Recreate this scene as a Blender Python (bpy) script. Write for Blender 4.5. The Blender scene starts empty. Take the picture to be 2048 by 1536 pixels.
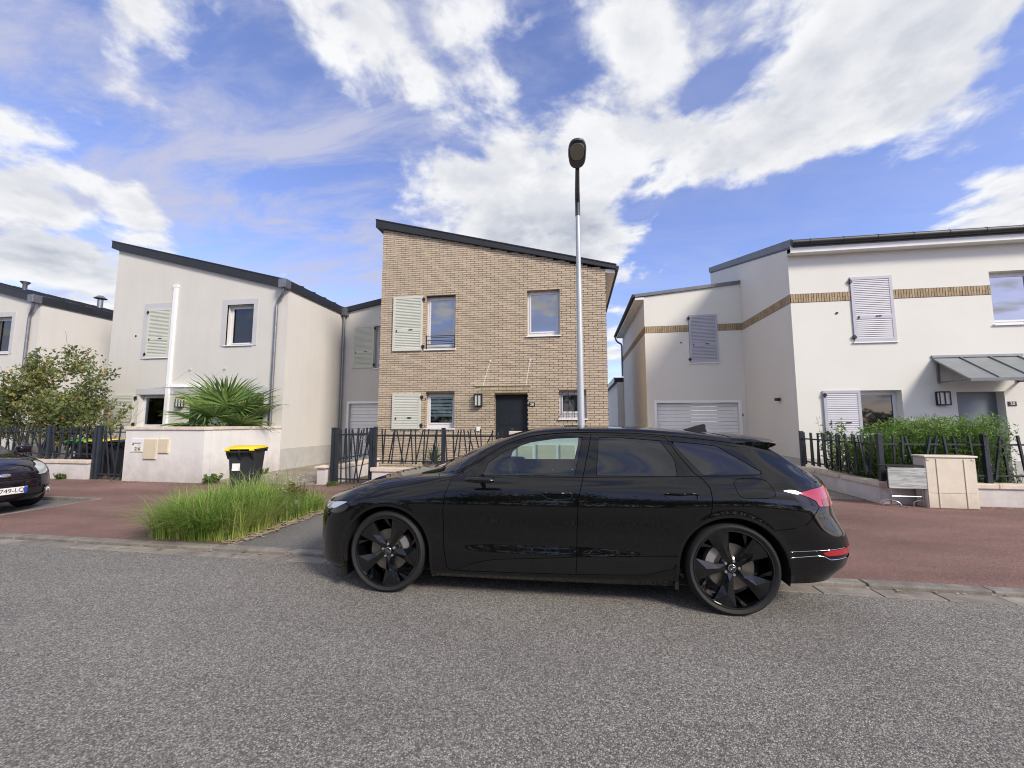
import bpy, bmesh, math, random
import numpy as np
from mathutils import Vector, Matrix
R = math.radians
SC = bpy.context.scene
COL = SC.collection

# ---------------------------------------------------------------- camera
cam_d = bpy.data.cameras.new('camera')
cam = bpy.data.objects.new('camera', cam_d)
COL.objects.link(cam)
cam.location = (0, 0, 1.53)
cam.rotation_euler = (R(90 + 5.5), R(0.0), R(9.05))
cam_d.sensor_width = 36.0
cam_d.lens = 36.0 * 800.0 / 2048.0
cam_d.clip_start = 0.05
cam_d.clip_end = 3000
SC.camera = cam

# ---------------------------------------------------------------- world: sky with clouds
SUN_AZ = 128.0      # degrees from +Y towards +X
SUN_EL = 35.0
w = bpy.data.worlds.new('World')
SC.world = w
w.use_nodes = True
nt = w.node_tree
N, L = nt.nodes, nt.links
for n in list(N):
    N.remove(n)
def nd(t, **kw):
    n = N.new(t)
    for k, v in kw.items():
        setattr(n, k, v)
    return n
def mth(op, a, b=None, c=None, clamp=False):
    n = nd('ShaderNodeMath', operation=op)
    n.use_clamp = clamp
    for i, v in enumerate((a, b, c)):
        if v is None:
            continue
        if isinstance(v, (int, float)):
            n.inputs[i].default_value = v
        else:
            L.new(v, n.inputs[i])
    return n.outputs[0]
def mrange(v, a, b, c, d, kind='SMOOTHSTEP'):
    n = nd('ShaderNodeMapRange', interpolation_type=kind)
    L.new(v, n.inputs[0])
    for i, x in enumerate((a, b, c, d)):
        n.inputs[i + 1].default_value = x
    return n.outputs[0]
def mixc(f, a, b):
    n = nd('ShaderNodeMix', data_type='RGBA')
    if isinstance(f, (int, float)):
        n.inputs[0].default_value = f
    else:
        L.new(f, n.inputs[0])
    for s, v in ((n.inputs[6], a), (n.inputs[7], b)):
        if isinstance(v, tuple):
            s.default_value = (*v, 1)
        else:
            L.new(v, s)
    return n.outputs[2]
tc = nd('ShaderNodeTexCoord').outputs['Generated']
sep = nd('ShaderNodeSeparateXYZ')
L.new(tc, sep.inputs[0])
zc = mth('ADD', mth('MAXIMUM', sep.outputs[2], 0.0), 0.16)
px_ = mth('DIVIDE', sep.outputs[0], zc)
py_ = mth('DIVIDE', sep.outputs[1], zc)
comb = nd('ShaderNodeCombineXYZ')
L.new(px_, comb.inputs[0]); L.new(py_, comb.inputs[1])
comb.inputs[2].default_value = 3.1
def noise(vec, scale, detail, rough, off=(0, 0, 0), dist=0.0, sc=(1, 1, 1), rot=0.0):
    m = nd('ShaderNodeMapping')
    L.new(vec, m.inputs[0])
    m.inputs[1].default_value = off
    m.inputs[2].default_value = (0, 0, rot)
    m.inputs[3].default_value = sc
    n = nd('ShaderNodeTexNoise')
    L.new(m.outputs[0], n.inputs['Vector'])
    n.inputs['Scale'].default_value = scale
    n.inputs['Detail'].default_value = detail
    n.inputs['Roughness'].default_value = rough
    n.inputs['Distortion'].default_value = dist
    return n.outputs[0]
n1 = noise(comb.outputs[0], 2.6, 6, 0.52, off=(0.3, 0.7, 0), dist=0.25)
BLOBS = [(0.35,-0.25,0.90,0.40,0.36), (-0.35,-0.2,0.91,0.40,0.36),
 (0.0,-0.68,0.73,0.42,0.40), (0.47,-0.60,0.65,0.32,0.34), (-0.45,-0.62,0.64,0.36,0.34), (0.25,-0.80,0.54,0.22,0.3), (-0.1,-0.86,0.5,0.2,-0.2),
 (-0.015,0.813,0.582,0.230,0.56), (-0.155,0.871,0.466,0.150,0.48), (0.049,0.888,0.458,0.130,0.50), (0.238,0.798,0.553,0.098,0.30),
 (0.189,0.709,0.679,0.141,0.36), (0.411,0.720,0.560,0.179,0.42), (0.471,0.644,0.603,0.210,0.45), (0.341,0.797,0.499,0.096,0.26),
 (0.638,0.696,0.330,0.068,0.34), (-0.308,0.627,0.716,0.174,0.24), (-0.279,0.705,0.652,0.084,0.18), (-0.280,0.772,0.571,0.057,0.24),
 (-0.728,0.465,0.504,0.044,0.22), (-0.804,0.457,0.380,0.061,0.28), (-0.747,0.547,0.378,0.056,0.26), (-0.716,0.591,0.371,0.041,0.24),
 (-0.836,0.467,0.288,0.100,0.32), (-0.805,0.532,0.264,0.122,0.34), (-0.745,0.594,0.304,0.057,0.24), (-0.458,0.806,0.375,0.050,0.34),
 (0.090,0.978,0.186,0.053,0.20), (-0.519,0.683,0.514,0.208,-0.22), (-0.598,0.708,0.375,0.171,-0.20), (0.338,0.850,0.404,0.209,-0.34),
 (0.581,0.703,0.410,0.130,-0.28), (-0.127,0.707,0.695,0.078,-0.20), (0.498,0.785,0.368,0.174,-0.30), (-0.506,0.824,0.255,0.207,-0.20), (-0.720,0.412,0.558,0.096,-0.62), (-0.567,0.546,0.617,0.117,-0.48), (-0.684,0.536,0.495,0.094,-0.24), (-0.039,0.698,0.715,0.103,-0.34), (0.274,0.744,0.609,0.055,-0.20)]
acc = None
for bx_, by_, bz_, br_, ba_ in BLOBS:
    vm = nd('ShaderNodeVectorMath', operation='DISTANCE')
    L.new(tc, vm.inputs[0])
    vm.inputs[1].default_value = (bx_, by_, bz_)
    o_ = mrange(vm.outputs['Value'], 0.0, br_ * 1.45, ba_, 0.0)
    acc = o_ if acc is None else mth('ADD', acc, o_)
n3 = noise(comb.outputs[0], 8.5, 7, 0.60, off=(2.0, 3.3, 1.0), dist=0.3)
dens = mth('ADD', mth('ADD', mth('MULTIPLY', mth('SUBTRACT', n1, 0.472), 2.2), mth('MULTIPLY', mth('SUBTRACT', n3, 0.5), 0.55)), mth('MULTIPLY', acc, 0.74))
mask = mrange(dens, 0.07, 0.36, 0.0, 1.0)
thick = mrange(dens, 0.26, 0.80, 0.0, 1.0)
shn = noise(comb.outputs[0], 1.9, 6, 0.55, off=(4.2, 1.7, 0))
n1b = noise(comb.outputs[0], 2.6, 6, 0.52, off=(0.3 - 0.10, 0.7 + 0.05, 0), dist=0.25)
n3b = noise(comb.outputs[0], 8.5, 7, 0.60, off=(2.0 - 0.10, 3.3 + 0.05, 1.0), dist=0.3)
lit = mrange(mth('ADD', mth('MULTIPLY', mth('SUBTRACT', n1, n1b), 2.2), mth('MULTIPLY', mth('SUBTRACT', n3, n3b), 0.9)), -0.28, 0.28, 1.0, 0.0)
shade = mth('ADD', mth('MULTIPLY', thick, mrange(shn, 0.36, 0.62, 0.1, 0.75)), mth('MULTIPLY', lit, 0.38), clamp=True)
cloud = mixc(shade, (4.55, 4.58, 4.66), (2.05, 2.24, 2.72))
# thin high veil, streaky
n2 = noise(comb.outputs[0], 2.2, 8, 0.62, off=(1.1, 5.0, 2.0), sc=(0.9, 2.3, 1), rot=0.6, dist=0.4)
veil = mth('MULTIPLY', mrange(n2, 0.34, 0.66, 0.0, 0.9), mrange(sep.outputs[0], -0.55, 0.35, 1.0, 0.18))
sky = nd('ShaderNodeTexSky', sky_type='NISHITA')
sky.sun_disc = False
sky.sun_elevation = R(SUN_EL)
sky.sun_rotation = R(SUN_AZ)
sky.air_density = 1.0
sky.dust_density = 0.6
sky.ozone_density = 2.5
skt = nd('ShaderNodeVectorMath', operation='MULTIPLY')
L.new(sky.outputs[0], skt.inputs[0])
skt.inputs[1].default_value = (1.04, 0.94, 1.18)
skyc = skt.outputs[0]
col = mixc(mth('ADD', veil, 0.03), skyc, (2.7, 2.8, 3.6))
col = mixc(mask, col, cloud)
bg = nd('ShaderNodeBackground')
L.new(col, bg.inputs[0])
bg.inputs[1].default_value = 0.10
out = nd('ShaderNodeOutputWorld')
L.new(bg.outputs[0], out.inputs[0])

# ---------------------------------------------------------------- sun, veiled by cloud
sun_d = bpy.data.lights.new('sun', 'SUN')
sun_d.energy = 2.0
sun_d.angle = R(14)
sun_d.color = (1.0, 0.90, 0.75)
sun = bpy.data.objects.new('sun', sun_d)
COL.objects.link(sun)
sdir = Vector((math.sin(R(SUN_AZ)) * math.cos(R(SUN_EL)), math.cos(R(SUN_AZ)) * math.cos(R(SUN_EL)), math.sin(R(SUN_EL))))
sun.rotation_euler = (-sdir).to_track_quat('-Z', 'Y').to_euler()

SC.view_settings.view_transform = 'Standard'
SC.view_settings.look = 'None'
SC.view_settings.gamma = 1.0
SC.view_settings.exposure = 1.08
SC.view_settings.use_curve_mapping = False
SC.cycles.use_denoising = True
SC.cycles.max_bounces = 8
SC.cycles.filter_width = 1.1
SC.cycles.transparent_max_bounces = 12

# ---------------------------------------------------------------- helpers
rnd = random.Random(7)

class MB:
    """collects faces of one mesh"""
    def __init__(self):
        self.v, self.f, self.m = [], [], []
    def add(self, vs, fs, mi=0):
        o = len(self.v)
        self.v += [tuple(p) for p in vs]
        self.f += [tuple(i + o for i in f) for f in fs]
        self.m += [mi] * len(fs)
        return self
    def quad(self, a, b, c, d, mi=0):
        return self.add([a, b, c, d], [(0, 1, 2, 3)], mi)
    def box(self, x0, x1, y0, y1, z0, z1, mi=0):
        v = [(x0,y0,z0),(x1,y0,z0),(x1,y1,z0),(x0,y1,z0),(x0,y0,z1),(x1,y0,z1),(x1,y1,z1),(x0,y1,z1)]
        return self.add(v, [(0,3,2,1),(4,5,6,7),(0,1,5,4),(1,2,6,5),(2,3,7,6),(3,0,4,7)], mi)
    def bbox(self, x0, x1, y0, y1, z0, z1, b=0.01, mi=0):
        """box with chamfered edges"""
        bm = bmesh.new()
        bmesh.ops.create_cube(bm, size=1.0)
        for vv in bm.verts:
            vv.co = Vector(((x0+x1)/2 + vv.co.x*(x1-x0), (y0+y1)/2 + vv.co.y*(y1-y0), (z0+z1)/2 + vv.co.z*(z1-z0)))
        bmesh.ops.bevel(bm, geom=list(bm.edges), offset=b, segments=2, profile=0.5, affect='EDGES')
        return self.bm(bm, mi)
    def bm(self, bm, mi=0):
        bm.verts.index_update()
        self.add([tuple(x.co) for x in bm.verts], [tuple(q.index for q in f.verts) for f in bm.faces], mi)
        bm.free()
        return self
    def tube(self, a, b, r0, r1=None, n=8, cap=True, mi=0):
        r1 = r0 if r1 is None else r1
        a, b = Vector(a), Vector(b)
        d = (b - a)
        if d.length < 1e-7:
            return self
        d.normalize()
        u = d.orthogonal().normalized()
        t = d.cross(u)
        vs = []
        for p, r in ((a, r0), (b, r1)):
            for i in range(n):
                an = 2 * math.pi * i / n
                vs.append(p + u * (r * math.cos(an)) + t * (r * math.sin(an)))
        fs = [(i, (i + 1) % n, n + (i + 1) % n, n + i) for i in range(n)]
        if cap:
            fs += [tuple(range(n - 1, -1, -1)), tuple(range(n, 2 * n))]
        return self.add(vs, fs, mi)
    def path(self, pts, r, n=8, mi=0):
        pts = [Vector(p) for p in pts]
        rs = r if isinstance(r, (list, tuple)) else [r] * len(pts)
        ring = []
        u = None
        for i, p in enumerate(pts):
            d = (pts[min(i + 1, len(pts) - 1)] - pts[max(i - 1, 0)]).normalized()
            if u is None:
                u = d.orthogonal().normalized()
            else:
                u = (u - d * u.dot(d)).normalized()
            t = d.cross(u)
            ring.append([p + u * (rs[i] * math.cos(2*math.pi*k/n)) + t * (rs[i] * math.sin(2*math.pi*k/n)) for k in range(n)])
        vs = [q for rg in ring for q in rg]
        fs = []
        for i in range(len(pts) - 1):
            for k in range(n):
                fs.append((i*n + k, i*n + (k+1) % n, (i+1)*n + (k+1) % n, (i+1)*n + k))
        fs += [tuple(range(n - 1, -1, -1)), tuple(range((len(pts)-1)*n, len(pts)*n))]
        return self.add(vs, fs, mi)
    def prism(self, poly, axis, a, b, mi=0):
        """extrude a 2d polygon along axis ('x','y','z') from a to b"""
        def P(p, t):
            return {'x': (t, p[0], p[1]), 'y': (p[0], t, p[1]), 'z': (p[0], p[1], t)}[axis]
        n = len(poly)
        vs = [P(p, a) for p in poly] + [P(p, b) for p in poly]
        fs = [tuple(range(n)), tuple(range(2*n - 1, n - 1, -1))] + [(i, i + n, (i+1) % n + n, (i+1) % n) for i in range(n)]
        return self.add(vs, fs, mi)
    def lathe(self, prof, n=48, axis='y', c=(0, 0, 0), mi=0, close=False):
        """prof: (radius, height) list; revolve about axis through c"""
        vs = []
        for r, h in prof:
            for k in range(n):
                a = 2 * math.pi * k / n
                ca, sa = r * math.cos(a), r * math.sin(a)
                p = {'y': (ca, h, sa), 'z': (ca, sa, h), 'x': (h, ca, sa)}[axis]
                vs.append((p[0] + c[0], p[1] + c[1], p[2] + c[2]))
        m = len(prof)
        fs = []
        for i in range(m if close else m - 1):
            j = (i + 1) % m
            for k in range(n):
                fs.append((i*n + k, i*n + (k+1) % n, j*n + (k+1) % n, j*n + k))
        return self.add(vs, fs, mi)
    def mesh(self, name, mats, smooth=False, fix=True, angle=None):
        me = bpy.data.meshes.new(name)
        me.from_pydata(self.v, [], self.f)
        for m in (mats if isinstance(mats, (list, tuple)) else [mats]):
            me.materials.append(m)
        if len(set(self.m)) > 1:
            me.polygons.foreach_set('material_index', self.m)
        if fix:
            bm = bmesh.new(); bm.from_mesh(me)
            bmesh.ops.recalc_face_normals(bm, faces=bm.faces)
            bm.to_mesh(me); bm.free()
        if smooth or angle:
            me.polygons.foreach_set('use_smooth', [True] * len(me.polygons))
            if angle:
                me.set_sharp_from_angle(angle=R(angle))
        me.update()
        return me

def link(o, parent=None):
    COL.objects.link(o)
    if parent is not None:
        o.parent = parent
    return o
def tag(o, label=None, cat=None, group=None, kind=None):
    if label: o['label'] = label
    if cat: o['category'] = cat
    if group: o['group'] = group
    if kind: o['kind'] = kind
    return o
def put(name, mb, mat, parent=None, smooth=False, angle=None, fix=True, loc=None, rot=None):
    me = mb.mesh(name, mat, smooth=smooth, angle=angle, fix=fix) if isinstance(mb, MB) else mb
    o = bpy.data.objects.new(name, me)
    link(o, parent)
    if loc is not None: o.location = loc
    if rot is not None: o.rotation_euler = rot
    return o
def inst(name, me, parent=None, loc=(0,0,0), rot=(0,0,0), scale=(1,1,1)):
    o = bpy.data.objects.new(name, me)
    link(o, parent)
    o.location, o.rotation_euler, o.scale = loc, rot, scale
    return o
def thing(name, label, cat, loc=(0,0,0), rz=0.0, group=None):
    o = bpy.data.objects.new(name, None)
    o.empty_display_size = 0.1
    link(o)
    o.location = loc
    o.rotation_euler = (0, 0, rz)
    return tag(o, label, cat, group)
def structure(name, mb, mat, parent=None, **k):
    o = put(name, mb, mat, parent, **k)
    if parent is None: o['kind'] = 'structure'
    return o

# ---------------------------------------------------------------- materials
MATS = {}
def mat(name, col=(.5,.5,.5), rough=.6, metal=0.0, spec=.5, vary=0.0, vscale=3.0, fine=0.0, fscale=80.0, bump=0.0, bscale=120.0,
        streak=0.0, rand=0.0, coat=0.0, ior=None, trans=0.0, tint=None, rough_vary=0.0, dirt=None, emit=None, sub=None):
    """principled material, colour broken up by world-space noise; dirt=(colour, z0, z1, amount) splash dirt with ragged edge"""
    if name in MATS: return MATS[name]
    m = bpy.data.materials.new(name); m.use_nodes = True
    t = m.node_tree; n, l = t.nodes, t.links
    b = n['Principled BSDF']
    b.inputs['Base Color'].default_value = (*col, 1)
    b.inputs['Roughness'].default_value = rough
    b.inputs['Metallic'].default_value = metal
    b.inputs['Specular IOR Level'].default_value = spec
    if ior: b.inputs['IOR'].default_value = ior
    if coat: 
        b.inputs['Coat Weight'].default_value = coat
        b.inputs['Coat Roughness'].default_value = .02
    if trans: b.inputs['Transmission Weight'].default_value = trans
    if emit:
        b.inputs['Emission Color'].default_value = (*emit[0], 1)
        b.inputs['Emission Strength'].default_value = emit[1]
    geo = n.new('ShaderNodeNewGeometry')
    pos = geo.outputs['Position']
    def tex(scale, detail=4, rough_=.55, sc=None):
        v = pos
        if sc:
            mp = n.new('ShaderNodeMapping'); l.new(pos, mp.inputs[0]); mp.inputs[3].default_value = sc; v = mp.outputs[0]
        q = n.new('ShaderNodeTexNoise'); l.new(v, q.inputs['Vector'])
        q.inputs['Scale'].default_value = scale; q.inputs['Detail'].default_value = detail; q.inputs['Roughness'].default_value = rough_
        return q.outputs[0]
    def scaled(v, lo, hi, a=.3, c=.7):
        q = n.new('ShaderNodeMapRange'); l.new(v, q.inputs[0])
        q.inputs[1].default_value, q.inputs[2].default_value, q.inputs[3].default_value, q.inputs[4].default_value = a, c, lo, hi
        return q.outputs[0]
    fac = None
    def mul(a, c):
        if a is None: return c
        q = n.new('ShaderNodeMath'); q.operation = 'MULTIPLY'; l.new(a, q.inputs[0]); l.new(c, q.inputs[1]); return q.outputs[0]
    if vary: fac = mul(fac, scaled(tex(vscale, 5), 1 - vary, 1 + vary))
    if fine: fac = mul(fac, scaled(tex(fscale, 3, .6), 1 - fine, 1 + fine))
    if streak: fac = mul(fac, scaled(tex(1.0, 6, .65, (5.0, 5.0, .42)), 1 - streak, 1.0, .34, .52))
    if rand:
        oi = n.new('ShaderNodeObjectInfo'); fac = mul(fac, scaled(oi.outputs['Random'], 1 - rand, 1 + rand, 0, 1))
    cur = None
    if fac is not None:
        mx = n.new('ShaderNodeVectorMath'); mx.operation = 'SCALE'
        mx.inputs[0].default_value = col; l.new(fac, mx.inputs['Scale'])
        cur = mx.outputs[0]
    if dirt:
        dc, z0, z1, am = dirt
        sp = n.new('ShaderNodeSeparateXYZ'); l.new(pos, sp.inputs[0])
        ad = n.new('ShaderNodeMath'); ad.operation = 'MULTIPLY_ADD'
        l.new(tex(4.0, 6, .65), ad.inputs[0]); ad.inputs[1].default_value = -(z1 - z0) * 1.6; l.new(sp.outputs[2], ad.inputs[2])
        d = scaled(ad.outputs[0], am, 0.0, z0 - (z1 - z0) * .8, z1 - (z1 - z0) * .8)
        mc = n.new('ShaderNodeMix'); mc.data_type = 'RGBA'; l.new(d, mc.inputs[0])
        if cur is None: mc.inputs[6].default_value = (*col, 1)
        else: l.new(cur, mc.inputs[6])
        mc.inputs[7].default_value = (*dc, 1)
        cur = mc.outputs[2]
    if cur is not None: l.new(cur, b.inputs['Base Color'])
    if rough_vary: l.new(scaled(tex(vscale * 2, 4), rough - rough_vary, rough + rough_vary), b.inputs['Roughness'])
    if bump:
        bp = n.new('ShaderNodeBump'); bp.inputs['Strength'].default_value = bump; bp.inputs['Distance'].default_value = .004
        l.new(tex(bscale, 3, .6), bp.inputs['Height']); l.new(bp.outputs[0], b.inputs['Normal'])
    MATS[name] = m
    return m

def glass_mat(name, tint, refl_ior=1.5, alpha_dark=None):
    """thin sheet of glass: tinted see-through plus mirror reflection by fresnel"""
    m = bpy.data.materials.new(name); m.use_nodes = True
    t = m.node_tree; n, l = t.nodes, t.links
    n.remove(n['Principled BSDF'])
    tr = n.new('ShaderNodeBsdfTransparent'); tr.inputs[0].default_value = (*tint, 1)
    gl = n.new('ShaderNodeBsdfGlossy'); gl.inputs['Roughness'].default_value = .004; gl.inputs[0].default_value = (.95, .97, 1, 1)
    fr = n.new('ShaderNodeFresnel'); fr.inputs[0].default_value = refl_ior
    mx = n.new('ShaderNodeMixShader')
    l.new(fr.outputs[0], mx.inputs[0]); l.new(tr.outputs[0], mx.inputs[1]); l.new(gl.outputs[0], mx.inputs[2])
    l.new(mx.outputs[0], n['Material Output'].inputs[0])
    MATS[name] = m
    return m

def stone_mat(name, base, var, scale, bump=.6, big=.10, rough=.85, tintcol=None):
    """aggregate: voronoi stones of differing tone with darker binder between"""
    m = bpy.data.materials.new(name); m.use_nodes = True
    t = m.node_tree; n, l = t.nodes, t.links
    b = n['Principled BSDF']; b.inputs['Roughness'].default_value = rough; b.inputs['Specular IOR Level'].default_value = .35
    geo = n.new('ShaderNodeNewGeometry')
    vo = n.new('ShaderNodeTexVoronoi'); l.new(geo.outputs['Position'], vo.inputs['Vector']); vo.inputs['Scale'].default_value = scale
    vo2 = n.new('ShaderNodeTexVoronoi'); l.new(geo.outputs['Position'], vo2.inputs['Vector']); vo2.inputs['Scale'].default_value = scale * 2.3
    sp = n.new('ShaderNodeSeparateColor'); l.new(vo.outputs['Color'], sp.inputs[0])
    sp2 = n.new('ShaderNodeSeparateColor'); l.new(vo2.outputs['Color'], sp2.inputs[0])
    rmp = n.new('ShaderNodeValToRGB')
    e = rmp.color_ramp.elements
    e[0].position = 0; e[0].color = (*[c * (1 - var) for c in base], 1)
    e[1].position = 1; e[1].color = (*[min(1, c * (1 + var * 1.7)) for c in base], 1)
    q = e.new(.6); q.color = (*base, 1)
    ad = n.new('ShaderNodeMath'); ad.operation = 'MULTIPLY_ADD'; l.new(sp.outputs[0], ad.inputs[0]); ad.inputs[1].default_value = .62
    sc2 = n.new('ShaderNodeMath'); sc2.operation = 'MULTIPLY'; l.new(sp2.outputs[0], sc2.inputs[0]); sc2.inputs[1].default_value = .38
    l.new(sc2.outputs[0], ad.inputs[2]); l.new(ad.outputs[0], rmp.inputs[0])
    # binder in the joints
    mr = n.new('ShaderNodeMapRange'); l.new(vo.outputs['Distance'], mr.inputs[0])
    mr.inputs[1].default_value, mr.inputs[2].default_value, mr.inputs[3].default_value, mr.inputs[4].default_value = .35, .75, 1.0, .55
    # large stains
    mpn = n.new('ShaderNodeMapping'); l.new(geo.outputs['Position'], mpn.inputs[0]); mpn.inputs[3].default_value = (.45, 1.15, 1)
    no = n.new('ShaderNodeTexNoise'); l.new(mpn.outputs[0], no.inputs['Vector']); no.inputs['Scale'].default_value = .9
    no.inputs['Detail'].default_value = 6; no.inputs['Roughness'].default_value = .6
    mr2 = n.new('ShaderNodeMapRange'); l.new(no.outputs[0], mr2.inputs[0])
    mr2.inputs[1].default_value, mr2.inputs[2].default_value, mr2.inputs[3].default_value, mr2.inputs[4].default_value = .3, .7, 1 - big, 1 + big
    mu = n.new('ShaderNodeMath'); mu.operation = 'MULTIPLY'; l.new(mr.outputs[0], mu.inputs[0]); l.new(mr2.outputs[0], mu.inputs[1])
    vs = n.new('ShaderNodeVectorMath'); vs.operation = 'SCALE'; l.new(rmp.outputs[0], vs.inputs[0]); l.new(mu.outputs[0], vs.inputs['Scale'])
    l.new(vs.outputs[0], b.inputs['Base Color'])
    bp = n.new('ShaderNodeBump'); bp.inputs['Strength'].default_value = bump; bp.inputs['Distance'].default_value = .006; bp.invert = True
    l.new(vo.outputs['Distance'], bp.inputs['Height']); l.new(bp.outputs[0], b.inputs['Normal'])
    MATS[name] = m
    return m

stone_mat('asphalt', (.242, .230, .213), .72, 116, bump=.7, big=.13)
stone_mat('asphalt_bay', (.19, .184, .175), .5, 130, bump=.5, big=.10)
stone_mat('red_asphalt', (.235, .140, .120), .42, 135, bump=.5, big=.30)
stone_mat('drive_concrete', (.33, .29, .235), .22, 60, bump=.25, big=.2)
mat('kerb_concrete', (.20, .183, .163), .85, vary=.30, vscale=6, fine=.18, fscale=60, bump=.3, bscale=150, rand=.16)
mat('gutter_concrete', (.215, .193, .168), .85, vary=.34, vscale=5, fine=.16, fscale=70, bump=.3, bscale=150, rand=.18)
mat('joint_mortar', (.30, .28, .25), .9, fine=.1)
mat('earth', (.12, .09, .065), .95, vary=.3, vscale=8, fine=.3, fscale=50, bump=.8, bscale=60)
mat('far_ground', (.12, .125, .085), .95, vary=.2, vscale=.5)
mat('render_cream', (.585, .57, .535), .9, vary=.035, vscale=.7, fine=.05, fscale=140, bump=.55, bscale=190, streak=.03, dirt=((.50, .47, .43), 0.0, .6, .4))
mat('render_white', (.70, .695, .655), .9, vary=.03, vscale=.7, fine=.05, fscale=140, bump=.55, bscale=190, dirt=((.55, .52, .47), 0.0, .5, .35))
mat('surround', (.475, .485, .50), .85, vary=.03, fine=.03, bump=.2, bscale=200)
mat('plinth', (.44, .435, .42), .9, vary=.07, fine=.05, bump=.4, bscale=160)
mat('wall_white', (.70, .69, .67), .9, vary=.05, vscale=1.4, fine=.05, fscale=120, bump=.5, bscale=170, streak=.05, dirt=((.36, .32, .32), 0.0, .75, .6))
mat('coping', (.62, .53, .45), .85, vary=.14, vscale=7, fine=.10, fscale=60, bump=.3, bscale=120, rand=.06)
mat('brick_face', (.475, .39, .292), .88, vary=.07, vscale=9, fine=.10, fscale=90, bump=.7, bscale=140, rand=.09)
mat('brick_mass', (.495, .375, .255), .88, vary=.17, vscale=11, fine=.17, fscale=60, bump=.7, bscale=140)
mat('brick_band', (.36, .28, .175), .88, vary=.10, vscale=9, fine=.13, fscale=90, bump=.6, bscale=140, rand=.2)
mat('mortar_dark', (.075, .050, .036), .95, vary=.2, vscale=8, fine=.2)
mat('roof_zinc', (.020, .022, .027), .5, metal=.1, vary=.15, vscale=3)
mat('roof_grey', (.15, .16, .175), .5, metal=.3, vary=.12, vscale=3)
mat('soffit', (.80, .80, .79), .6, vary=.04)
mat('zinc', (.24, .25, .27), .42, metal=.75, vary=.16, vscale=7)
mat('canopy_zinc', (.24, .26, .27), .5, metal=.45, vary=.08, vscale=5)
mat('shutter_sage', (.545, .56, .49), .5, vary=.05, rand=.03)
mat('shutter_gap_shade', (.36, .37, .35), .8)  # darker than the slats: shade between them put into the colour
mat('shutter_grey', (.43, .435, .50), .5, vary=.05, rand=.03)
mat('pvc', (.66, .67, .70), .4, vary=.03)
mat('pvc_white', (.80, .80, .81), .4, vary=.03)
mat('garage_white', (.86, .87, .89), .45, vary=.03, rand=.02)
mat('door_dark', (.010, .014, .019), .45, vary=.1)
mat('door_grey', (.16, .19, .22), .5, vary=.05)
mat('anthracite', (.022, .029, .039), .42, vary=.2, vscale=6)
mat('black_iron', (.014, .014, .016), .5)
mat('black_plastic', (.018, .018, .019), .55, vary=.15)
mat('lamp_pane', (.62, .62, .60), .35)
mat('window_glass', (.030, .034, .045), .02, spec=1.0, ior=2.3, vary=.1)
mat('window_dark', (.012, .013, .015), .03, spec=.7, ior=1.6)
mat('curtain', (.72, .72, .70), .8, vary=.08)
mat('blind', (.74, .76, .74), .6, vary=.05)
glass_mat('clear_glass', (.90, .95, .93), 1.45)
mat('pole_grey', (.46, .485, .51), .42, metal=.25, vary=.07, vscale=2)
mat('lamp_head', (.06, .064, .07), .5)
mat('lamp_lens', (.22, .22, .20), .3)
mat('bin_body', (.020, .023, .027), .55, vary=.12, vscale=6, rough_vary=.1)
mat('bin_yellow', (.80, .60, .012), .45, vary=.05)
mat('bin_green', (.06, .26, .05), .45, vary=.05)
mat('sticker', (.72, .72, .72), .5)
mat('cabinet', (.66, .60, .50), .6, vary=.07, vscale=5, fine=.03, dirt=((.40, .33, .26), 0.0, .3, .5))
mat('box_beige', (.62, .545, .41), .55, vary=.05)
mat('ink', (.01, .01, .01), .6)
mat('white_paint', (.75, .75, .74), .5)
mat('steel', (.50, .50, .50), .28, metal=1.0)
mat('wood_grey', (.42, .43, .43), .6, vary=.12, vscale=14)
mat('wood_old', (.30, .265, .225), .85, vary=.25, vscale=16, rand=.2)
mat('bark', (.15, .115, .085), .9, vary=.25, vscale=14, bump=.6, bscale=50)
mat('straw', (.30, .24, .16), .9, rand=.2, vary=.3, vscale=40)
mat('petal', (.80, .80, .76), .6)
mat('terra', (.10, .105, .11), .6)

def leaf_mat(name, cols, rough=.5, trans=.35):
    """cols: list of (pos, colour) picked per leaf through a colour attribute"""
    m = bpy.data.materials.new(name); m.use_nodes = True
    t = m.node_tree; n, l = t.nodes, t.links
    b = n['Principled BSDF']; b.inputs['Roughness'].default_value = rough; b.inputs['Specular IOR Level'].default_value = .35
    at = n.new('ShaderNodeAttribute'); at.attribute_name = 'tone'
    rp = n.new('ShaderNodeValToRGB'); e = rp.color_ramp.elements
    e[0].position, e[0].color = cols[0][0], (*cols[0][1], 1)
    e[1].position, e[1].color = cols[-1][0], (*cols[-1][1], 1)
    for p, c in cols[1:-1]:
        q = e.new(p); q.color = (*c, 1)
    l.new(at.outputs['Fac'], rp.inputs[0]); l.new(rp.outputs[0], b.inputs['Base Color'])
    tl = n.new('ShaderNodeBsdfTranslucent'); l.new(rp.outputs[0], tl.inputs[0])
    mx = n.new('ShaderNodeMixShader'); mx.inputs[0].default_value = trans
    l.new(b.outputs[0], mx.inputs[1]); l.new(tl.outputs[0], mx.inputs[2]); l.new(mx.outputs[0], n['Material Output'].inputs[0])
    MATS[name] = m
    return m
leaf_mat('leaf_tree', [(0, (.07, .10, .035)), (.45, (.17, .21, .075)), (.72, (.29, .30, .10)), (.86, (.38, .28, .07)), (.94, (.50, .29, .05)), (1, (.30, .13, .05))])
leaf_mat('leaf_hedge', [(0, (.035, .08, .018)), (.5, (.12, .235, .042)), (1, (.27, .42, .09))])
leaf_mat('leaf_palm', [(0, (.06, .125, .04)), (.6, (.16, .26, .07)), (1, (.38, .44, .13))], trans=.25)
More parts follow.
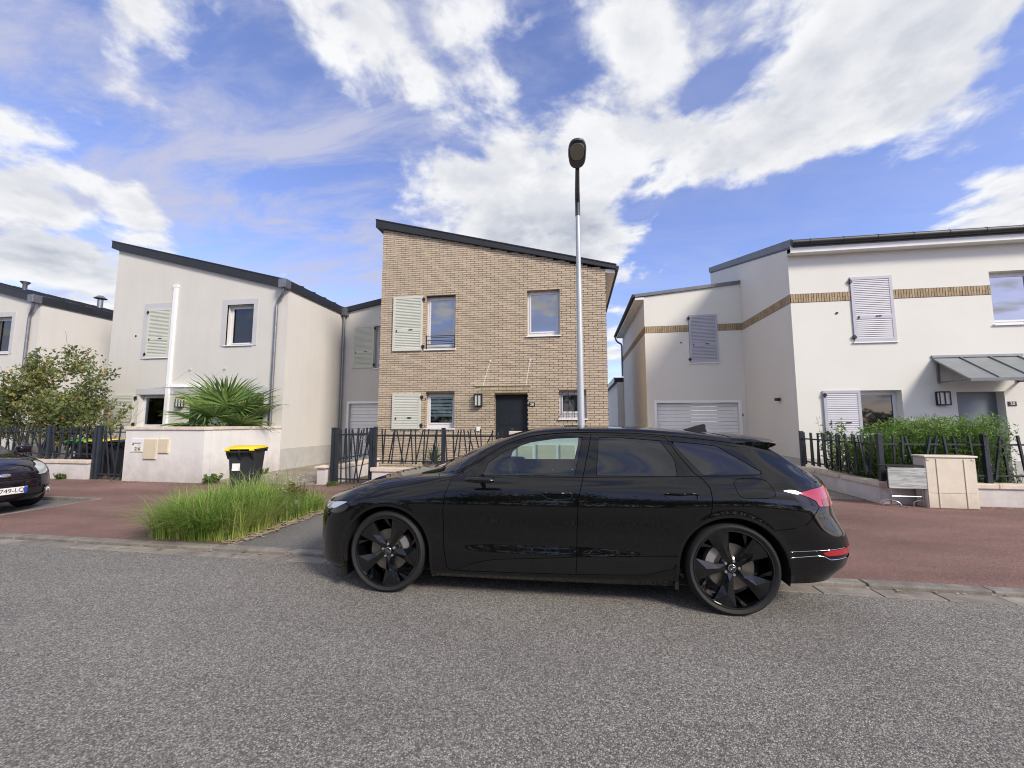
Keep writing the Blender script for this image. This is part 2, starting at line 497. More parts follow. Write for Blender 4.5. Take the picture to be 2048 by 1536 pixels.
leaf_mat('leaf_grass', [(0, (.08, .15, .03)), (.5, (.23, .37, .07)), (.85, (.38, .50, .12)), (1, (.50, .45, .21))], trans=.4)
leaf_mat('leaf_weed', [(0, (.04, .09, .02)), (.6, (.10, .17, .04)), (1, (.17, .24, .06))])
leaf_mat('leaf_dry', [(0, (.12, .055, .03)), (.5, (.22, .11, .045)), (1, (.14, .16, .045))])
leaf_mat('leaf_agave', [(0, (.05, .10, .065)), (1, (.14, .20, .12))], trans=.1)
M = MATS

def leafmesh(name, V, F, tone, mat_):
    """V: (n,3) array, F: faces array, tone: per-face value"""
    me = bpy.data.meshes.new(name)
    me.from_pydata([tuple(p) for p in V.tolist()], [], [tuple(f) for f in F.tolist()])
    me.materials.append(mat_)
    a = me.attributes.new('tone', 'FLOAT', 'FACE')
    a.data.foreach_set('value', np.asarray(tone, dtype=np.float32))
    me.update()
    return me

def text_mesh(s, size, mat_, depth=.002, name='lettering', spacing=1.0):
    c = bpy.data.curves.new(name, 'FONT')
    c.body = s; c.size = size; c.align_x = 'CENTER'; c.align_y = 'CENTER'; c.extrude = depth; c.space_character = spacing
    c.resolution_u = 3
    o = bpy.data.objects.new(name, c); COL.objects.link(o)
    dg = bpy.context.evaluated_depsgraph_get()
    me = bpy.data.meshes.new_from_object(o.evaluated_get(dg))
    bpy.data.objects.remove(o); bpy.data.curves.remove(c)
    me.materials.clear(); me.materials.append(mat_)
    return me
# ---------------------------------------------------------------- parenting with world coordinates
WORLD_ROOTS = set()
def link(o, parent=None):
    COL.objects.link(o)
    if parent is not None:
        o.parent = parent
        if parent.name in WORLD_ROOTS:
            o.matrix_parent_inverse = Matrix.Translation(parent.location).inverted()
    return o
def wthing(name, label, cat, loc, group=None):
    """an Empty at the thing's base whose parts are given in world coordinates"""
    o = thing(name, label, cat, loc, 0.0, group)
    WORLD_ROOTS.add(o.name)
    return o

# ================================================================ ground
structure('ground', MB().quad((-300,-300,-.06),(300,-300,-.06),(300,300,-.06),(-300,300,-.06)), M['far_ground'])
KG, KK = 4.15, 4.345          # gutter front, kerb front
PV = .030                     # pavement level
structure('road', MB().box(-60, 60, -9, KG, -.05, 0), M['asphalt'])
pv = MB()
def slab(m, x0, x1, y0, y1, z=PV):
    m.box(x0, x1, y0, y1, -.05, z)
BAY1, BAY2, BED = (-22.0, -9.35), (-4.20, 1.9), (-5.80, -4.27)
slab(pv, -60, BAY1[0], 4.475, 8.95)
slab(pv, BAY1[0], BAY1[1] + .10, 6.78, 8.95)
slab(pv, BAY1[1] + .10, BED[0], 4.475, 8.95)
slab(pv, BED[0], BAY2[1], 6.70, 8.95)
slab(pv, BAY2[1], 60, 4.475, 8.95)
structure('pavement', pv, M['red_asphalt'])
structure('parking_bay', MB().box(BAY2[0], BAY2[1], 4.475, 6.70, -.05, .022), M['asphalt_bay'])
structure('parking_bay', MB().box(BAY1[0], BAY1[1], 4.475, 6.65, -.05, -.02), M['asphalt_bay'])
structure('planting_bed', MB().box(BED[0], BED[1], 4.475, 6.70, -.05, .035), M['earth'])
structure('driveway', MB().box(-9.215, -6.27, 8.95, 14.62, -.05, .034), M['drive_concrete'])
structure('driveway', MB().box(.93, 5.53, 8.95, 21.3, -.05, .034), M['drive_concrete'])
gd = MB()
for a, b in ((-30, -9.22), (-6.265, .925), (5.535, 20)):
    gd.box(a, b, 8.952, 11.9, -.05, .036)
structure('garden_soil', gd, M['earth'])

# gutter slabs and kerb stones, one by one
gut = structure('gutter', MB().box(-26, 14, KG - .004, KK, -.06, -.012), M['joint_mortar'])
me_g = MB().bbox(-.5, .5, 0, KK - KG - .012, -.05, .006, .006).mesh('gutter_slab', M['gutter_concrete'])
x, i = -14.0, 0
while x < 9.0:
    ln = .49 if (x > -6.5) else .98
    inst('gutter_slab', me_g, gut, (x + ln / 2, KG + .002, rnd.uniform(-.002, .002)), (R(-1.2), 0, 0), (ln - .011, 1, 1))
    x += ln
kerb = structure('kerb', MB().box(-26, 14, KK + .002, 4.474, -.06, .012), M['joint_mortar'])
me_k = MB().bbox(-.5, .5, 0, .127, -.05, .036, .012).mesh('kerb_stone', M['kerb_concrete'])
x = -14.35
while x < 9.2:
    inst('kerb_stone', me_k, kerb, (x + .5, KK + .001, rnd.uniform(-.002, .003)), (0, 0, rnd.uniform(-.002, .002)), (.986, 1, 1))
    x += 1.0
# edging of the two bays
me_e = MB().bbox(-.5, .5, 0, .075, -.05, .035, .006).mesh('edging_stone', M['kerb_concrete'])
edg = structure('bay_edging', MB().box(BAY2[0] - .065, BAY2[0] - .005, 4.477, 6.698, -.06, .015), M['joint_mortar'])
for k in range(3):
    inst('edging_stone', me_e, edg, (BAY2[0], 4.48 + .37 + .74 * k, 0), (0, 0, R(90)), (.73, 1, 1))
edg1 = structure('bay_edging', MB().box(BAY1[1] + .02, BAY1[1] + .09, 4.477, 6.77, -.06, .015), M['joint_mortar'])
for k in range(3):
    inst('edging_stone', me_e, edg1, (BAY1[1] + .092, 4.48 + .37 + .755 * k, -.002), (0, 0, R(90)), (.745, 1, 1))
for k in range(9):
    inst('edging_stone', me_e, edg1, (BAY1[1] - .49 - .98 * k, 6.70, -.001), (0, 0, 0), (.97, 1, 1))

# ================================================================ building blocks
def PX(y):      # a wall facing the street (-Y) at depth y
    return lambda u, d, z: (u, y + d, z)
def PY(x, s):   # a wall along Y; s=+1 faces +X, s=-1 faces -X
    return lambda u, d, z: (x - s * d, u, z)
def wall_mesh(P, u0, u1, zb, zt0, zt1, opens=(), depth=.2, mb=None, mi=0, rmi=None):
    mb = mb or MB()
    rmi = mi if rmi is None else rmi
    us = sorted({u0, u1, *[max(u0, o[0]) for o in opens], *[min(u1, o[1]) for o in opens]})
    zt = lambda u: zt0 + (zt1 - zt0) * (u - u0) / (u1 - u0)
    for a, b in zip(us[:-1], us[1:]):
        cuts = sorted([(o[2], o[3]) for o in opens if o[0] <= a + 1e-6 and o[1] >= b - 1e-6])
        z = zb
        for c0, c1 in cuts:
            if c0 > z + 1e-6: mb.quad(P(a,0,z), P(b,0,z), P(b,0,c0), P(a,0,c0), mi)
            z = c1
        mb.quad(P(a,0,z), P(b,0,z), P(b,0,zt(b)), P(a,0,zt(a)), mi)
    for a, b, c, d in opens:
        mb.quad(P(a,0,c), P(a,depth,c), P(a,depth,d), P(a,0,d), rmi)
        mb.quad(P(b,0,c), P(b,depth,c), P(b,depth,d), P(b,0,d), rmi)
        mb.quad(P(a,0,d), P(b,0,d), P(b,depth,d), P(a,depth,d), rmi)
        mb.quad(P(a,0,c), P(b,0,c), P(b,depth,c), P(a,depth,c), rmi)
    return mb
def ybox(P, m, u0, u1, d0, d1, z0, z1, mi=0):
    """box given in wall coordinates (depth positive inwards)"""
    c = [P(u, d, z) for z in (z0, z1) for u, d in ((u0,d0),(u1,d0),(u1,d1),(u0,d1))]
    return m.add(c, [(0,3,2,1),(4,5,6,7),(0,1,5,4),(1,2,6,5),(2,3,7,6),(3,0,4,7)], mi)
def window(par, P, a, b, c, d, depth=.14, frame=.055, sash=.045, sill=True, glass='window_glass', fm='pvc', mull=0, bottom=.0, sillm='pvc_white'):
    f = MB()
    y0, y1 = depth, depth + .06
    ybox(P, f, a, a + frame, y0, y1, c, d); ybox(P, f, b - frame, b, y0, y1, c, d)
    ybox(P, f, a + frame, b - frame, y0, y1, c, c + frame + bottom); ybox(P, f, a + frame, b - frame, y0, y1, d - frame, d)
    wf = put('window', f, M[fm], par)
    s = MB(); g = MB()
    n = mull + 1
    wdt = (b - a - 2 * frame) / n
    for k in range(n):
        p, q = a + frame + .003 + k * wdt, a + frame - .003 + (k + 1) * wdt
        zc, zd = c + frame + bottom + .003, d - frame - .003
        ybox(P, s, p, p + sash, y0 - .012, y1 - .02, zc, zd); ybox(P, s, q - sash, q, y0 - .012, y1 - .02, zc, zd)
        ybox(P, s, p + sash, q - sash, y0 - .012, y1 - .02, zc, zc + sash); ybox(P, s, p + sash, q - sash, y0 - .012, y1 - .02, zd - sash, zd)
        pg = MB(); ybox(P, pg, p + sash - .002, q - sash + .002, y0 + .004, y0 + .02, zc + sash - .002, zd - sash + .002)
        put('pane', pg, M[glass], wf)
    put('sash', s, M[fm], wf)
    if sill:
        sl = MB()
        ybox(P, sl, a - .03, b + .03, -.045, depth, c - .035, c - .002)
        put('sill', sl, M[sillm], wf)
    return wf
def shutter(par, P, a, b, c, d, mname, dep=-.045, mid=.36, hinge=None, handle=True, st=.07):
    f = MB()
    t0, t1 = dep, dep + .036
    ybox(P, f, a, a + st, t0, t1, c, d); ybox(P, f, b - st, b, t0, t1, c, d)
    zs = [c, d]
    ybox(P, f, a + st, b - st, t0, t1, c, c + .075); ybox(P, f, a + st, b - st, t0, t1, d - .075, d)
    spans = [(c + .075, d - .075)]
    if mid:
        zm = c + (d - c) * mid
        ybox(P, f, a + st, b - st, t0, t1, zm - .045, zm + .045)
        spans = [(c + .075, zm - .045), (zm + .045, d - .075)]
    sh = put('shutter', f, M[mname], par)
    put('slat_shade_sheet', ybox(P, MB(), a + st, b - st, t0 + .031, t1 - .001, c + .075, d - .075), M['shutter_gap_shade'], sh)  # sheet added behind the slats, coloured as the shade in their gaps
    w = b - a - 2 * st - .002
    o = Vector(P(0, 0, 0)); ux = Vector(P(1, 0, 0)) - o
    rz = math.atan2(ux.y, ux.x)
    key = 'slat_%s_%.2f' % (mname, w)
    if key not in CACHE:
        CACHE[key] = MB().add([(-w/2,-.006,-.0225),(w/2,-.006,-.0225),(w/2,.010,.0225),(-w/2,.010,.0225),(-w/2,.002,-.0255),(w/2,.002,-.0255),(w/2,.018,.0195),(-w/2,.018,.0195)],
                     [(0,1,2,3),(4,7,6,5),(0,4,5,1),(3,2,6,7),(0,3,7,4),(1,5,6,2)]).mesh('slat', M[mname])
    for z0, z1 in spans:
        n = max(1, int((z1 - z0) / .047)); st_ = (z1 - z0) / n
        for k in range(n):
            s = inst('slat', CACHE[key], sh, P((a + b) / 2, t0 + .006, z0 + st_ * (k + .5)), (0, 0, rz))
    if hinge is not None:
        hx, hd = hinge
        for z in (c + .09, d - .14):
            h = MB()
            ybox(P, h, hx - .05, hx + .05, t0 - .012, t0 + .004, z, z + .05)
            ybox(P, h, hx - .02 * hd, hx + .015 * hd, t0 - .02, .0, z - .03, z + .08)
            put('hinge', h, M['black_iron'], sh)
    if handle:
        zm = c + (d - c) * (mid or .3)
        put('handle', ybox(P, MB(), (a + b) / 2 + .05, (a + b) / 2 + .17, t0 - .018, t0 - .002, zm + .01, zm + .032), M['black_iron'], sh)
        put('catch', ybox(P, MB(), a + .12, a + .145, t0 - .02, t0 - .002, zm - .03, zm + .03), M['black_iron'], sh)
    return sh
CACHE = {}
def garage_door(par, P, a, b, c, d, depth=.12, n=16, frame=.09):
    f = MB()
    ybox(P, f, a, a + frame, -.012, depth + .05, c, d + frame); ybox(P, f, b - frame, b, -.012, depth + .05, c, d + frame)
    ybox(P, f, a + frame, b - frame, -.012, depth + .05, d, d + frame)
    gdr = put('garage_door', f, M['garage_white'], par)
    h = (d - c) / n
    w = b - a - 2 * frame
    o = Vector(P(0,0,0)); ux = Vector(P(1,0,0)) - o
    rz = math.atan2(ux.y, ux.x)
    me = MB().bbox(-w/2, w/2, 0, .04, 0, h - .008, .008).mesh('panel', M['garage_white'])
    for k in range(n):
        inst('panel', me, gdr, P((a+b)/2, depth, c + h * k), (0, 0, rz))
    return gdr
def wall_lamp(par, P, a, b, c, d, dep=.13):
    f = MB()
    ybox(P, f, a, b, -.02, 0, c, d)
    ybox(P, f, a, b, -dep, -.02, d - .03, d); ybox(P, f, a, b, -dep, -.02, c, c + .03)
    t = .018
    for u in (a, b - t):
        for q in (-dep, -.02 - t):
            ybox(P, f, u, u + t, q, q + t, c + .03, d - .03)
    for u in ((a + b) / 2 - t / 2,):
        ybox(P, f, u, u + t, -dep, -dep + t, c + .03, d - .03)
    lp = put('wall_lamp', f, M['black_iron'], par)
    g = MB(); ybox(P, g, a + .022, b - .022, -dep + .022, -.03, c + .032, d - .032)
    put('lamp_glass', g, M['lamp_pane'], lp)
def number_plate(par, P, a, b, c, d, txt):
    m = MB(); ybox(P, m, a, b, -.012, 0, c, d)
    pl = put('house_number', m, M['ink'], par)
    me = text_mesh(txt, (d - c) * .95, M['white_paint'])
    o = bpy.data.objects.new('lettering', me); link(o, pl)
    o.location = P((a + b) / 2, -.0135, (c + d) / 2)
    o.rotation_euler = (R(90), 0, 0)
def downpipe(par, pts, r=.045, brackets=()):
    m = MB().path(pts, r, 10)
    p = put('downpipe', m, M['zinc'], par, smooth=True, angle=50)
    for z in brackets:
        q = MB().tube((pts[-1][0], pts[-1][1], z - .02), (pts[-1][0], pts[-1][1], z + .02), r + .008, n=10)
        put('pipe_collar', q, M['zinc'], p)
    return p
def elbow(a, b, c, n=5):
    a, b, c = Vector(a), Vector(b), Vector(c)
    return [a.lerp(b, t).lerp(b.lerp(c, t), t) for t in [k / n for k in range(n + 1)]]

F0 = 11.45            # front face of the houses
# ================================================================ brick house (no. 28)
P = PX(F0)
XL, XR = -5.98, 0.90
hb = wthing('brick_house', 'two storey beige brick house with single pitch dark roof and sage shutters', 'house', (-2.54, 14.5, 0))
OP = {'w1': (-4.50, -3.56, 3.74, 5.40), 'w2': (-1.375, -.415, 4.05, 5.415), 'w3': (-4.45, -3.555, 1.36, 2.405), 'door': (-2.342, -1.37, .04, 2.345), 'w4': (-.465, .30, 1.64, 2.41)}
ops = list(OP.values())
zt = lambda x: 7.72 - .2595 * (x - XL)
mb = wall_mesh(PX(F0 + .014), XL, XR, 0, zt(XL), zt(XR), ops, depth=.20, mi=0, rmi=1)
wb_ = mb
wb_.quad((XR, F0 + .014, 0), (XR, 18.4, 0), (XR, 18.4, zt(XR)), (XR, F0 + .014, zt(XR)), 1)
wb_.quad((XL, F0 + .014, 0), (XL, 18.4, 0), (XL, 18.4, zt(XL)), (XL, F0 + .014, zt(XL)), 1)
wb_.quad((XL, 18.4, 0), (XR, 18.4, 0), (XR, 18.4, zt(XR)), (XL, 18.4, zt(XL)), 1)
def brick_tex():
    m = bpy.data.materials.new('brick_reveal'); m.use_nodes = True
    n, l = m.node_tree.nodes, m.node_tree.links
    g = n.new('ShaderNodeNewGeometry'); s = n.new('ShaderNodeSeparateXYZ'); l.new(g.outputs['Position'], s.inputs[0])
    ad = n.new('ShaderNodeMath'); ad.operation = 'ADD'; l.new(s.outputs[0], ad.inputs[0]); l.new(s.outputs[1], ad.inputs[1])
    c = n.new('ShaderNodeCombineXYZ'); l.new(ad.outputs[0], c.inputs[0]); l.new(s.outputs[2], c.inputs[1])
    b = n.new('ShaderNodeTexBrick'); l.new(c.outputs[0], b.inputs['Vector'])
    b.inputs['Color1'].default_value = (.50, .38, .26, 1); b.inputs['Color2'].default_value = (.40, .30, .20, 1); b.inputs['Mortar'].default_value = (.115, .078, .055, 1)
    b.inputs['Scale'].default_value = 1.0; b.inputs['Mortar Size'].default_value = .007; b.inputs['Brick Width'].default_value = .23; b.inputs['Row Height'].default_value = .06
    l.new(b.outputs[0], n['Principled BSDF'].inputs['Base Color']); n['Principled BSDF'].inputs['Roughness'].default_value = .9
    return m
BRT = brick_tex()
wallb = put('wall', wb_, [M['mortar_dark'], BRT], hb, fix=False)
# bricks
rb = random.Random(11)
bricks = []
row, z = 0, .045
offs = [0, .115, .05, .165, .085, .2]
while z < 7.7:
    x = XL - .25 + (.125 if row % 2 else 0) + rb.uniform(-.008, .008)
    while x < XR:
        x0, x1 = max(x + .006, XL), min(x + .244, XR)
        segs = [(x0, x1)] if x1 - x0 > .03 else []
        for a, b, c, d in ops:
            if z + .053 > c + .004 and z < d - .004:
                ns = []
                for s0, s1 in segs:
                    if s1 <= a or s0 >= b: ns.append((s0, s1)); continue
                    if s0 < a - .02: ns.append((s0, a))
                    if s1 > b + .02: ns.append((b, s1))
                segs = ns
        for s0, s1 in segs:
            if z + .05 < zt((s0 + s1) / 2) + .03:
                bricks.append((s0, s1, z, rb.uniform(0, .004), rb.uniform(-.0012, .0012)))
        x += .25
    row += 1
    z += .0672
unit = MB().add([(-.5,0,.0),(.5,0,0),(.5,.03,0),(-.5,.03,0),(-.5,0,1),(.5,0,1),(.5,.03,1),(-.5,.03,1)], [(0,1,5,4),(0,4,7,3),(1,2,6,5),(4,5,6,7),(0,3,2,1)]).mesh('brick', M['brick_face'])
def bd(b):
    xm = (b[0] + b[1]) / 2
    return xm * xm + F0 * F0 + (b[2] - 1.5) ** 2 + (100 if b[2] < 1.45 and xm > -1.6 else 0) + (100 if b[2] < 1.25 else 0)
bricks.sort(key=bd)
for s0, s1, z, dy, dz in bricks[:300]:
    inst('brick', unit, wallb, ((s0 + s1) / 2, F0 + dy, z + dz), (0, 0, 0), (s1 - s0, 1, .0535))
rest = MB()
for s0, s1, z, dy, dz in bricks[300:]:
    y, z0, z1 = F0 + dy, z + dz, z + dz + .0535
    v = [(s0,y,z0),(s1,y,z0),(s1,y+.02,z0),(s0,y+.02,z0),(s0,y,z1),(s1,y,z1),(s1,y+.02,z1),(s0,y+.02,z1)]
    rest.add(v, [(0,1,5,4),(0,4,7,3),(1,2,6,5),(4,5,6,7),(0,3,2,1)])
def brick_mass_mat():
    """per brick tone from a face attribute"""
    m = bpy.data.materials.new('brick_rest'); m.use_nodes = True
    n, l = m.node_tree.nodes, m.node_tree.links
    at = n.new('ShaderNodeAttribute'); at.attribute_name = 'tone'
    g = n.new('ShaderNodeNewGeometry'); no = n.new('ShaderNodeTexNoise'); l.new(g.outputs['Position'], no.inputs['Vector'])
    no.inputs['Scale'].default_value = 60; no.inputs['Detail'].default_value = 3
    mr = n.new('ShaderNodeMapRange'); l.new(no.outputs[0], mr.inputs[0]); mr.inputs[1].default_value, mr.inputs[2].default_value, mr.inputs[3].default_value, mr.inputs[4].default_value = .3, .7, .84, 1.16
    mu = n.new('ShaderNodeMath'); mu.operation = 'MULTIPLY'; l.new(at.outputs['Fac'], mu.inputs[0]); l.new(mr.outputs[0], mu.inputs[1])
    vs = n.new('ShaderNodeVectorMath'); vs.operation = 'SCALE'; vs.inputs[0].default_value = (.475, .39, .292); l.new(mu.outputs[0], vs.inputs['Scale'])
    b = n['Principled BSDF']; l.new(vs.outputs[0], b.inputs['Base Color']); b.inputs['Roughness'].default_value = .9
    bp = n.new('ShaderNodeBump'); bp.inputs['Strength'].default_value = .6; bp.inputs['Distance'].default_value = .004; l.new(no.outputs[0], bp.inputs['Height']); l.new(bp.outputs[0], b.inputs['Normal'])
    return m
me = rest.mesh('brick_courses', brick_mass_mat(), fix=False)
at = me.attributes.new('tone', 'FLOAT', 'FACE')
tn = []
for _ in bricks[300:]:
    tn += [rb.choice([.88, .93, .97, 1, 1, 1.03, 1.06, 1.1])] * 5
at.data.foreach_set('value', tn)
tag(put('brick_courses', me, None, wallb), kind='stuff')
rf = MB().prism([(XL - .22, 7.967), (XR + .30, 6.011), (XR + .30, 5.90), (XL - .22, 7.72)], 'y', F0 - .09, 18.7)
roofb = put('roof', rf, M['roof_zinc'], hb)
put('fascia_cap', MB().prism([(XL - .23, 7.995), (XR + .31, 6.035), (XR + .31, 6.005), (XL - .23, 7.962)], 'y', F0 - .105, F0 - .02), M['roof_zinc'], roofb)
put('soffit', MB().prism([(XR + .003, 5.94), (XR + .27, 5.90), (XR + .27, 5.80), (XR + .003, 5.84)], 'y', F0 + .0, 18.6), M['soffit'], roofb)
put('gutter', MB().path([(XR + .32, F0 - .08, 5.93), (XR + .32, 18.7, 5.93)], .06, 10), M['roof_zinc'], roofb, smooth=True, angle=50)
window(hb, P, *OP['w1'], depth=.16, bottom=.06)
window(hb, P, *OP['w2'], depth=.16, bottom=.05)
w3 = window(hb, P, *OP['w3'], depth=.16, bottom=.06, glass='clear_glass')
bl = MB(); a, b, c, d = OP['w3']
for k in range(6):
    ybox(P, bl, a + .1, b - .1, .194, .198, d - .17 - k * .105, d - .10 - k * .105)
put('blind', bl, M['blind'], w3)
put('room_dark', ybox(P, MB(), a + .06, b - .06, .32, .34, c, d), M['window_dark'], w3)
w4 = window(hb, P, *OP['w4'], depth=.12, bottom=.1, glass='window_dark')
gr = MB(); a, b, c, d = OP['w4']
for u in (a + .10, a + .26, a + .42, a + .58):
    ybox(P, gr, u, u + .014, .06, .075, c + .02, d)
ybox(P, gr, a, b, .058, .077, d - .10, d - .085); ybox(P, gr, a, b, .058, .077, c + .12, c + .135)
put('window_grille', gr, M['black_iron'], w4)
shutter(hb, P, -5.55, -4.59, 3.71, 5.415, 'shutter_sage', hinge=(-4.56, 1), mid=.37)
shutter(hb, P, -5.50, -4.59, 1.33, 2.40, 'shutter_sage', hinge=(-4.56, 1), mid=None)
gl = MB(); a, b, c, d = OP['w1']
for zz in (c + .06, c + .17, c + .28, c + .42):
    gl.tube((a, F0 + .05, zz), (b, F0 + .05, zz), .010, n=6)
gl.box(a + .012, a + .03, F0 + .035, F0 + .065, c, c + .44); gl.box(b - .03, b - .012, F0 + .035, F0 + .065, c, c + .44)
put('guard_rail', gl, M['black_iron'], hb)
a, b, c, d = OP['door']
dr = put('front_door', ybox(P, MB(), a, b, .17, .21, c, d), M['door_dark'], hb)
for k in range(5):
    put('door_panel', ybox(P, MB(), a + .13, b - .13, .162, .169, c + .20 + k * .40, c + .575 + k * .40), M['door_dark'], dr)
hd = MB(); ybox(P, hd, a + .07, a + .10, .13, .17, 1.0, 1.24); hd.tube(P(a + .085, .12, 1.12), P(a + .20, .12, 1.12), .012)
put('door_handle', hd, M['steel'], dr)
put('door_viewer', MB().tube(P((a+b)/2, .15, 1.62), P((a+b)/2, .17, 1.62), .014), M['steel'], dr)
wall_lamp(hb, P, -2.925, -2.70, 1.995, 2.365)
number_plate(hb, P, -1.325, -1.155, 1.985, 2.105, '28')
put('bell_box', ybox(P, MB(), -2.87, -2.76, -.03, 0, 1.29, 1.40), M['pvc_white'], hb)
# glass canopy on two tie rods
cn = put('door_canopy', MB().box(-2.78, -1.22, F0 - .95, F0 - .002, 2.50, 2.512), glass_mat('canopy_glass', (.95, .97, .955), 1.12), hb)
for xx in (-2.47, -1.29):
    put('tie_rod', MB().tube((xx, F0 - .002, 3.345), (xx - .02, F0 - .86, 2.515), .004, n=6), M['pvc_white'], cn)
    put('rod_fixing', MB().tube((xx, F0 - .02, 3.345), (xx, F0, 3.345), .03, n=10), M['pvc'], cn)

# ================================================================ rendered house (no. 26) and the one beyond (no. 24)
def gable_house(dx, label, full=True):
    xl, xr = -16.10 + dx, -9.23 + dx
    h = wthing('rendered_house', label, 'house', ((xl + xr) / 2, 14.5, 0), 'grey rendered houses with single pitch roofs')
    o = {'w1': (-14.60 + dx, -13.65 + dx, 3.745, 5.45), 'w2': (-11.48 + dx, -10.475 + dx, 4.08, 5.45), 'w3': (-14.71 + dx, -13.65 + dx, 1.36, 2.47), 'w5': (-10.78 + dx, -9.92 + dx, 1.36, 2.47), 'door': (-12.85 + dx, -11.9 + dx, .04, 2.35)}
    ztt = lambda x: 7.695 - .2595 * (x - xl)
    m = wall_mesh(P, xl, xr, .55, ztt(xl), ztt(xr), [v for k, v in o.items()], depth=.22)
    m.quad((xr, F0, .62), (xr, 18.4, .62), (xr, 18.4, ztt(xr)), (xr, F0, ztt(xr)))
    m.quad((xl, F0, 0), (xl, 18.4, 0), (xl, 18.4, ztt(xl)), (xl, F0, ztt(xl)))
    m.quad((xl, 18.4, 0), (xr, 18.4, 0), (xr, 18.4, ztt(xr)), (xl, 18.4, ztt(xl)))
    m.quad((xl, F0, 0), (o['door'][0], F0, 0), (o['door'][0], F0, .55), (xl, F0, .55))
    m.quad((o['door'][1], F0, 0), (xr, F0, 0), (xr, F0, .55), (o['door'][1], F0, .55))
    m.quad((xr, F0, 0), (xr, 18.4, 0), (xr, 18.4, .62), (xr, F0, .62))
    put('wall', m, M['render_cream'], h, fix=False)
    put('plinth', MB().box(xr + .0005, xr + .012, F0 + .01, 14.58, 0, .70), M['plinth'], h)
    rr = MB().prism([(xl - .21, 8.0), (xr + .06, 6.150), (xr + .06, 5.86), (xl - .21, 7.74)], 'y', F0 - .10, 18.7)
    rf = put('roof', rr, M['roof_zinc'], h)
    for k in range(1, 11):    # standing seams of the roof covering
        u = k / 11
        xa = xl - .2 + u * 0
        yk = F0 + u * 6.9
        put('roof_seam', MB().prism([(xl - .21, 8.0), (xr + .05, 6.153), (xr + .05, 6.19), (xl - .21, 8.037)], 'y', yk, yk + .025), M['roof_zinc'], rf)
    put('fascia_cap', MB().prism([(xl - .22, 8.025), (xr + .02, 6.18), (xr + .02, 6.145), (xl - .22, 7.995)], 'y', F0 - .115, F0 - .03), M['roof_zinc'], rf)
    # window surrounds
    for nm, (a, b, c, d) in (('w1', (-14.785 + dx, -13.59 + dx, 3.70, 5.645)), ('w2', (-11.66 + dx, -10.32 + dx, 4.045, 5.63))):
        a1, b1, c1, d1 = o[nm]
        s = MB()
        ybox(P, s, a, a1, -.016, .05, c, d); ybox(P, s, b1, b, -.016, .05, c, d); ybox(P, s, a1, b1, -.016, .05, d1, d); ybox(P, s, a1, b1, -.016, .05, c, c1)
        put('window_surround', s, M['surround'], h)
    s = MB(); ybox(P, s, -14.83 + dx, -9.78 + dx, -.016, -.002, 2.475, 2.68)
    put('window_surround', s, M['surround'], h)
    window(h, P, *o['w2'], depth=.17, fm='pvc', glass='window_dark')
    wa = window(h, P, *o['w3'], depth=.17, fm='pvc', glass='clear_glass')
    cu = MB(); a, b, c, d = o['w3']
    for k in range(14):
        u0 = a + .1 + k * (b - a - .2) / 14; u1 = u0 + (b - a - .2) / 14
        cu.quad(P(u0, .205 + .012 * (k % 2), c + .05), P(u1, .205 + .012 * ((k + 1) % 2), c + .05), P(u1, .205 + .012 * ((k + 1) % 2), d - .05), P(u0, .205 + .012 * (k % 2), d - .05))
    put('curtain', cu, M['curtain'], wa)
    put('room_dark', ybox(P, MB(), a, b, .34, .36, c, d), M['window_dark'], wa)
    window(h, P, *o['w5'], depth=.17, fm='pvc', glass='window_dark')
    a, b, c, d = o['door']
    put('front_door', ybox(P, MB(), a, b, .17, .21, c, d), M['door_dark'], h)
    w1 = window(h, P, o['w1'][0], o['w1'][1], o['w1'][2], o['w1'][3], depth=.17, fm='pvc')
    shutter(h, P, o['w1'][0] + .004, o['w1'][1] - .004, o['w1'][2] + .004, o['w1'][3] - .004, 'shutter_sage', dep=-.03, hinge=(o['w1'][0], -1), mid=.37)
    shutter(h, P, -15.66 + dx, -14.87 + dx, 1.36, 2.48, 'shutter_sage', hinge=(-14.80 + dx, 1), mid=None)
    # box gutter outlets and pipes
    gb = put('gutter_box', MB().bbox(xr - .16, xr + .10, F0 - .30, F0 - .03, 5.86, 6.14, .01), M['zinc'], h)
    downpipe(h, [(xr - .06, F0 - .17, 5.88)] + elbow((xr - .06, F0 - .17, 5.80), (xr - .06, F0 - .17, 5.66), (xr - .25, F0 - .09, 5.56)) + elbow((xr - .30, F0 - .08, 5.5), (xr - .36, F0 - .065, 5.42), (xr - .36, F0 - .065, 5.3)) + [(xr - .36, F0 - .065, .0)], .045, (4.6, 3.1, 1.6))
    return h, o, xl, xr
h26, o26, xl, xr = gable_house(0.0, 'grey rendered house with white pipe duct, behind the palm and white wall')
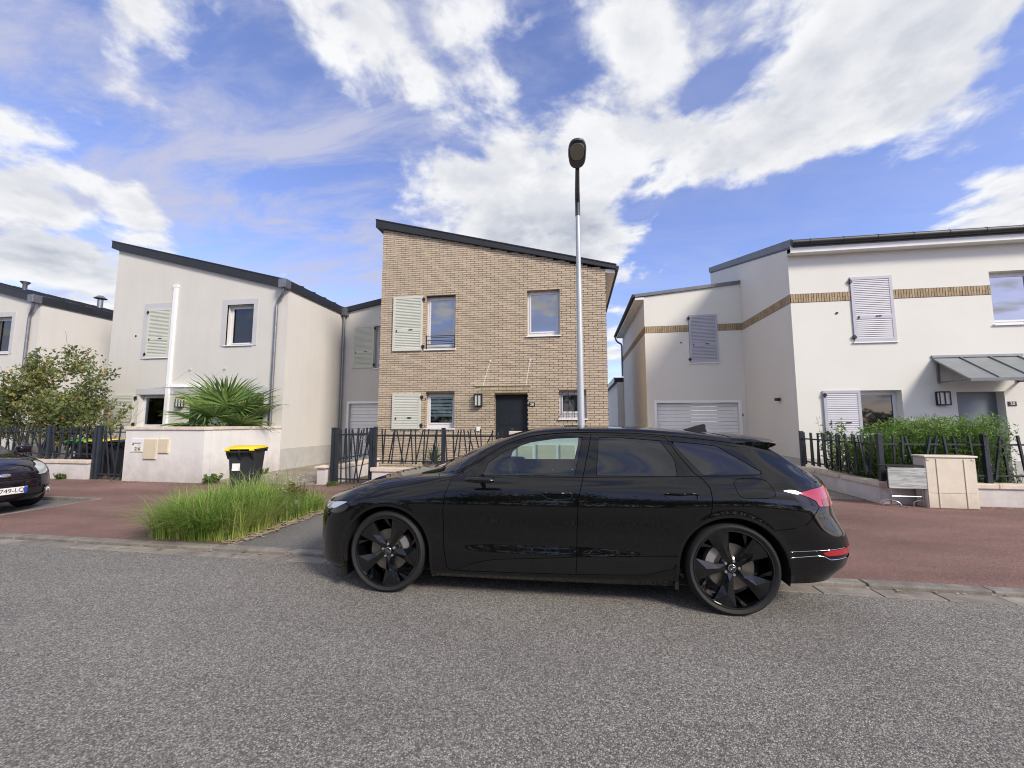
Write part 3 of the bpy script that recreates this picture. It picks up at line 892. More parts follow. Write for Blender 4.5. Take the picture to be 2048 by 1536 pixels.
# white trunking on the front
P = PX(F0)
tr = put('pipe_trunking', ybox(P, MB(), -13.59, -13.47, -.075, -.001, 1.0, 6.17), M['pvc_white'], h26)
put('trunking_branch', ybox(P, MB(), -13.468, -12.3, -.07, -.001, 2.69, 2.80), M['pvc_white'], tr)
put('trunking_cap', ybox(P, MB(), -13.61, -13.45, -.085, -.001, 6.171, 6.25), M['pvc_white'], tr)
put('wall_vent', MB().tube(P(-15.05, -.02, 4.52), P(-15.05, 0, 4.52), .03, n=10), M['black_iron'], h26)
wall_lamp(h26, P, -13.12, -12.88, 2.03, 2.36)
c26 = put('door_canopy', MB().box(-13.2, -11.5, F0 - .95, F0 - .002, 2.60, 2.612), M['canopy_glass'], h26)
for xx in (-12.75, -11.42):
    put('tie_rod', MB().tube((xx, F0 - .002, 3.30), (xx - .02, F0 - .86, 2.615), .003, n=6), M['zinc'], c26)
    put('rod_fixing', MB().tube((xx, F0 - .03, 3.30), (xx, F0, 3.30), .04, n=10), M['surround'], c26)
downpipe(h26, [(-9.14, 14.50, 5.80), (-9.14, 14.50, 0.0)], .05, (4.5, 2.6, 1.2))
put('gutter_box', MB().bbox(-9.27, -8.99, 14.36, 14.60, 5.80, 6.10, .01), M['zinc'], h26)
h24, o24, xl4, xr4 = gable_house(-10.12, 'grey rendered house with roof vents and chimney, beyond the fruit tree')
for (vx, vy) in ((-22.4, 12.7), (-23.2, 15.9)):
    zb = 6.15 + .2643 * (-19.29 - vx)
    v = put('roof_vent', MB().lathe([(.07, -.25), (.07, .22), (.16, .34), (.15, .34), (.0, .30)] if vy < 14 else [(.11, -.3), (.11, .40), (.0, .42)], 16, 'z', (vx, vy, zb)), M['zinc'], h24, smooth=True, angle=40)
    if vy > 14:
        put('vent_cowl', MB().lathe([(.26, .46), (.10, .60), (.0, .62), (.0, .44), (.26, .46)], 16, 'z', (vx, vy, zb)), M['zinc'], v)
ch = put('chimney', MB().lathe([(.2, -.8), (.2, .95), (.0, .96)], 16, 'z', (-23.2, 17.2, 7.1)), M['black_iron'], h24, smooth=True, angle=40)
put('chimney_cap', MB().lathe([(.33, .98), (.33, 1.04), (0, 1.10)], 16, 'z', (-23.2, 17.2, 7.1)), M['black_iron'], ch)

# garage wing between 26 and 28
WY = 14.60
P = PX(WY)
wg = wthing('garage_wing', 'narrow rendered garage wing set back between the grey house and brick house', 'building', (-7.6, 17, 0))
og = [(-8.84, -6.2, .04, 2.27), (-7.83, -6.9, 3.66, 5.37)]
m = wall_mesh(P, -9.22, -5.985, 0, 5.98, 6.60, og, depth=.2)
m.quad((-9.22, 18.3, 0), (-5.985, 18.3, 0), (-5.985, 18.3, 6.6), (-9.22, 18.3, 5.98))
for xx_, zz_ in ((-9.22, 5.98), (-5.985, 6.6)):
    m.quad((xx_, WY, 0), (xx_, 18.3, 0), (xx_, 18.3, zz_), (xx_, WY, zz_))
put('wall', m, M['render_cream'], wg, fix=False)
put('roof', MB().prism([(-9.20, 6.14), (-5.99, 6.75), (-5.99, 6.52), (-9.20, 5.94)], 'y', WY - .10, 18.4), M['roof_zinc'], wg)
garage_door(wg, P, -8.94, -6.12, .04, 2.27)
shutter(wg, P, -8.76, -7.86, 3.68, 5.375, 'shutter_sage', hinge=(-7.83, 1), mid=.37)
window(wg, P, *og[1], depth=.16)

# ================================================================ white house (no. 30)
h30 = wthing('white_house', 'white rendered house with brick soldier band, grey shutters and zinc porch roof', 'house', (9.8, 14.5, 0))
P = PX(F0)
X0, X1 = 5.70, 14.2
o30 = {'s': (7.13, 8.10, 3.60, 5.32), 'w2': (10.25, 11.30, 3.945, 5.29), 'w6': (7.15, 8.10, 1.15, 2.345), 'door': (9.28, 10.28, .04, 2.285), 'w7': (12.2, 13.2, 1.15, 2.345)}
m = wall_mesh(P, X0, X1, 0, 6.05, 6.05, list(o30.values()), depth=.24)
zr = lambda y: 6.165 + .27 * (y - F0)
m.quad((X0, F0, 0), (X0, 17.5, 0), (X0, 17.5, zr(17.5)), (X0, F0, zr(F0)))
m.quad((X1, F0, 0), (X1, 17.5, 0), (X1, 17.5, zr(17.5)), (X1, F0, zr(F0)))
m.quad((X0, 17.5, 0), (X1, 17.5, 0), (X1, 17.5, zr(17.5)), (X0, 17.5, zr(17.5)))
w30 = put('wall', m, M['render_white'], h30, fix=False)
put('plinth', MB().box(X0 - .012, X0 - .0005, F0 - .012, 14.59, 0, .615).box(X0 - .0005, o30['door'][0] - .05, F0 - .012, F0 - .0005, 0, .615).box(o30['door'][1] + .05, X1, F0 - .012, F0 - .0005, 0, .615), M['plinth'], h30)
def lerpz(y): return 6.29 + .27 * (y - 11.2)
rf = put('roof', MB().prism([(11.16, 6.28), (17.54, 6.28 + .27 * 6.38), (17.54, 6.10 + .27 * 6.38), (11.16, 6.10)], 'x', X0 + .0, X1 + .2), M['roof_grey'], h30)
put('verge_trim', MB().prism([(11.13, 6.335), (17.55, 6.335 + .27 * 6.42), (17.55, 6.13 + .27 * 6.42), (11.13, 6.13)], 'x', X0 - .035, X0 - .002), M['roof_grey'], rf)
gt = put('gutter', MB().path([(X0 - .06, 11.09, 6.21), (X1 + .2, 11.09, 6.21)], .075, 12), M['roof_zinc'], rf, smooth=True, angle=50)
for k in range(11):
    put('gutter_bracket', MB().tube((X0 + .35 + k * .78, 11.09, 6.21), (X0 + .385 + k * .78, 11.09, 6.21), .082, n=12), M['roof_zinc'], gt)
put('fascia_board', MB().box(X0 - .055, X1 + .2, 11.165, 11.19, 5.97, 6.17), M['soffit'], rf)
for k in range(4):
    put('soffit_panel', MB().box(X0 - .05 + k * 2.2, X0 - .056 + (k + 1) * 2.2, 11.192, F0 - .002, 5.985, 6.0), M['soffit'], rf)
# soldier brick band: bricks alternately full height and split in two
BZ0, BZ1 = 4.700, 4.938
u_full = MB().box(-.0245, .0245, 0, .03, 0, BZ1 - BZ0 - .012).mesh('brick', M['brick_band'])
u_half = MB().box(-.0245, .0245, 0, .03, 0, (BZ1 - BZ0 - .024) / 2).mesh('brick', M['brick_band'])
def band(par, P, a, b, base, skip=()):
    put('band_mortar', ybox(P, MB(), a, b, -.006, .02, BZ0, BZ1), M['mortar_dark'], base)
    o = Vector(P(0,0,0)); ux = Vector(P(1,0,0)) - o; rz = math.atan2(ux.y, ux.x)
    n = int((b - a) / .0605); st = (b - a) / n
    for k in range(n):
        u = a + st * (k + .5)
        if k % 2:
            inst('brick', u_full, base, P(u, -.014 + rb.uniform(0, .003), BZ0 + .006), (0, 0, rz))
        else:
            for j in range(2):
                inst('brick', u_half, base, P(u, -.014 + rb.uniform(0, .003), BZ0 + .006 + j * (BZ1 - BZ0 - .012) / 2 ), (0, 0, rz))
band(h30, P, X0 + .0, 7.128, w30)
band(h30, P, 8.102, 10.248, w30)
P2 = lambda u, d, z: (X0 + d, WY - u, z)      # side wall facing -X, u runs towards the street
band(h30, P2, 0, WY - F0, w30)
window(h30, P, *o30['w2'], depth=.18, bottom=.03)
window(h30, P, *o30['w6'], depth=.18, glass='window_dark')
window(h30, P, *o30['w7'], depth=.18, glass='window_dark')
window(h30, P, *o30['s'], depth=.18)
shutter(h30, P, 7.135, 8.095, 3.605, 5.315, 'shutter_grey', dep=-.03, hinge=(7.13, -1), mid=.37)
shutter(h30, P, 6.30, 7.148, 1.15, 2.345, 'shutter_grey', hinge=(6.33, -1), mid=None)
a, b, c, d = o30['door']
dr = put('front_door', ybox(P, MB(), a, b, .2, .24, c, d), M['door_grey'], h30)
put('door_panel', ybox(P, MB(), a + .03, b - .14, .192, .199, c + .03, d - .04), M['door_grey'], dr)
put('door_handle', MB().tube(P(a + .12, .17, 1.05), P(a + .24, .17, 1.05), .012), M['steel'], dr)
wall_lamp(h30, P, 8.82, 9.06, 1.95, 2.295)
number_plate(h30, P, 10.33, 10.50, 1.925, 2.035, '30')
for (vx, vz) in ((6.78, 4.38),):
    put('wall_vent', MB().tube(P(vx, -.02, vz), P(vx, 0, vz), .03, n=10), M['black_iron'], h30)
# zinc porch roof
cp = put('porch_roof', MB().prism([(F0 - .002, 3.14), (10.53, 2.53), (10.53, 2.49), (F0 - .002, 3.10)], 'x', 8.83, 10.73), M['canopy_zinc'], h30)
put('wall_flashing', MB().box(8.82, 10.74, F0 - .035, F0 - .001, 3.142, 3.20), M['canopy_zinc'], cp)
put('edge_strip', MB().box(8.82, 10.74, 10.50, 10.527, 2.465, 2.535), M['roof_grey'], cp)
for xx in (9.40, 10.02, 10.62):
    put('standing_seam', MB().prism([(F0 - .03, 3.128), (10.535, 2.533), (10.535, 2.565), (F0 - .03, 3.16)], 'x', xx, xx + .028), M['canopy_zinc'], cp)
for xx in (8.90, 10.58):
    bk = MB(); bk.box(xx, xx + .04, F0 - .045, F0 - .001, 2.50, 3.06); bk.box(xx, xx + .04, 10.62, F0 - .046, 2.50, 2.535)
    put('bracket', bk, M['roof_grey'], cp)
# security lamp on the side wall
sl = put('security_light', MB().tube((X0 - .0, 12.35, 2.18), (X0 - .06, 12.35, 2.18), .045, n=10), M['black_plastic'], h30)
put('light_head', MB().bbox(X0 - .13, X0 - .05, 12.22, 12.40, 2.14, 2.22, .02), M['black_plastic'], sl)

# garage wing of no. 30
g30 = wthing('garage_wing', 'set back garage wing with brick band and white ribbed garage door', 'building', (4.1, 17.5, 0))
P = PX(WY)
og = [(2.795, 5.44, .04, 2.205), (3.955, 4.90, 3.60, 5.29)]
m = wall_mesh(P, 2.47, 5.698, 0, 6.02, 6.36, og, depth=.2)
m.quad((2.47, WY, 0), (2.47, 21.3, 0), (2.47, 21.3, 6.02), (2.47, WY, 6.02))
m.quad((2.47, 21.3, 0), (5.698, 21.3, 0), (5.698, 21.3, 6.36), (2.47, 21.3, 6.02))
wg30 = put('wall', m, M['render_white'], g30, fix=False)
rf = put('roof', MB().prism([(2.16, 6.13), (5.698, 6.445), (5.698, 6.33), (2.16, 6.02)], 'y', WY - .06, 21.4), M['roof_grey'], g30)
put('soffit', MB().prism([(2.165, 6.012), (2.468, 6.018), (2.468, 5.93), (2.165, 5.93)], 'y', WY - .02, 21.3), M['soffit'], rf)
put('gutter', MB().path([(2.10, WY - .06, 6.07), (2.10, 21.5, 6.07)], .06, 10), M['roof_zinc'], rf, smooth=True, angle=50)
garage_door(g30, P, 2.705, 5.54, .04, 2.205, n=17)
put('key_switch', ybox(P, MB(), 5.545, 5.585, -.02, 0, 1.75, 1.83), M['door_grey'], g30)
band(g30, P, 2.47, 3.953, wg30)
band(g30, P, 4.902, 5.698, wg30)
window(g30, P, *og[1], depth=.16)
shutter(g30, P, 3.96, 4.895, 3.605, 5.285, 'shutter_grey', dep=-.03, hinge=(3.955, -1), mid=.37)
put('wall_vent', MB().tube(P(3.68, -.02, 4.32), P(3.68, 0, 4.32), .025, n=10), M['black_iron'], g30)
P3 = lambda u, d, z: (2.47 + d, 21.3 - u, z)
sb = MB(); ybox(P3, sb, 0, 6.70, -.006, .01, BZ0, BZ1)
n = int(6.70 / .0605)
put('band_mortar', sb, M['mortar_dark'], wg30)
sb = MB()
for k in range(n):
    u = .03 + k * 6.70 / n
    if k % 2: ybox(P3, sb, u - .0245, u + .0245, -.014, .01, BZ0 + .006, BZ1 - .006)
    else:
        ybox(P3, sb, u - .0245, u + .0245, -.014, .01, BZ0 + .006, (BZ0 + BZ1) / 2 - .006); ybox(P3, sb, u - .0245, u + .0245, -.014, .01, (BZ0 + BZ1) / 2 + .006, BZ1 - .006)
tag(put('brick_band', sb, M['brick_band'], wg30), kind='stuff')
downpipe(g30, [(2.10, 21.2, 6.0)] + elbow((2.10, 21.2, 5.95), (2.12, 21.2, 5.72), (2.36, 21.2, 5.62)) + elbow((2.38, 21.2, 5.6), (2.41, 21.2, 5.55), (2.41, 21.2, 5.4)) + [(2.41, 21.2, 3.9)], .045, (4.6,))
ax = wthing('annex', 'low flat roofed annex behind the white garage wing', 'building', (3.6, 24.4, 0))
put('wall', MB().box(2.15, 5.4, 21.32, 27.5, 0, 3.62), M['render_white'], ax)
put('roof', MB().box(2.02, 5.5, 21.31, 27.7, 3.625, 3.86), M['roof_zinc'], ax)
put('roof_trim', MB().box(1.99, 2.018, 21.31, 27.7, 3.62, 3.88), M['zinc'], ax)
# ================================================================ garden walls
def low_wall(name, label, pieces, top, cop, group=None, cat='wall', over=.035, cop_len=.98):
    """pieces: (x0,x1,y0,y1) boxes; coping stones laid along the longer side"""
    cx, cy = (pieces[0][0] + pieces[0][1]) / 2, (pieces[0][2] + pieces[0][3]) / 2
    t = wthing(name, label, cat, (cx, cy, 0), group)
    m = MB()
    for x0, x1, y0, y1 in pieces:
        m.box(x0, x1, y0, y1, -.02, top - cop)
    put('wall_body', m, M['wall_white'], t)
    for x0, x1, y0, y1 in pieces:
        along = 'x' if (x1 - x0) > (y1 - y0) else 'y'
        ln = (x1 - x0) if along == 'x' else (y1 - y0)
        n = max(1, round(ln / cop_len)); st = ln / n
        for k in range(n):
            g = .003
            e0 = over if k == 0 else -g
            e1 = over if k == n - 1 else -g
            if along == 'x': b = (x0 + k*st - e0, x0 + (k+1)*st + e1, y0 - over, y1 + over)
            else: b = (x0 - over, x1 + over, y0 + k*st + .04, y0 + (k+1)*st - g)
            put('coping_stone', MB().bbox(*b, top - cop + .001, top + rnd.uniform(-.002, .002), .012), M['coping'], t)
    return t
low_wall('garden_wall', 'low white garden wall under the dark fence, before the fruit tree', [(-18.6, -12.81, 8.87, 9.07)], .53, .09)
bw26 = low_wall('meter_wall', 'tall white wall with cream meter boxes, in front of the palm', [(-11.59, -9.225, 8.79, 8.99), (-9.425, -9.225, 8.995, 11.44)], 1.425, .085)
P = PX(8.79)
mbx = put('letter_box', ybox(P, MB(), -11.39, -11.01, -.02, 0, .78, 1.112), M['white_paint'], bw26)
put('letter_flap', ybox(P, MB(), -11.33, -11.07, -.026, -.021, .995, 1.01).tube((-11.31, 8.76, .97), (-11.31, 8.77, .97), .018, n=8), M['ink'], mbx)
put('name_plate', ybox(P, MB(), -11.16, -11.07, -.028, -.021, .955, .985), M['pvc'], mbx)
for k, chx in enumerate(('2', '6')):
    u = -11.21 + k * .10
    pl = put('number_tile', ybox(P, MB(), u - .045, u + .045, -.027, -.021, .80, .915), M['box_beige'], mbx)
    me = text_mesh(chx, .115, M['ink']); o = bpy.data.objects.new('numeral', me); link(o, pl); o.location = (u, 8.79 - .029, .857); o.rotation_euler = (R(90), 0, 0)
for a, b, c, d in ((-10.975, -10.59, .596, 1.112), (-10.535, -10.23, .752, 1.115)):
    bx = put('meter_box', ybox(P, MB(), a, b, -.03, 0, c, d), M['box_beige'], bw26)
    put('box_door', MB().bbox(a + .012, b - .012, 8.79 - .042, 8.79 - .031, c + .012, d - .012, .004), M['box_beige'], bx)
    put('box_lock', MB().tube((b - .035, 8.745, (c + d) / 2), (b - .035, 8.752, (c + d) / 2), .008, n=8), M['ink'], bx)
low_wall('garden_wall', 'low white garden wall under the fence before the brick house', [(-4.80, -1.50, 9.0, 9.2)], .465, .09)
low_wall('garden_wall', 'low white garden wall receding beside the driveway to the brick house', [(-6.06, -5.88, 9.36, 11.43)], .465, .09)
bw28 = low_wall('meter_wall', 'tall white wall with meter boxes behind the black estate car', [(-1.46, .90, 8.95, 9.15), (.70, .90, 9.155, 11.43)], 1.335, .08)
P = PX(8.95)
for a, b, c, d in ((-1.30, -.95, .62, 1.02), (-.86, -.42, .5, 1.05), (-.36, -.02, .5, 1.05)):
    bx = put('meter_box', ybox(P, MB(), a, b, -.03, 0, c, d), M['wall_white'], bw28)
    put('box_door', MB().bbox(a + .012, b - .012, 8.95 - .042, 8.95 - .031, c + .012, d - .012, .004), M['box_beige'], bx)
pil = wthing('gate_pillar', 'short white pillar with cap beside the driveway gate', 'pillar', (-6.12, 9.1, 0))
put('pillar_body', MB().box(-6.22, -6.02, 9.0, 9.2, -.02, .43), M['wall_white'], pil)
put('pillar_cap', MB().add([(-6.27,8.95,.431),(-5.97,8.95,.431),(-5.97,9.25,.431),(-6.27,9.25,.431),(-6.27,8.95,.465),(-5.97,8.95,.465),(-5.97,9.25,.465),(-6.27,9.25,.465),(-6.12,9.1,.50)],
    [(0,3,2,1),(0,1,5,4),(1,2,6,5),(2,3,7,6),(3,0,4,7),(4,5,8),(5,6,8),(6,7,8),(7,4,8)]), M['coping'], pil)
low_wall('garden_wall', 'low white garden wall under the fence and hedge of the white house', [(5.56, 14.0, 8.58, 8.78), (5.56, 5.74, 8.785, 11.43)], .43, .085)

# ================================================================ fences of slanting bars
bar_cache = {}
def bar(h, w):
    k = (round(h, 2), w)
    if k not in bar_cache:
        bar_cache[k] = MB().box(-w/2, w/2, -w/2, w/2, -h/2, h/2).mesh('slat', M['anthracite'])
    return bar_cache[k]
def fence(name, label, p0, p1, zb, zt, rails, posts, post_z, spacing=.115, tilt=6.5, seed=1, gate=False, cat='fence', frame=False, w=.024):
    r = random.Random(seed)
    a, b = Vector((*p0, 0)), Vector((*p1, 0))
    d = (b - a); ln = d.length; d.normalize()
    rz = math.atan2(d.y, d.x)
    t = wthing(name, label, cat, ((a.x + b.x) / 2, (a.y + b.y) / 2, post_z), None)
    n = Vector((-d.y, d.x, 0))
    for z in rails:
        m = MB().box(0, ln, -.014, .014, -.016, .016)
        put('rail', m, M['anthracite'], t, loc=(a.x, a.y, z), rot=(0, 0, rz))
    for s in posts:
        p = a + d * s
        pm = MB().box(-.038, .038, -.038, .038, 0, zt + .012 - post_z)
        po = put('post', pm, M['anthracite'], t, loc=(p.x, p.y, post_z), rot=(0, 0, rz))
        put('post_cap', MB().bbox(-.043, .043, -.043, .043, 0, .018, .005), M['anthracite'], po, loc=(0, 0, zt + .0125 - post_z))
    s = .06
    i = 0
    me = bar(zt - zb, w)
    while s < ln - .04:
        if all(abs(s - q) > .075 for q in posts):
            p = a + d * s + n * (.0275 * (1 if i % 2 else -1))
            an = R(r.gauss(0, tilt))
            dz = r.uniform(-.012, .012)
            inst('slat', me, t, (p.x, p.y, (zb + zt) / 2 + dz), (0, an, rz))
        i += 1
        s += spacing * r.uniform(.55, 1.5)
    return t
fence('fence', 'dark slanted bar fence on the low wall before the fruit tree', (-18.5, 8.97), (-12.82, 8.97), .60, 1.42, (1.275, .685), (0.2, 2.2, 4.18), .53, spacing=.118, seed=3)
g26 = fence('garden_gate', 'dark slanted bar gate beside the white wall, bins behind it', (-12.74, 8.95), (-11.62, 8.95), .05, 1.42, (1.275, .168), (.0,.13), .0, spacing=.16, seed=5, gate=True, cat='gate')
fence('fence', 'dark slanted bar fence before the brick house, potted agave behind it', (-4.79, 9.1), (-1.44, 9.1), .55, 1.375, (1.22, .617), (.0, 1.71, 3.33), .465, spacing=.118, tilt=8.5, seed=9)
g28 = fence('garden_gate', 'dark slanted bar gate with steel latch between brick house fence and driveway', (-5.93, 9.1), (-4.86, 9.1), .08, 1.375, (1.235, .168), (.04, .14, 1.04), .03, spacing=.10, seed=12, gate=True, cat='gate')
put('lock_case', MB().box(-4.97, -4.90, 9.05, 9.15, 1.0, 1.22), M['black_iron'], g28)
put('latch', MB().tube((-4.98, 9.03, 1.13), (-5.14, 9.03, 1.12), .012, n=8).box(-5.02, -4.98, 9.03, 9.06, 1.04, 1.20), M['steel'], g28)
fence('fence', 'dark slanted bar fence receding beside the driveway of the brick house', (-5.97, 9.25), (-5.97, 11.40), .55, 1.375, (1.22, .617), (.05, 2.1), .465, spacing=.125, seed=15)
fence('fence', 'dark slanted bar fence along the front of the hedge', (5.68, 8.70), (12.2, 8.70), .49, 1.285, (1.125, .565), (.02, 1.73, 3.6, 5.5), .43, spacing=.145, tilt=8, seed=22, w=.032)
fence('fence', 'dark slanted bar fence along the side of the hedge by the white house', (5.65, 8.86), (5.65, 11.36), .50, 1.285, (1.125, .565), (2.42,), .43, spacing=.12, tilt=5, seed=25, w=.030)

# ================================================================ wheelie bins
def wheelie_bin(label, loc, rz, lid='bin_yellow', sticker=True, group='wheelie bins', s=1.0, scale_h=1.0):
    t = thing('wheelie_bin', label, 'bin', loc, R(rz), group)
    H_ = .93 * scale_h
    # local axes: back (handle side) at -y, front at +y
    b = MB()
    bt = [(-.24, -.27), (.24, -.27), (.24, .27), (-.24, .27)]
    bb = [(-.20, -.20), (.20, -.20), (.19, .20), (-.19, .20)]
    n = 4
    zs = [(.05, 0), (.06, .02), (H_ - .10, .97), (H_, 1.0)]
    rings = []
    for z, k in zs:
        kk = k
        rings.append([(bb[i][0] * (1 - kk) + bt[i][0] * kk, bb[i][1] * (1 - kk) + bt[i][1] * kk, z) for i in range(4)])
    vs = [p for r_ in rings for p in r_]
    fs = [(0, 1, 2, 3)]
    for i in range(len(rings) - 1):
        for k in range(4):
            fs.append((i*4 + k, i*4 + (k+1) % 4, (i+1)*4 + (k+1) % 4, (i+1)*4 + k))
    b.add(vs, fs)
    bm = bmesh.new()
    bo = put('bin_body', b, M['bin_body'], t)
    md = bo.modifiers.new('bevel', 'BEVEL'); md.width = .03; md.segments = 3; md.limit_method = 'ANGLE'; md.angle_limit = R(40)
    rim = MB(); rim.bbox(-.285, .285, -.30, .33, H_, H_ + .035, .012)
    rim.bbox(-.27, .27, .28, .335, H_ - .05, H_ - .001, .01)
    put('rim', rim, M['bin_body'], t)
    hd = MB().tube((-.24, -.37, H_ - .02), (.24, -.37, H_ - .02), .016, n=10)
    for x in (-.245, -.03, .20):
        hd.add([(x, -.29, H_ - .17), (x + .03, -.29, H_ - .17), (x + .03, -.27, H_ + .02), (x, -.27, H_ + .02), (x, -.39, H_ - .045), (x + .03, -.39, H_ - .045), (x + .03, -.39, H_ + .02), (x, -.39, H_ + .02)],
               [(0,1,2,3),(4,7,6,5),(0,4,5,1),(1,5,6,2),(2,6,7,3),(3,7,4,0)])
    put('handle', hd, M['bin_body'], t)
    # lid, slightly domed and hinged over the handle
    ld = MB()
    prof = [(-.40, H_ + .037), (-.36, H_ + .062), (-.15, H_ + .085), (.12, H_ + .090), (.30, H_ + .070), (.365, H_ + .045), (.365, H_ + .037)]
    ws = [.25, .265, .285, .285, .285, .27, .27]
    vs, fs = [], []
    for (y, z), w_ in zip(prof, ws):
        vs += [(-w_, y, H_ + .037), (-w_ + .03, y, z), (w_ - .03, y, z), (w_, y, H_ + .037)]
    for i in range(len(prof) - 1):
        for k in range(3):
            fs.append((i*4 + k, (i+1)*4 + k, (i+1)*4 + k + 1, i*4 + k + 1))
        fs.append((i*4, i*4 + 3, (i+1)*4 + 3, (i+1)*4))
    ld.add(vs, fs)
    for x in (-.26, .18):
        ld.tube((x, -.40, H_ + .02), (x + .08, -.40, H_ + .02), .024, n=10)
    put('lid', ld, M[lid], t, smooth=True, angle=35)
    for x in (-.225, .185):
        wm = MB().lathe([(.0, 0), (.06, 0), (.09, .005), (.1, .02), (.09, .04), (.06, .04), (0, .04)], 20, 'x', (0, 0, 0))
        put('wheel', wm, M['black_plastic'], t, smooth=True, angle=40, loc=(x, -.22, .10))
    if sticker:
        st = put('sticker', MB().box(-.17, -.03, -.276, -.270, H_ - .42, H_ - .13), M['sticker'], t, rot=(0, 0, 0))
        st.rotation_euler = (R(-3.6), 0, 0); st.location = (0, -.02, 0.0)
        ln = MB()
        for k in range(5):
            ln.box(-.16, -.05 - .02 * (k % 3), -.2785, -.2765, H_ - .20 - k * .018, H_ - .193 - k * .018)
        put('print', ln, M['ink'], st)
    return t
wheelie_bin('dark wheelie bin with bright yellow lid standing behind the tall grass', (-6.82, 7.52, PV), 22, 'bin_yellow')
wheelie_bin('dark wheelie bin with green lid behind the slanted bar fence', (-14.15, 9.75, .036), -8, 'bin_green')
wheelie_bin('dark wheelie bin with yellow lid behind the slanted bar fence', (-13.40, 9.72, .036), -4, 'bin_yellow')
wheelie_bin('all dark wheelie bin standing behind the bars of the garden gate', (-12.48, 9.55, .036), 6, 'bin_body', sticker=False)

# ================================================================ street lamp
lp = wthing('street_lamp', 'tall pale grey street lamp with dark flat oval head', 'street lamp', (.09, 7.2, 0))
put('pole', MB().lathe([(.085, .03), (.085, .05), (.072, .07), (.068, 1.1), (.064, 1.15), (.037, 5.62), (0, 5.63)], 24, 'z', (.09, 7.2, 0)), M['pole_grey'], lp, smooth=True, angle=40)
put('base_plate', MB().bbox(-.07, .25, 7.04, 7.36, .028, .05, .006), M['pole_grey'], lp)
put('access_door', MB().box(.045, .135, 7.126, 7.136, .45, .95), M['pole_grey'], lp)
arm = put('arm', MB().path([(.09, 7.2, 5.35), (.09, 7.2, 5.60), (.088, 7.12, 5.66), (.085, 6.9, 5.675), (.085, 6.32, 5.70)], [.047, .047, .046, .042, .034], 12), M['lamp_head'], lp, smooth=True, angle=50)
hp = []
NH = 28
def oval(t, k=1.0):
    a = 2 * math.pi * t
    w_ = .142 * k; l_ = .30 * k
    c, s = math.cos(a), math.sin(a)
    e = 2 / 2.6
    return (math.copysign(abs(c) ** e, c) * w_ * (1.0 if s > 0 else .96), -math.copysign(abs(s) ** e, s) * l_)
hm = MB()
rings = []
for k, z in ((.90, -.02), (1.0, 0.0), (1.0, .03), (.85, .06), (.4, .075)):
    rings.append([(.083 + oval(i / NH, k)[0], 6.02 + oval(i / NH, k)[1], 5.735 + z + .10 * -(oval(i / NH, k)[1])) for i in range(NH)])
vs = [p for r_ in rings for p in r_]
fs = [tuple(range(NH - 1, -1, -1)), tuple(range(4 * NH, 5 * NH))]
for i in range(4):
    for k in range(NH):
        fs.append((i*NH + k, i*NH + (k+1) % NH, (i+1)*NH + (k+1) % NH, (i+1)*NH + k))
hm.add(vs, fs)
head = put('lamp_head', hm, M['lamp_head'], lp, smooth=True, angle=35)
lz = MB()
def lens_ring(kx, ky, dz):
    out = []
    for i in range(NH):
        x, y = oval(i / NH, 1)
        yy = -.09 + y * ky
        out.append((.083 + x * kx, 6.02 + yy, 5.735 + dz + .10 * -yy))
    return out
r1, r2 = lens_ring(.80, .60, -.018), lens_ring(.74, .56, -.034)
lz.add(r1 + r2, [tuple(range(2*NH - 1, NH - 1, -1))] + [(k, (k+1) % NH, NH + (k+1) % NH, NH + k) for k in range(NH)])
put('lamp_lens', lz, M['lamp_lens'], head)
r0, r1b = lens_ring(.86, .64, -.0245), lens_ring(.80, .60, -.0255)
put('lens_seal', MB().add(r0 + r1b, [(k, (k+1) % NH, NH + (k+1) % NH, NH + k) for k in range(NH)]), M['ink'], head)

# ================================================================ utility cabinet
cb = wthing('utility_cabinet', 'beige street utility cabinet against the low white wall', 'cabinet', (6.5, 8.4, 0))
put('cabinet_body', MB().bbox(6.12, 6.90, 8.30, 8.545, .02, .91, .008), M['cabinet'], cb)
for a, b, c, d in ((6.13, 6.89, .292, .895), (6.13, 6.89, .035, .286)):
    put('cabinet_panel', MB().bbox(a, b, 8.283, 8.299, c, d, .005), M['cabinet'], cb)
for xx in (6.285, 6.705):
    put('cabinet_rib', MB().bbox(xx, xx + .02, 8.273, 8.282, .04, .89, .004), M['cabinet'], cb)
put('cabinet_top', MB().bbox(6.10, 6.92, 8.265, 8.555, .9115, .945, .008), M['cabinet'], cb)
put('hinge', MB().box(6.14, 6.19, 8.272, 8.282, .865, .885).box(6.83, 6.88, 8.272, 8.282, .865, .885), M['box_beige'], cb)

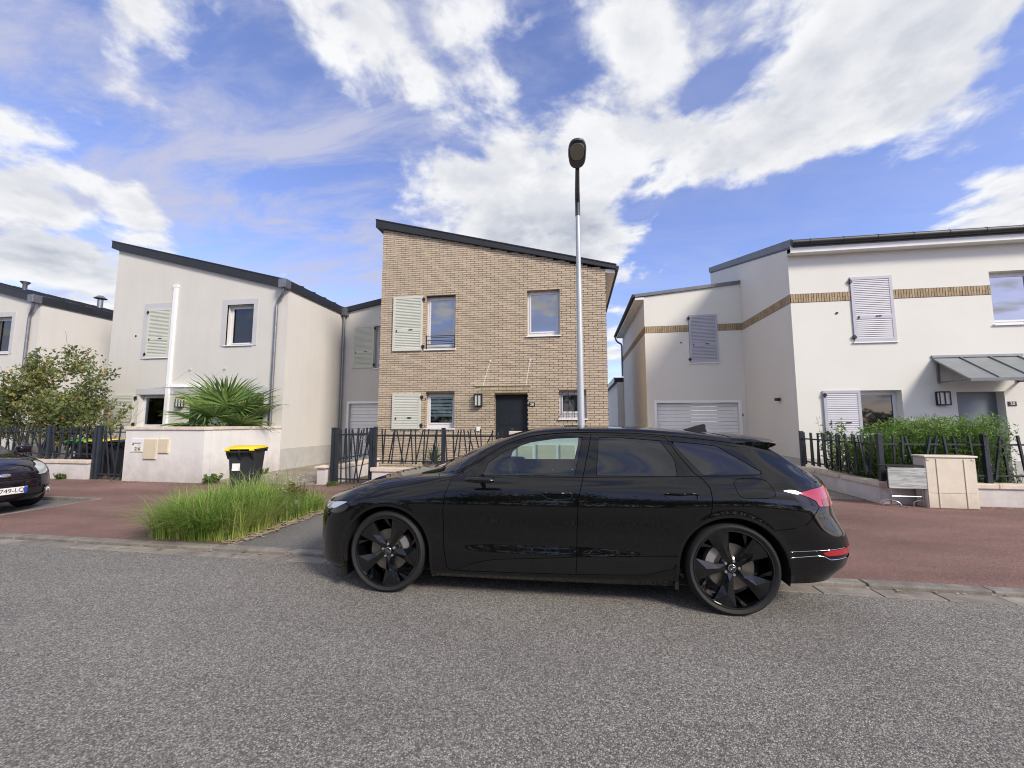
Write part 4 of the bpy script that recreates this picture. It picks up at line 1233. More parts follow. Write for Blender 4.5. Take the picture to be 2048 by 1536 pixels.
# ================================================================ folding table left on the pavement
ft = wthing('folding_table', 'small folding table with dark top and grey wood leaf beside the utility cabinet', 'table', (5.82, 8.4, 0))
tp = MB(); N_ = 24
top = [(5.83 + .385 * math.copysign(abs(math.cos(a)) ** .7, math.cos(a)), 8.40 + .115 * math.copysign(abs(math.sin(a)) ** .7, math.sin(a))) for a in [2 * math.pi * k / N_ for k in range(N_)]]
tp.prism(top, 'z', .745, .765)
put('table_top', tp, M['black_plastic'], ft)
def rrect(x0, x1, z0, z1, r, n=5):
    out = []
    for cx, cz, a0 in ((x1 - r, z1 - r, 0), (x0 + r, z1 - r, 90), (x0 + r, z0 + r, 180), (x1 - r, z0 + r, 270)):
        for k in range(n + 1):
            a = R(a0 + 90 * k / n); out.append((cx + r * math.cos(a), cz + r * math.sin(a)))
    return out
def wood_panel_mat():
    m = bpy.data.materials.new('wood_leaf'); m.use_nodes = True
    n, l = m.node_tree.nodes, m.node_tree.links
    g = n.new('ShaderNodeNewGeometry'); mp = n.new('ShaderNodeMapping'); l.new(g.outputs['Position'], mp.inputs[0]); mp.inputs[3].default_value = (1.3, 1, 16)
    no = n.new('ShaderNodeTexNoise'); l.new(mp.outputs[0], no.inputs['Vector']); no.inputs['Scale'].default_value = 2.2; no.inputs['Detail'].default_value = 5; no.inputs['Distortion'].default_value = 1.1
    r_ = n.new('ShaderNodeValToRGB'); l.new(no.outputs[0], r_.inputs[0]); e = r_.color_ramp.elements
    e[0].position, e[0].color = .36, (.24, .25, .25, 1); e[1].position, e[1].color = .6, (.50, .52, .52, 1)
    l.new(r_.outputs[0], n['Principled BSDF'].inputs['Base Color']); n['Principled BSDF'].inputs['Roughness'].default_value = .55
    return m
put('table_leaf', MB().prism(rrect(5.53, 6.165, .36, .725, .03), 'y', 8.29, 8.308), wood_panel_mat(), ft)
put('leaf_edge', MB().prism(rrect(5.523, 6.172, .353, .732, .035), 'y', 8.309, 8.318), M['black_plastic'], ft)
for xx in (5.60, 6.10):
    put('leg', MB().path([(xx, 8.36, .74), (xx, 8.36, .16), (xx, 8.36, .05)], .0125, 8), M['steel'], ft, smooth=True, angle=50)
    put('leg', MB().path([(xx + .025, 8.42, .74), (xx + .025, 8.42, .05)], .0125, 8), M['steel'], ft, smooth=True, angle=50)
    pts = [(xx - .13, 8.40, .032), (xx - .13, 8.40, .07)] + elbow((xx - .13, 8.40, .08), (xx - .125, 8.39, .135), (xx - .05, 8.385, .135), 4) + [(xx + .02, 8.37, .13)] + elbow((xx + .04, 8.36, .125), (xx + .11, 8.34, .115), (xx + .12, 8.33, .05), 4) + [(xx + .12, 8.33, .034)]
    put('foot', MB().path(pts, .0135, 8), M['steel'], ft, smooth=True, angle=60)
put('stretcher', MB().tube((5.60, 8.36, .21), (6.10, 8.36, .21), .012, n=8), M['steel'], ft)
# ================================================================ vegetation
rg = np.random.default_rng(5)
def leaf_cloud(centers, size, tone, droop=.3, aspect=.5, fold=True):
    """diamond leaves at centers; returns V,F"""
    n = len(centers)
    d = rg.normal(size=(n, 3)); d[:, 2] -= droop
    d /= np.linalg.norm(d, axis=1)[:, None]
    u = rg.normal(size=(n, 3)); u -= (u * d).sum(1)[:, None] * d; u /= np.linalg.norm(u, axis=1)[:, None]
    s = size * rg.uniform(.6, 1.3, n)[:, None]
    nn = np.cross(d, u)
    a = centers - d * s * .5; b = centers + d * s * .5
    l = centers + u * s * aspect * .5 + nn * s * .06; r = centers - u * s * aspect * .5 + nn * s * .06
    V = np.stack([a, l, b, r], 1).reshape(-1, 3)
    F = np.arange(4 * n).reshape(n, 4)
    return V, F
def grow(start, dirv, length, depth, segs, pts, rad, spread=.6, up=.15, r=None, kids=(2, 4)):
    """recursive branch skeleton; collects segs (poly-lines with radii) and leaf sites"""
    p = np.array(start, float); d = np.array(dirv, float); d /= np.linalg.norm(d)
    line, rr = [p.copy()], [rad]
    n = 5
    for k in range(n):
        d = d + r.normal(0, .16, 3) + np.array([0, 0, up * .3]); d /= np.linalg.norm(d)
        p = p + d * length / n
        line.append(p.copy()); rr.append(rad * (1 - .6 * (k + 1) / n))
        if depth <= 1: pts.append((p.copy(), depth))
    segs.append((line, rr))
    if depth > 0:
        for k in range(r.integers(kids[0], kids[1] + 1)):
            t = r.integers(2, n + 1)
            nd = d + r.normal(0, spread, 3); nd[2] += up
            grow(line[t], nd, length * r.uniform(.55, .8), depth - 1, segs, pts, rr[t] * .7, spread, up, r, kids)
# fruit tree, several leaning stems, yellowing leaves
def fruit_tree():
    r = np.random.default_rng(21)
    t = wthing('fruit_tree', 'loose leaning fruit tree with green and yellowing leaves behind the fence', 'tree', (-15.9, 10.05, 0))
    segs, pts = [], []
    stems = [((-15.9, 10.05, .03), (.75, .05, .85)), ((-15.95, 10.1, .03), (.3, -.1, 1)), ((-16.0, 10.0, .03), (-.3, .1, 1)), ((-16.05, 10.1, .03), (-.8, 0, .85)), ((-15.9, 10.15, .03), (.1, .4, 1)), ((-16.0, 10.0, .03), (-.5, -.2, 1)), ((-15.9, 10.0, .03), (.95, -.15, .6)), ((-15.9, 10.0, .03), (.55, -.35, .9))]
    for s, d in stems:
        grow(s, d, r.uniform(1.45, 1.75), 3, segs, pts, .035, .55, .12, r)
    m = MB()
    for ln, rr in segs:
        m.path([tuple(p) for p in ln], [max(.003, q) for q in rr], 5)
    put('trunk', m, M['bark'], t, fix=False)
    C = np.array([p for p, d in pts])
    C = np.repeat(C, 10, 0) + r.normal(0, .105, (len(C) * 10, 3))
    ctr = np.array([-15.95, 10.05, 2.25]); ext = np.array([2.55, 1.15, 1.75])
    q = (C - ctr) / ext
    keep = ((q ** 2).sum(1) < 1.0) & (C[:, 2] > .7)
    C = C[keep]
    print('tree leaves', len(C))
    V, F = leaf_cloud(C, .115, None, droop=.5, aspect=.55)
    clump = np.sin(C[:, 0] * 2.1 + C[:, 2] * 1.3) * .5 + np.sin(C[:, 2] * 3.7 - C[:, 1] * 2.2) * .5
    tone = np.clip(r.normal(.37, .18, len(C)) + .14 * clump + (r.random(len(C)) < .09) * .4 , 0, 1)
    put('crown', leafmesh('crown', V, F, tone, M['leaf_tree']), None, t)
    fr = MB()
    for k in range(5):
        c = C[r.integers(0, len(C))]
        fr.lathe([(0, -.035), (.025, -.028), (.036, 0), (.025, .03), (0, .035)], 8, 'z', tuple(c))
    put('fruit', fr, mat('quince', (.75, .40, .03), .5), t, smooth=True)
fruit_tree()

# fan palm behind the white wall
def palm():
    r = random.Random(4)
    loc = (-10.25, 10.35, .03)
    t = thing('fan_palm', 'spreading green fan palm behind the white meter wall', 'palm', loc)
    put('trunk', MB().lathe([(.13, 0), (.15, .25), (.12, .6), (.13, 1.15), (.06, 1.3), (0, 1.32)], 12, 'z'), M['bark'], t, smooth=True)
    def frond_mesh(nb, R_, seed):
        rr = np.random.default_rng(seed)
        V, F, T = [], [], []
        # petiole along +x from 0 to 0.75, fan beyond
        L0 = .62
        def strip(pts, w):
            b = len(V)
            for i, (p, wv) in enumerate(zip(pts, w)):
                V.append((p[0] - wv[0], p[1] - wv[1], p[2] - wv[2])); V.append((p[0] + wv[0], p[1] + wv[1], p[2] + wv[2]))
            for i in range(len(pts) - 1):
                F.append((b + 2*i, b + 2*i + 1, b + 2*i + 3, b + 2*i + 2))
        n0 = len(F)
        strip([(0, 0, 0), (L0 * .5, 0, .02), (L0, 0, 0)], [(0, .014, 0), (0, .009, 0), (0, .007, 0)])
        T.extend([.7] * (len(F) - n0))
        for k in range(nb):
            a = R(-140 + 280 * k / (nb - 1))
            ln = R_ * (1 - .22 * (abs(a) / R(140)) ** 2) * rr.uniform(.92, 1.06)
            dx, dy = math.cos(a), math.sin(a)
            nx, ny = -dy, dx
            pts, w = [], []
            sag = rr.uniform(.10, .34)
            for s in (0, .35, .6, .8, 1.0):
                q = s * ln
                pts.append((L0 + dx * q, dy * q, .05 * math.sin(s * 2.2) - sag * ln * max(0, s - .35) ** 2 * 1.6))
                ww = {0: .004, .35: .015, .6: .0125, .8: .008, 1.0: .0012}[s] * (R_ / .6)
                w.append((nx * ww, ny * ww, ww * (.55 if k % 2 else -.55)))
            n0 = len(F)
            strip(pts, w)
            T.extend([float(np.clip(rr.normal(.45, .2), 0, 1))] * (len(F) - n0))
        return leafmesh('frond', np.array(V), np.array(F), T, M['leaf_palm'])
    meshes = [frond_mesh(34, .80, 1), frond_mesh(32, .72, 2), frond_mesh(36, .86, 3)]
    n = 18
    for k in range(n):
        az = k * 2.39996 + r.uniform(-.2, .2)
        u = (k + .5) / n
        el = R(80 - 84 * u + r.uniform(-5, 5))
        z0 = 1.38 - .18 * u
        o = inst('frond', meshes[k % 3], t, (0, 0, z0), (0, 0, 0))
        sc = r.uniform(.92, 1.08) * (1.06 + .2 * (1 - abs(u - .5)))
        o.scale = (sc, sc, sc)
        o.rotation_euler = (r.uniform(-.5, .5), -el, az)
palm()

# hedge of feathery shrub in front of the white house
def hedge():
    r = np.random.default_rng(8)
    t = wthing('hedge', 'feathery bright green hedge growing over the fence of the white house', 'hedge', (7.0, 9.6, 0))
    st = MB()
    sites = []
    for k in range(270):
        bx, by = r.uniform(5.85, 7.95), r.uniform(8.88, 10.2)
        hmax = 1.30 + .36 * math.exp(-((bx - 7.3) / .95) ** 2) + .06 * math.sin(bx * 5)
        if bx < 5.95: hmax -= .1
        h = hmax * r.uniform(.80, 1.02)
        top = np.array([bx + r.normal(0, .11), by - .10 + r.normal(0, .12), h])
        base = np.array([bx, by, .03])
        mid = (top + base) / 2 + r.normal(0, .06, 3)
        st.path([tuple(base), tuple(mid), tuple(top)], [.007, .005, .002], 4)
        for s in np.linspace(.25, 1.0, 26):
            p = base * (1 - s) ** 2 + 2 * mid * s * (1 - s) + top * s ** 2
            tw = r.normal(0, 1, 3); tw[2] = abs(tw[2]) * .4; tw /= np.linalg.norm(tw)
            for q in np.linspace(.015, .14, 8):
                sites.append(p + tw * q + np.array([0, 0, -.35 * q * q * 4]))
    put('stem', st, M['bark'], t, fix=False)
    C = np.array(sites); C = C + r.normal(0, .018, C.shape)
    V, F = leaf_cloud(C, .058, None, droop=.25, aspect=.32)
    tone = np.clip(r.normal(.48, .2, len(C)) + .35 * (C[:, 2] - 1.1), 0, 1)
    print('hedge leaves', len(C))
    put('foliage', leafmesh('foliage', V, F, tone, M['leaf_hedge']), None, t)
hedge()
def bush(name, label, cat, loc, rad, h, nst, matn, size, seed, aspect=.35, nleaf=30, group=None):
    r = np.random.default_rng(seed)
    t = thing(name, label, cat, loc, 0, group)
    st = MB(); sites = []
    for k in range(nst):
        a, q = r.uniform(0, 6.28), rad * math.sqrt(r.random())
        top = np.array([q * math.cos(a) * 1.2, q * math.sin(a) * 1.2, h * r.uniform(.55, 1.05)])
        base = np.array([q * math.cos(a) * .4, q * math.sin(a) * .4, 0])
        st.path([tuple(base), tuple((base + top) / 2 + r.normal(0, .03, 3)), tuple(top)], [.006, .004, .0015], 4)
        for s in r.uniform(.15, 1, nleaf):
            sites.append(base * (1 - s) + top * s + r.normal(0, .05 * max(.4, rad), 3))
    put('stem', st, M['bark'], t, fix=False)
    C = np.array(sites)
    V, F = leaf_cloud(C, size, None, droop=.2, aspect=aspect)
    put('foliage', leafmesh('foliage', V, F, np.clip(r.normal(.5, .25, len(C)), 0, 1), M[matn]), None, t)
    return t
bush('shrub', 'dark airy shrub against the white house wall behind the grey shutter', 'shrub', (6.12, 10.75, .03), .28, 1.62, 22, 'leaf_hedge', .085, 3, nleaf=40)
bush('weed', 'small weeds at the foot of the low wall below the fruit tree', 'weed', (-13.55, 8.80, .03), .10, .14, 10, 'leaf_weed', .07, 31)
bush('weed', 'small weeds at the foot of the short white pillar', 'weed', (-5.75, 8.9, .03), .12, .10, 10, 'leaf_weed', .06, 32)
bush('shrub', 'low garden plants below the slanted bars beside the white house door', 'shrub', (8.0, 9.1, .03), .35, .62, 26, 'leaf_weed', .07, 33)
bush('weed', 'tuft of weeds where the white wall meets the driveway', 'weed', (-9.05, 10.6, .034), .12, .16, 12, 'leaf_weed', .07, 34)
bush('weed', 'leafy weeds at the corner of the tall white meter wall', 'weed', (-8.98, 8.80, .03), .22, .20, 22, 'leaf_weed', .08, 35)
bush('flowering_weed', 'reddish dry plant among the tall grass', 'plant', (-4.95, 6.35, .035), .28, .42, 40, 'leaf_dry', .07, 36, aspect=.5, nleaf=26)

# tall grass in the planting bed
def grass(name, label, n, seed, region, hrange, lean, tone_mu, parts=None):
    r = np.random.default_rng(seed)
    V, F, T = [], [], []
    x0, x1, y0, y1 = region
    # blades grow in tufts
    nt = n // 34
    tx, ty = r.uniform(x0, x1, nt), r.uniform(y0, y1, nt)
    th = r.uniform(*hrange, nt)
    idx = r.integers(0, nt, n)
    bx = tx[idx] + r.normal(0, .045, n); by = ty[idx] + r.normal(0, .045, n)
    ln = th[idx] * r.uniform(.55, 1.15, n)
    az = r.uniform(0, 2 * np.pi, n)
    ax, ay = bx - tx[idx], by - ty[idx]
    az = np.where(r.random(n) < .6, np.arctan2(ay, ax) + r.normal(0, .5, n), az)
    bend = np.clip(r.uniform(.15, 1.0, n) * lean, 0, 1.15)
    w = r.uniform(.0028, .0058, n)
    ts = np.array([0, .25, .5, .75, 1.0])
    dx, dy = np.cos(az), np.sin(az)
    vv = np.zeros((n, 5, 2, 3))
    for i, t in enumerate(ts):
        out_ = ln * bend * t ** 1.9
        up_ = ln * t * (1 - .42 * bend * t ** 1.5)
        cx, cy, cz = bx + dx * out_, by + dy * out_, .03 + up_
        ww = w * (1 - t) ** .6 + .0004
        vv[:, i, 0] = np.stack([cx - dy * ww, cy + dx * ww, cz], 1)
        vv[:, i, 1] = np.stack([cx + dy * ww, cy - dx * ww, cz], 1)
    base = (np.arange(n) * 10)[:, None]
    fs = []
    for i in range(4):
        fs.append(base + np.array([[2*i, 2*i + 1, 2*i + 3, 2*i + 2]]))
    F = np.stack(fs, 1).reshape(-1, 4)
    tone = np.clip(r.normal(tone_mu, .2, n) + .12 * np.sin(bx * 7) , 0, 1)
    tone = np.where(r.random(n) < .07, r.uniform(.93, 1.0, n), tone)
    T = np.repeat(tone, 4)
    return leafmesh(name, vv.reshape(-1, 3), F, T, M['leaf_grass'])
g1 = put('tall_grass', grass('tall_grass', '', 15000, 41, (-5.52, -4.62, 4.60, 5.75), (.30, .74), 1.25, .52), None)
tag(g1, 'tall arching green grass filling the kerbside planting bed', 'grass', kind='stuff')
g2 = put('tall_grass', grass('tall_grass', '', 5000, 43, (-5.4, -4.36, 5.6, 6.62), (.22, .46), 1.1, .45), None)
tag(g2, 'tall green grass at the back of the planting bed by the parking bay', 'grass', kind='stuff')
g3 = put('tall_grass', grass('tall_grass', '', 500, 44, (-5.75, -5.0, 5.9, 6.6), (.5, .95), .8, .62), None)
tag(g3, 'long thin seeding grass stalks in front of the yellow lidded bin', 'grass', kind='stuff')
g4 = put('tall_grass', grass('tall_grass', '', 2600, 45, (-4.80, -4.34, 4.60, 5.4), (.34, .52), 1.0, .72), None)
tag(g4, 'yellow green grass along the edge of the parking bay', 'grass', kind='stuff')
# small white flowers
r = np.random.default_rng(50)
fl = MB()
for k in range(60):
    x, y = r.uniform(-5.6, -4.4), r.uniform(5.9, 6.7)
    z = r.uniform(.42, .66)
    fl.tube((x, y, .03), (x + r.normal(0, .03), y, z), .0015, n=3, cap=False, mi=1)
    for q in range(5):
        a = q * 1.2566
        fl.add([(x, y, z), (x + .014 * math.cos(a - .4), y + .014 * math.sin(a - .4), z + .006), (x + .02 * math.cos(a), y + .02 * math.sin(a), z + .004), (x + .014 * math.cos(a + .4), y + .014 * math.sin(a + .4), z + .006)], [(0, 1, 2, 3)])
tag(put('wild_flowers', fl, [M['petal'], M['leaf_weed']], fix=False), 'tiny white wild flowers among the grass', 'flowers', kind='stuff')
# straw and dead leaves along the edge
sw = MB()
for k in range(620):
    x = -4.28 + abs(r.normal(0, .07)) * (1 if r.random() < .7 else -1); y = r.uniform(4.5, 6.4)
    a = r.uniform(0, 6.28); l_ = r.uniform(.012, .05); w_ = r.uniform(.002, .009)
    z = .040 + r.uniform(0, .012)
    c, s = math.cos(a), math.sin(a)
    sw.add([(x - c*l_ - s*w_, y - s*l_ + c*w_, z), (x - c*l_ + s*w_, y - s*l_ - c*w_, z + .003), (x + c*l_ + s*w_, y + s*l_ - c*w_, z + .005), (x + c*l_ - s*w_, y + s*l_ + c*w_, z)], [(0, 1, 2, 3)])
tag(put('dead_leaves', sw, M['straw'], fix=False), 'dry straw and leaf litter along the bay edging', 'litter', kind='stuff')
fallen = MB()
for k in range(260):
    q = r.random()
    if q < .35: x, y, z = r.uniform(-13, -9.3), 8.74 - abs(r.normal(0, .12)), PV + .003
    elif q < .55: x, y, z = r.uniform(-7, 6), 4.33 - abs(r.normal(0, .05)), .010
    elif q < .75: x, y, z = r.uniform(5.6, 12), 8.52 - abs(r.normal(0, .15)), PV + .003
    elif q < .9: x, y, z = r.uniform(-9, 6), r.uniform(6.8, 8.7), PV + .003
    else: x, y, z = r.uniform(-9.2, -6.3), r.uniform(9, 13), .038
    a = r.uniform(0, 6.28); l_ = r.uniform(.015, .035); c, s = math.cos(a), math.sin(a); w_ = l_ * .55
    fallen.add([(x - c*l_, y - s*l_, z), (x - s*w_, y + c*w_, z + .010), (x + c*l_, y + s*l_, z + .004), (x + s*w_, y - c*w_, z + .006)], [(0, 1, 2, 3)])
tag(put('fallen_leaves', fallen, M['straw'], fix=False), 'scattered dry leaves along walls, kerb and pavement', 'leaves', kind='stuff')
# weathered wooden picket border, leaning
def pickets(label, x0, y0, x1, y1, n, h, lean, seed):
    r = random.Random(seed)
    t = wthing('picket_border', label, 'border', ((x0 + x1) / 2, (y0 + y1) / 2, .03))
    d = Vector((x1 - x0, y1 - y0, 0)); ln = d.length; d.normalize(); rz = math.atan2(d.y, d.x)
    for k in range(n):
        s = (k + .5) / n
        hh = h * r.uniform(.85, 1.1)
        me = MB().add([(-.022, -.006, 0), (.022, -.006, 0), (.022, .006, 0), (-.022, .006, 0), (-.020, -.006, hh), (.020, -.006, hh), (.020, .006, hh), (-.020, .006, hh), (0, 0, hh + .012)],
             [(0,3,2,1),(0,1,5,4),(1,2,6,5),(2,3,7,6),(3,0,4,7),(4,5,8),(5,6,8),(6,7,8),(7,4,8)])
        put('picket', me, M['wood_old'], t, loc=(x0 + (x1 - x0) * s, y0 + (y1 - y0) * s, .03), rot=(R(lean + r.uniform(-4, 4)), R(r.uniform(-6, 6)), rz))
    put('rail', MB().box(0, ln, -.018, -.008, .12, .15), M['wood_old'], t, loc=(x0, y0, .03), rot=(R(lean), 0, rz))
pickets('weathered grey picket border leaning at the front of the tall grass', -4.82, 4.86, -4.50, 5.12, 8, .27, -20, 1)
pickets('weathered grey picket border leaning beside the parking bay edging', -4.60, 5.42, -4.38, 6.05, 10, .27, -24, 2)

# agave in a trough behind the fence
tr_ = wthing('planter', 'dark plastic trough behind the slanted bar fence, holding the agave', 'planter', (-3.38, 9.32, .42))
put('trough', MB().add([(-3.62,9.24,.46),(-3.14,9.24,.46),(-3.14,9.40,.46),(-3.62,9.40,.46),(-3.65,9.22,.60),(-3.11,9.22,.60),(-3.11,9.42,.60),(-3.65,9.42,.60)], [(0,3,2,1),(0,1,5,4),(1,2,6,5),(2,3,7,6),(3,0,4,7),(4,5,6,7)]), M['terra'], tr_)
put('rim', MB().box(-3.66, -3.10, 9.21, 9.225, .585, .61).box(-3.66, -3.10, 9.415, 9.43, .585, .61), M['terra'], tr_)
put('stand', MB().box(-3.60, -3.16, 9.25, 9.39, .036, .455), M['terra'], tr_)
ag = thing('agave', 'spiky green agave growing in the dark trough', 'agave', (-3.38, 9.32, .60))
r = random.Random(3)
for k in range(22):
    az, el, ln = k * 2.4, R(82 - 62 * k / 22 + r.uniform(-5, 5)), r.uniform(.34, .47)
    V, F = [], []
    for i, s in enumerate((0, .3, .6, .85, 1.0)):
        wv = .034 * (1 - s) ** .7 + .002
        V += [(s * ln, -wv, .02 * s), (s * ln, 0, .02 * s - wv * .5), (s * ln, wv, .02 * s)]
    for i in range(4):
        F += [(i*3, i*3 + 1, i*3 + 4, i*3 + 3), (i*3 + 1, i*3 + 2, i*3 + 5, i*3 + 4)]
    inst('leaf', leafmesh('leaf', np.array(V), np.array(F), [r.random()] * 8, M['leaf_agave']), ag, (0, 0, .0), (0, -el, az))

# far things in the gap between the houses, and the other side of the street behind the camera
def simple_tree(label, loc, h, rad, seed, n=2600, size=.28, matn='leaf_hedge', group=None):
    r = np.random.default_rng(seed)
    t = thing('street_tree', label, 'tree', loc, 0, group)
    m = MB().path([(0, 0, 0), (.05, 0, h * .25), (0, .05, h * .5), (0, 0, h * .8)], [.16, .13, .09, .03], 8)
    cl = []
    for k in range(9):
        a = r.uniform(0, 6.28); z = h * r.uniform(.35, .7); e = np.array([math.cos(a) * rad * .8, math.sin(a) * rad * .8, z + h * .18])
        m.path([(0, 0, z * .8), tuple(e * .5 + np.array([0, 0, z * .5])), tuple(e)], [.06, .04, .015], 5); cl.append(e)
    put('trunk', m, M['bark'], t, fix=False)
    cl += [np.array([r.normal(0, rad * .4), r.normal(0, rad * .4), h * r.uniform(.5, .92)]) for _ in range(14)]
    cl = np.array(cl)
    i = r.integers(0, len(cl), n)
    C = cl[i] + r.normal(0, rad * .24, (n, 3))
    V, F = leaf_cloud(C, size, None, droop=.2, aspect=.6)
    put('crown', leafmesh('crown', V, F, np.clip(r.normal(.4, .22, n), 0, 1), M[matn]), None, t)
    return t
simple_tree('slim green tree far behind in the gap between brick and white house', (3.55, 38, 0), 4.4, 1.1, 61, 1800, .2)
fb = wthing('far_building', 'pale low building far behind in the gap between the houses', 'building', (3.6, 44.5, 0))
put('wall', MB().box(0.5, 7, 43, 46, 0, 2.2), M['render_white'], fb)
put('roof', MB().box(0.3, 7.2, 42.8, 46.2, 2.205, 2.4), M['roof_grey'], fb)
for k in range(4):
    put('window', MB().box(1.2 + k * 1.4, 2.1 + k * 1.4, 42.97, 42.998, 1.0, 1.8), M['window_dark'], fb)
def far_hedge():
    r = np.random.default_rng(90)
    t = wthing('street_hedge', 'long tall green hedge across the street behind the viewer', 'hedge', (0, -11, 0))
    n = 9000
    C = np.stack([r.uniform(-24, 24, n), r.normal(-11, .35, n), r.uniform(0, 1, n)**.8 * 2.5], 1)
    C[:, 2] *= 1 + .12 * np.sin(C[:, 0] * 1.3)
    V, F = leaf_cloud(C, .34, None, droop=.2, aspect=.6)
    put('foliage', leafmesh('foliage', V, F, np.clip(r.normal(.35, .2, n), 0, 1), M['leaf_hedge']), None, t)
    st = MB()
    for k in range(24):
        st.tube((-23.5 + k * 2.04, -11, .04), (-23.5 + k * 2.04, -11, 1.9), .05, .02, n=6)
    put('stem', st, M['bark'], t)
far_hedge()
SIDE = 'trees across the street'
for k, (x, y, h, rd) in enumerate(((-16, -13, 6.5, 2.4), (-9.5, -12.5, 5.5, 2.2), (-3.5, -13.5, 6.8, 2.6), (3.0, -12.5, 5.6, 2.2), (8.5, -13.5, 6.2, 2.5), (15, -13, 6.0, 2.3), (-12.5, -17, 7.5, 2.6), (-6, -17.5, 7.2, 2.6), (0, -17, 7.6, 2.7), (6, -17.5, 7.2, 2.6), (12, -17, 7.4, 2.6))):
    simple_tree('broad green tree across the street opposite ' + ('the fruit tree', 'the tall meter wall', 'the brick house door', 'the white garage door', 'the utility cabinet', 'the end of the hedge fence', 'the grey rendered house', 'the driveway gate', 'the street lamp', 'the set back garage door', 'the zinc porch roof')[k], (x, y, 0), h, rd, 70 + k, 1700, .42, group=SIDE)
tag(put('verge', MB().box(-60, 60, -40, -9.002, -.055, .05), M['far_ground']), kind='structure')
# ================================================================ cars: lofted body surfaces cut into panels
def pchip(xs, ys, x):
    xs, ys = np.asarray(xs, float), np.asarray(ys, float)
    h = np.diff(xs); dl = np.diff(ys) / h
    d = np.zeros_like(ys)
    for k in range(1, len(xs) - 1):
        if dl[k-1] * dl[k] > 0:
            w1, w2 = 2*h[k] + h[k-1], h[k] + 2*h[k-1]
            d[k] = (w1 + w2) / (w1 / dl[k-1] + w2 / dl[k])
    d[0], d[-1] = dl[0], dl[-1]
    x = np.clip(x, xs[0], xs[-1])
    i = np.clip(np.searchsorted(xs, x, side='right') - 1, 0, len(xs) - 2)
    t = (x - xs[i]) / h[i]
    return ys[i]*(2*t**3 - 3*t**2 + 1) + h[i]*d[i]*(t**3 - 2*t**2 + t) + ys[i+1]*(-2*t**3 + 3*t**2) + h[i]*d[i+1]*(t**3 - t**2)
def smooth_curve(knots, lo, hi, sig):
    """pchip through knots, then gaussian smoothing; returns a function of s"""
    xs = np.linspace(lo - .3, hi + .3, 1200)
    ys = pchip([k[0] for k in knots], [k[1] for k in knots], xs)
    st = xs[1] - xs[0]
    n = int(3 * sig / st) + 1
    kx = np.arange(-n, n + 1) * st
    g = np.exp(-kx**2 / (2 * sig**2)); g /= g.sum()
    yp = np.pad(ys, n, mode='reflect', reflect_type='odd')
    ys2 = np.convolve(yp, g, mode='valid')
    return lambda s: np.interp(s, xs, ys2)

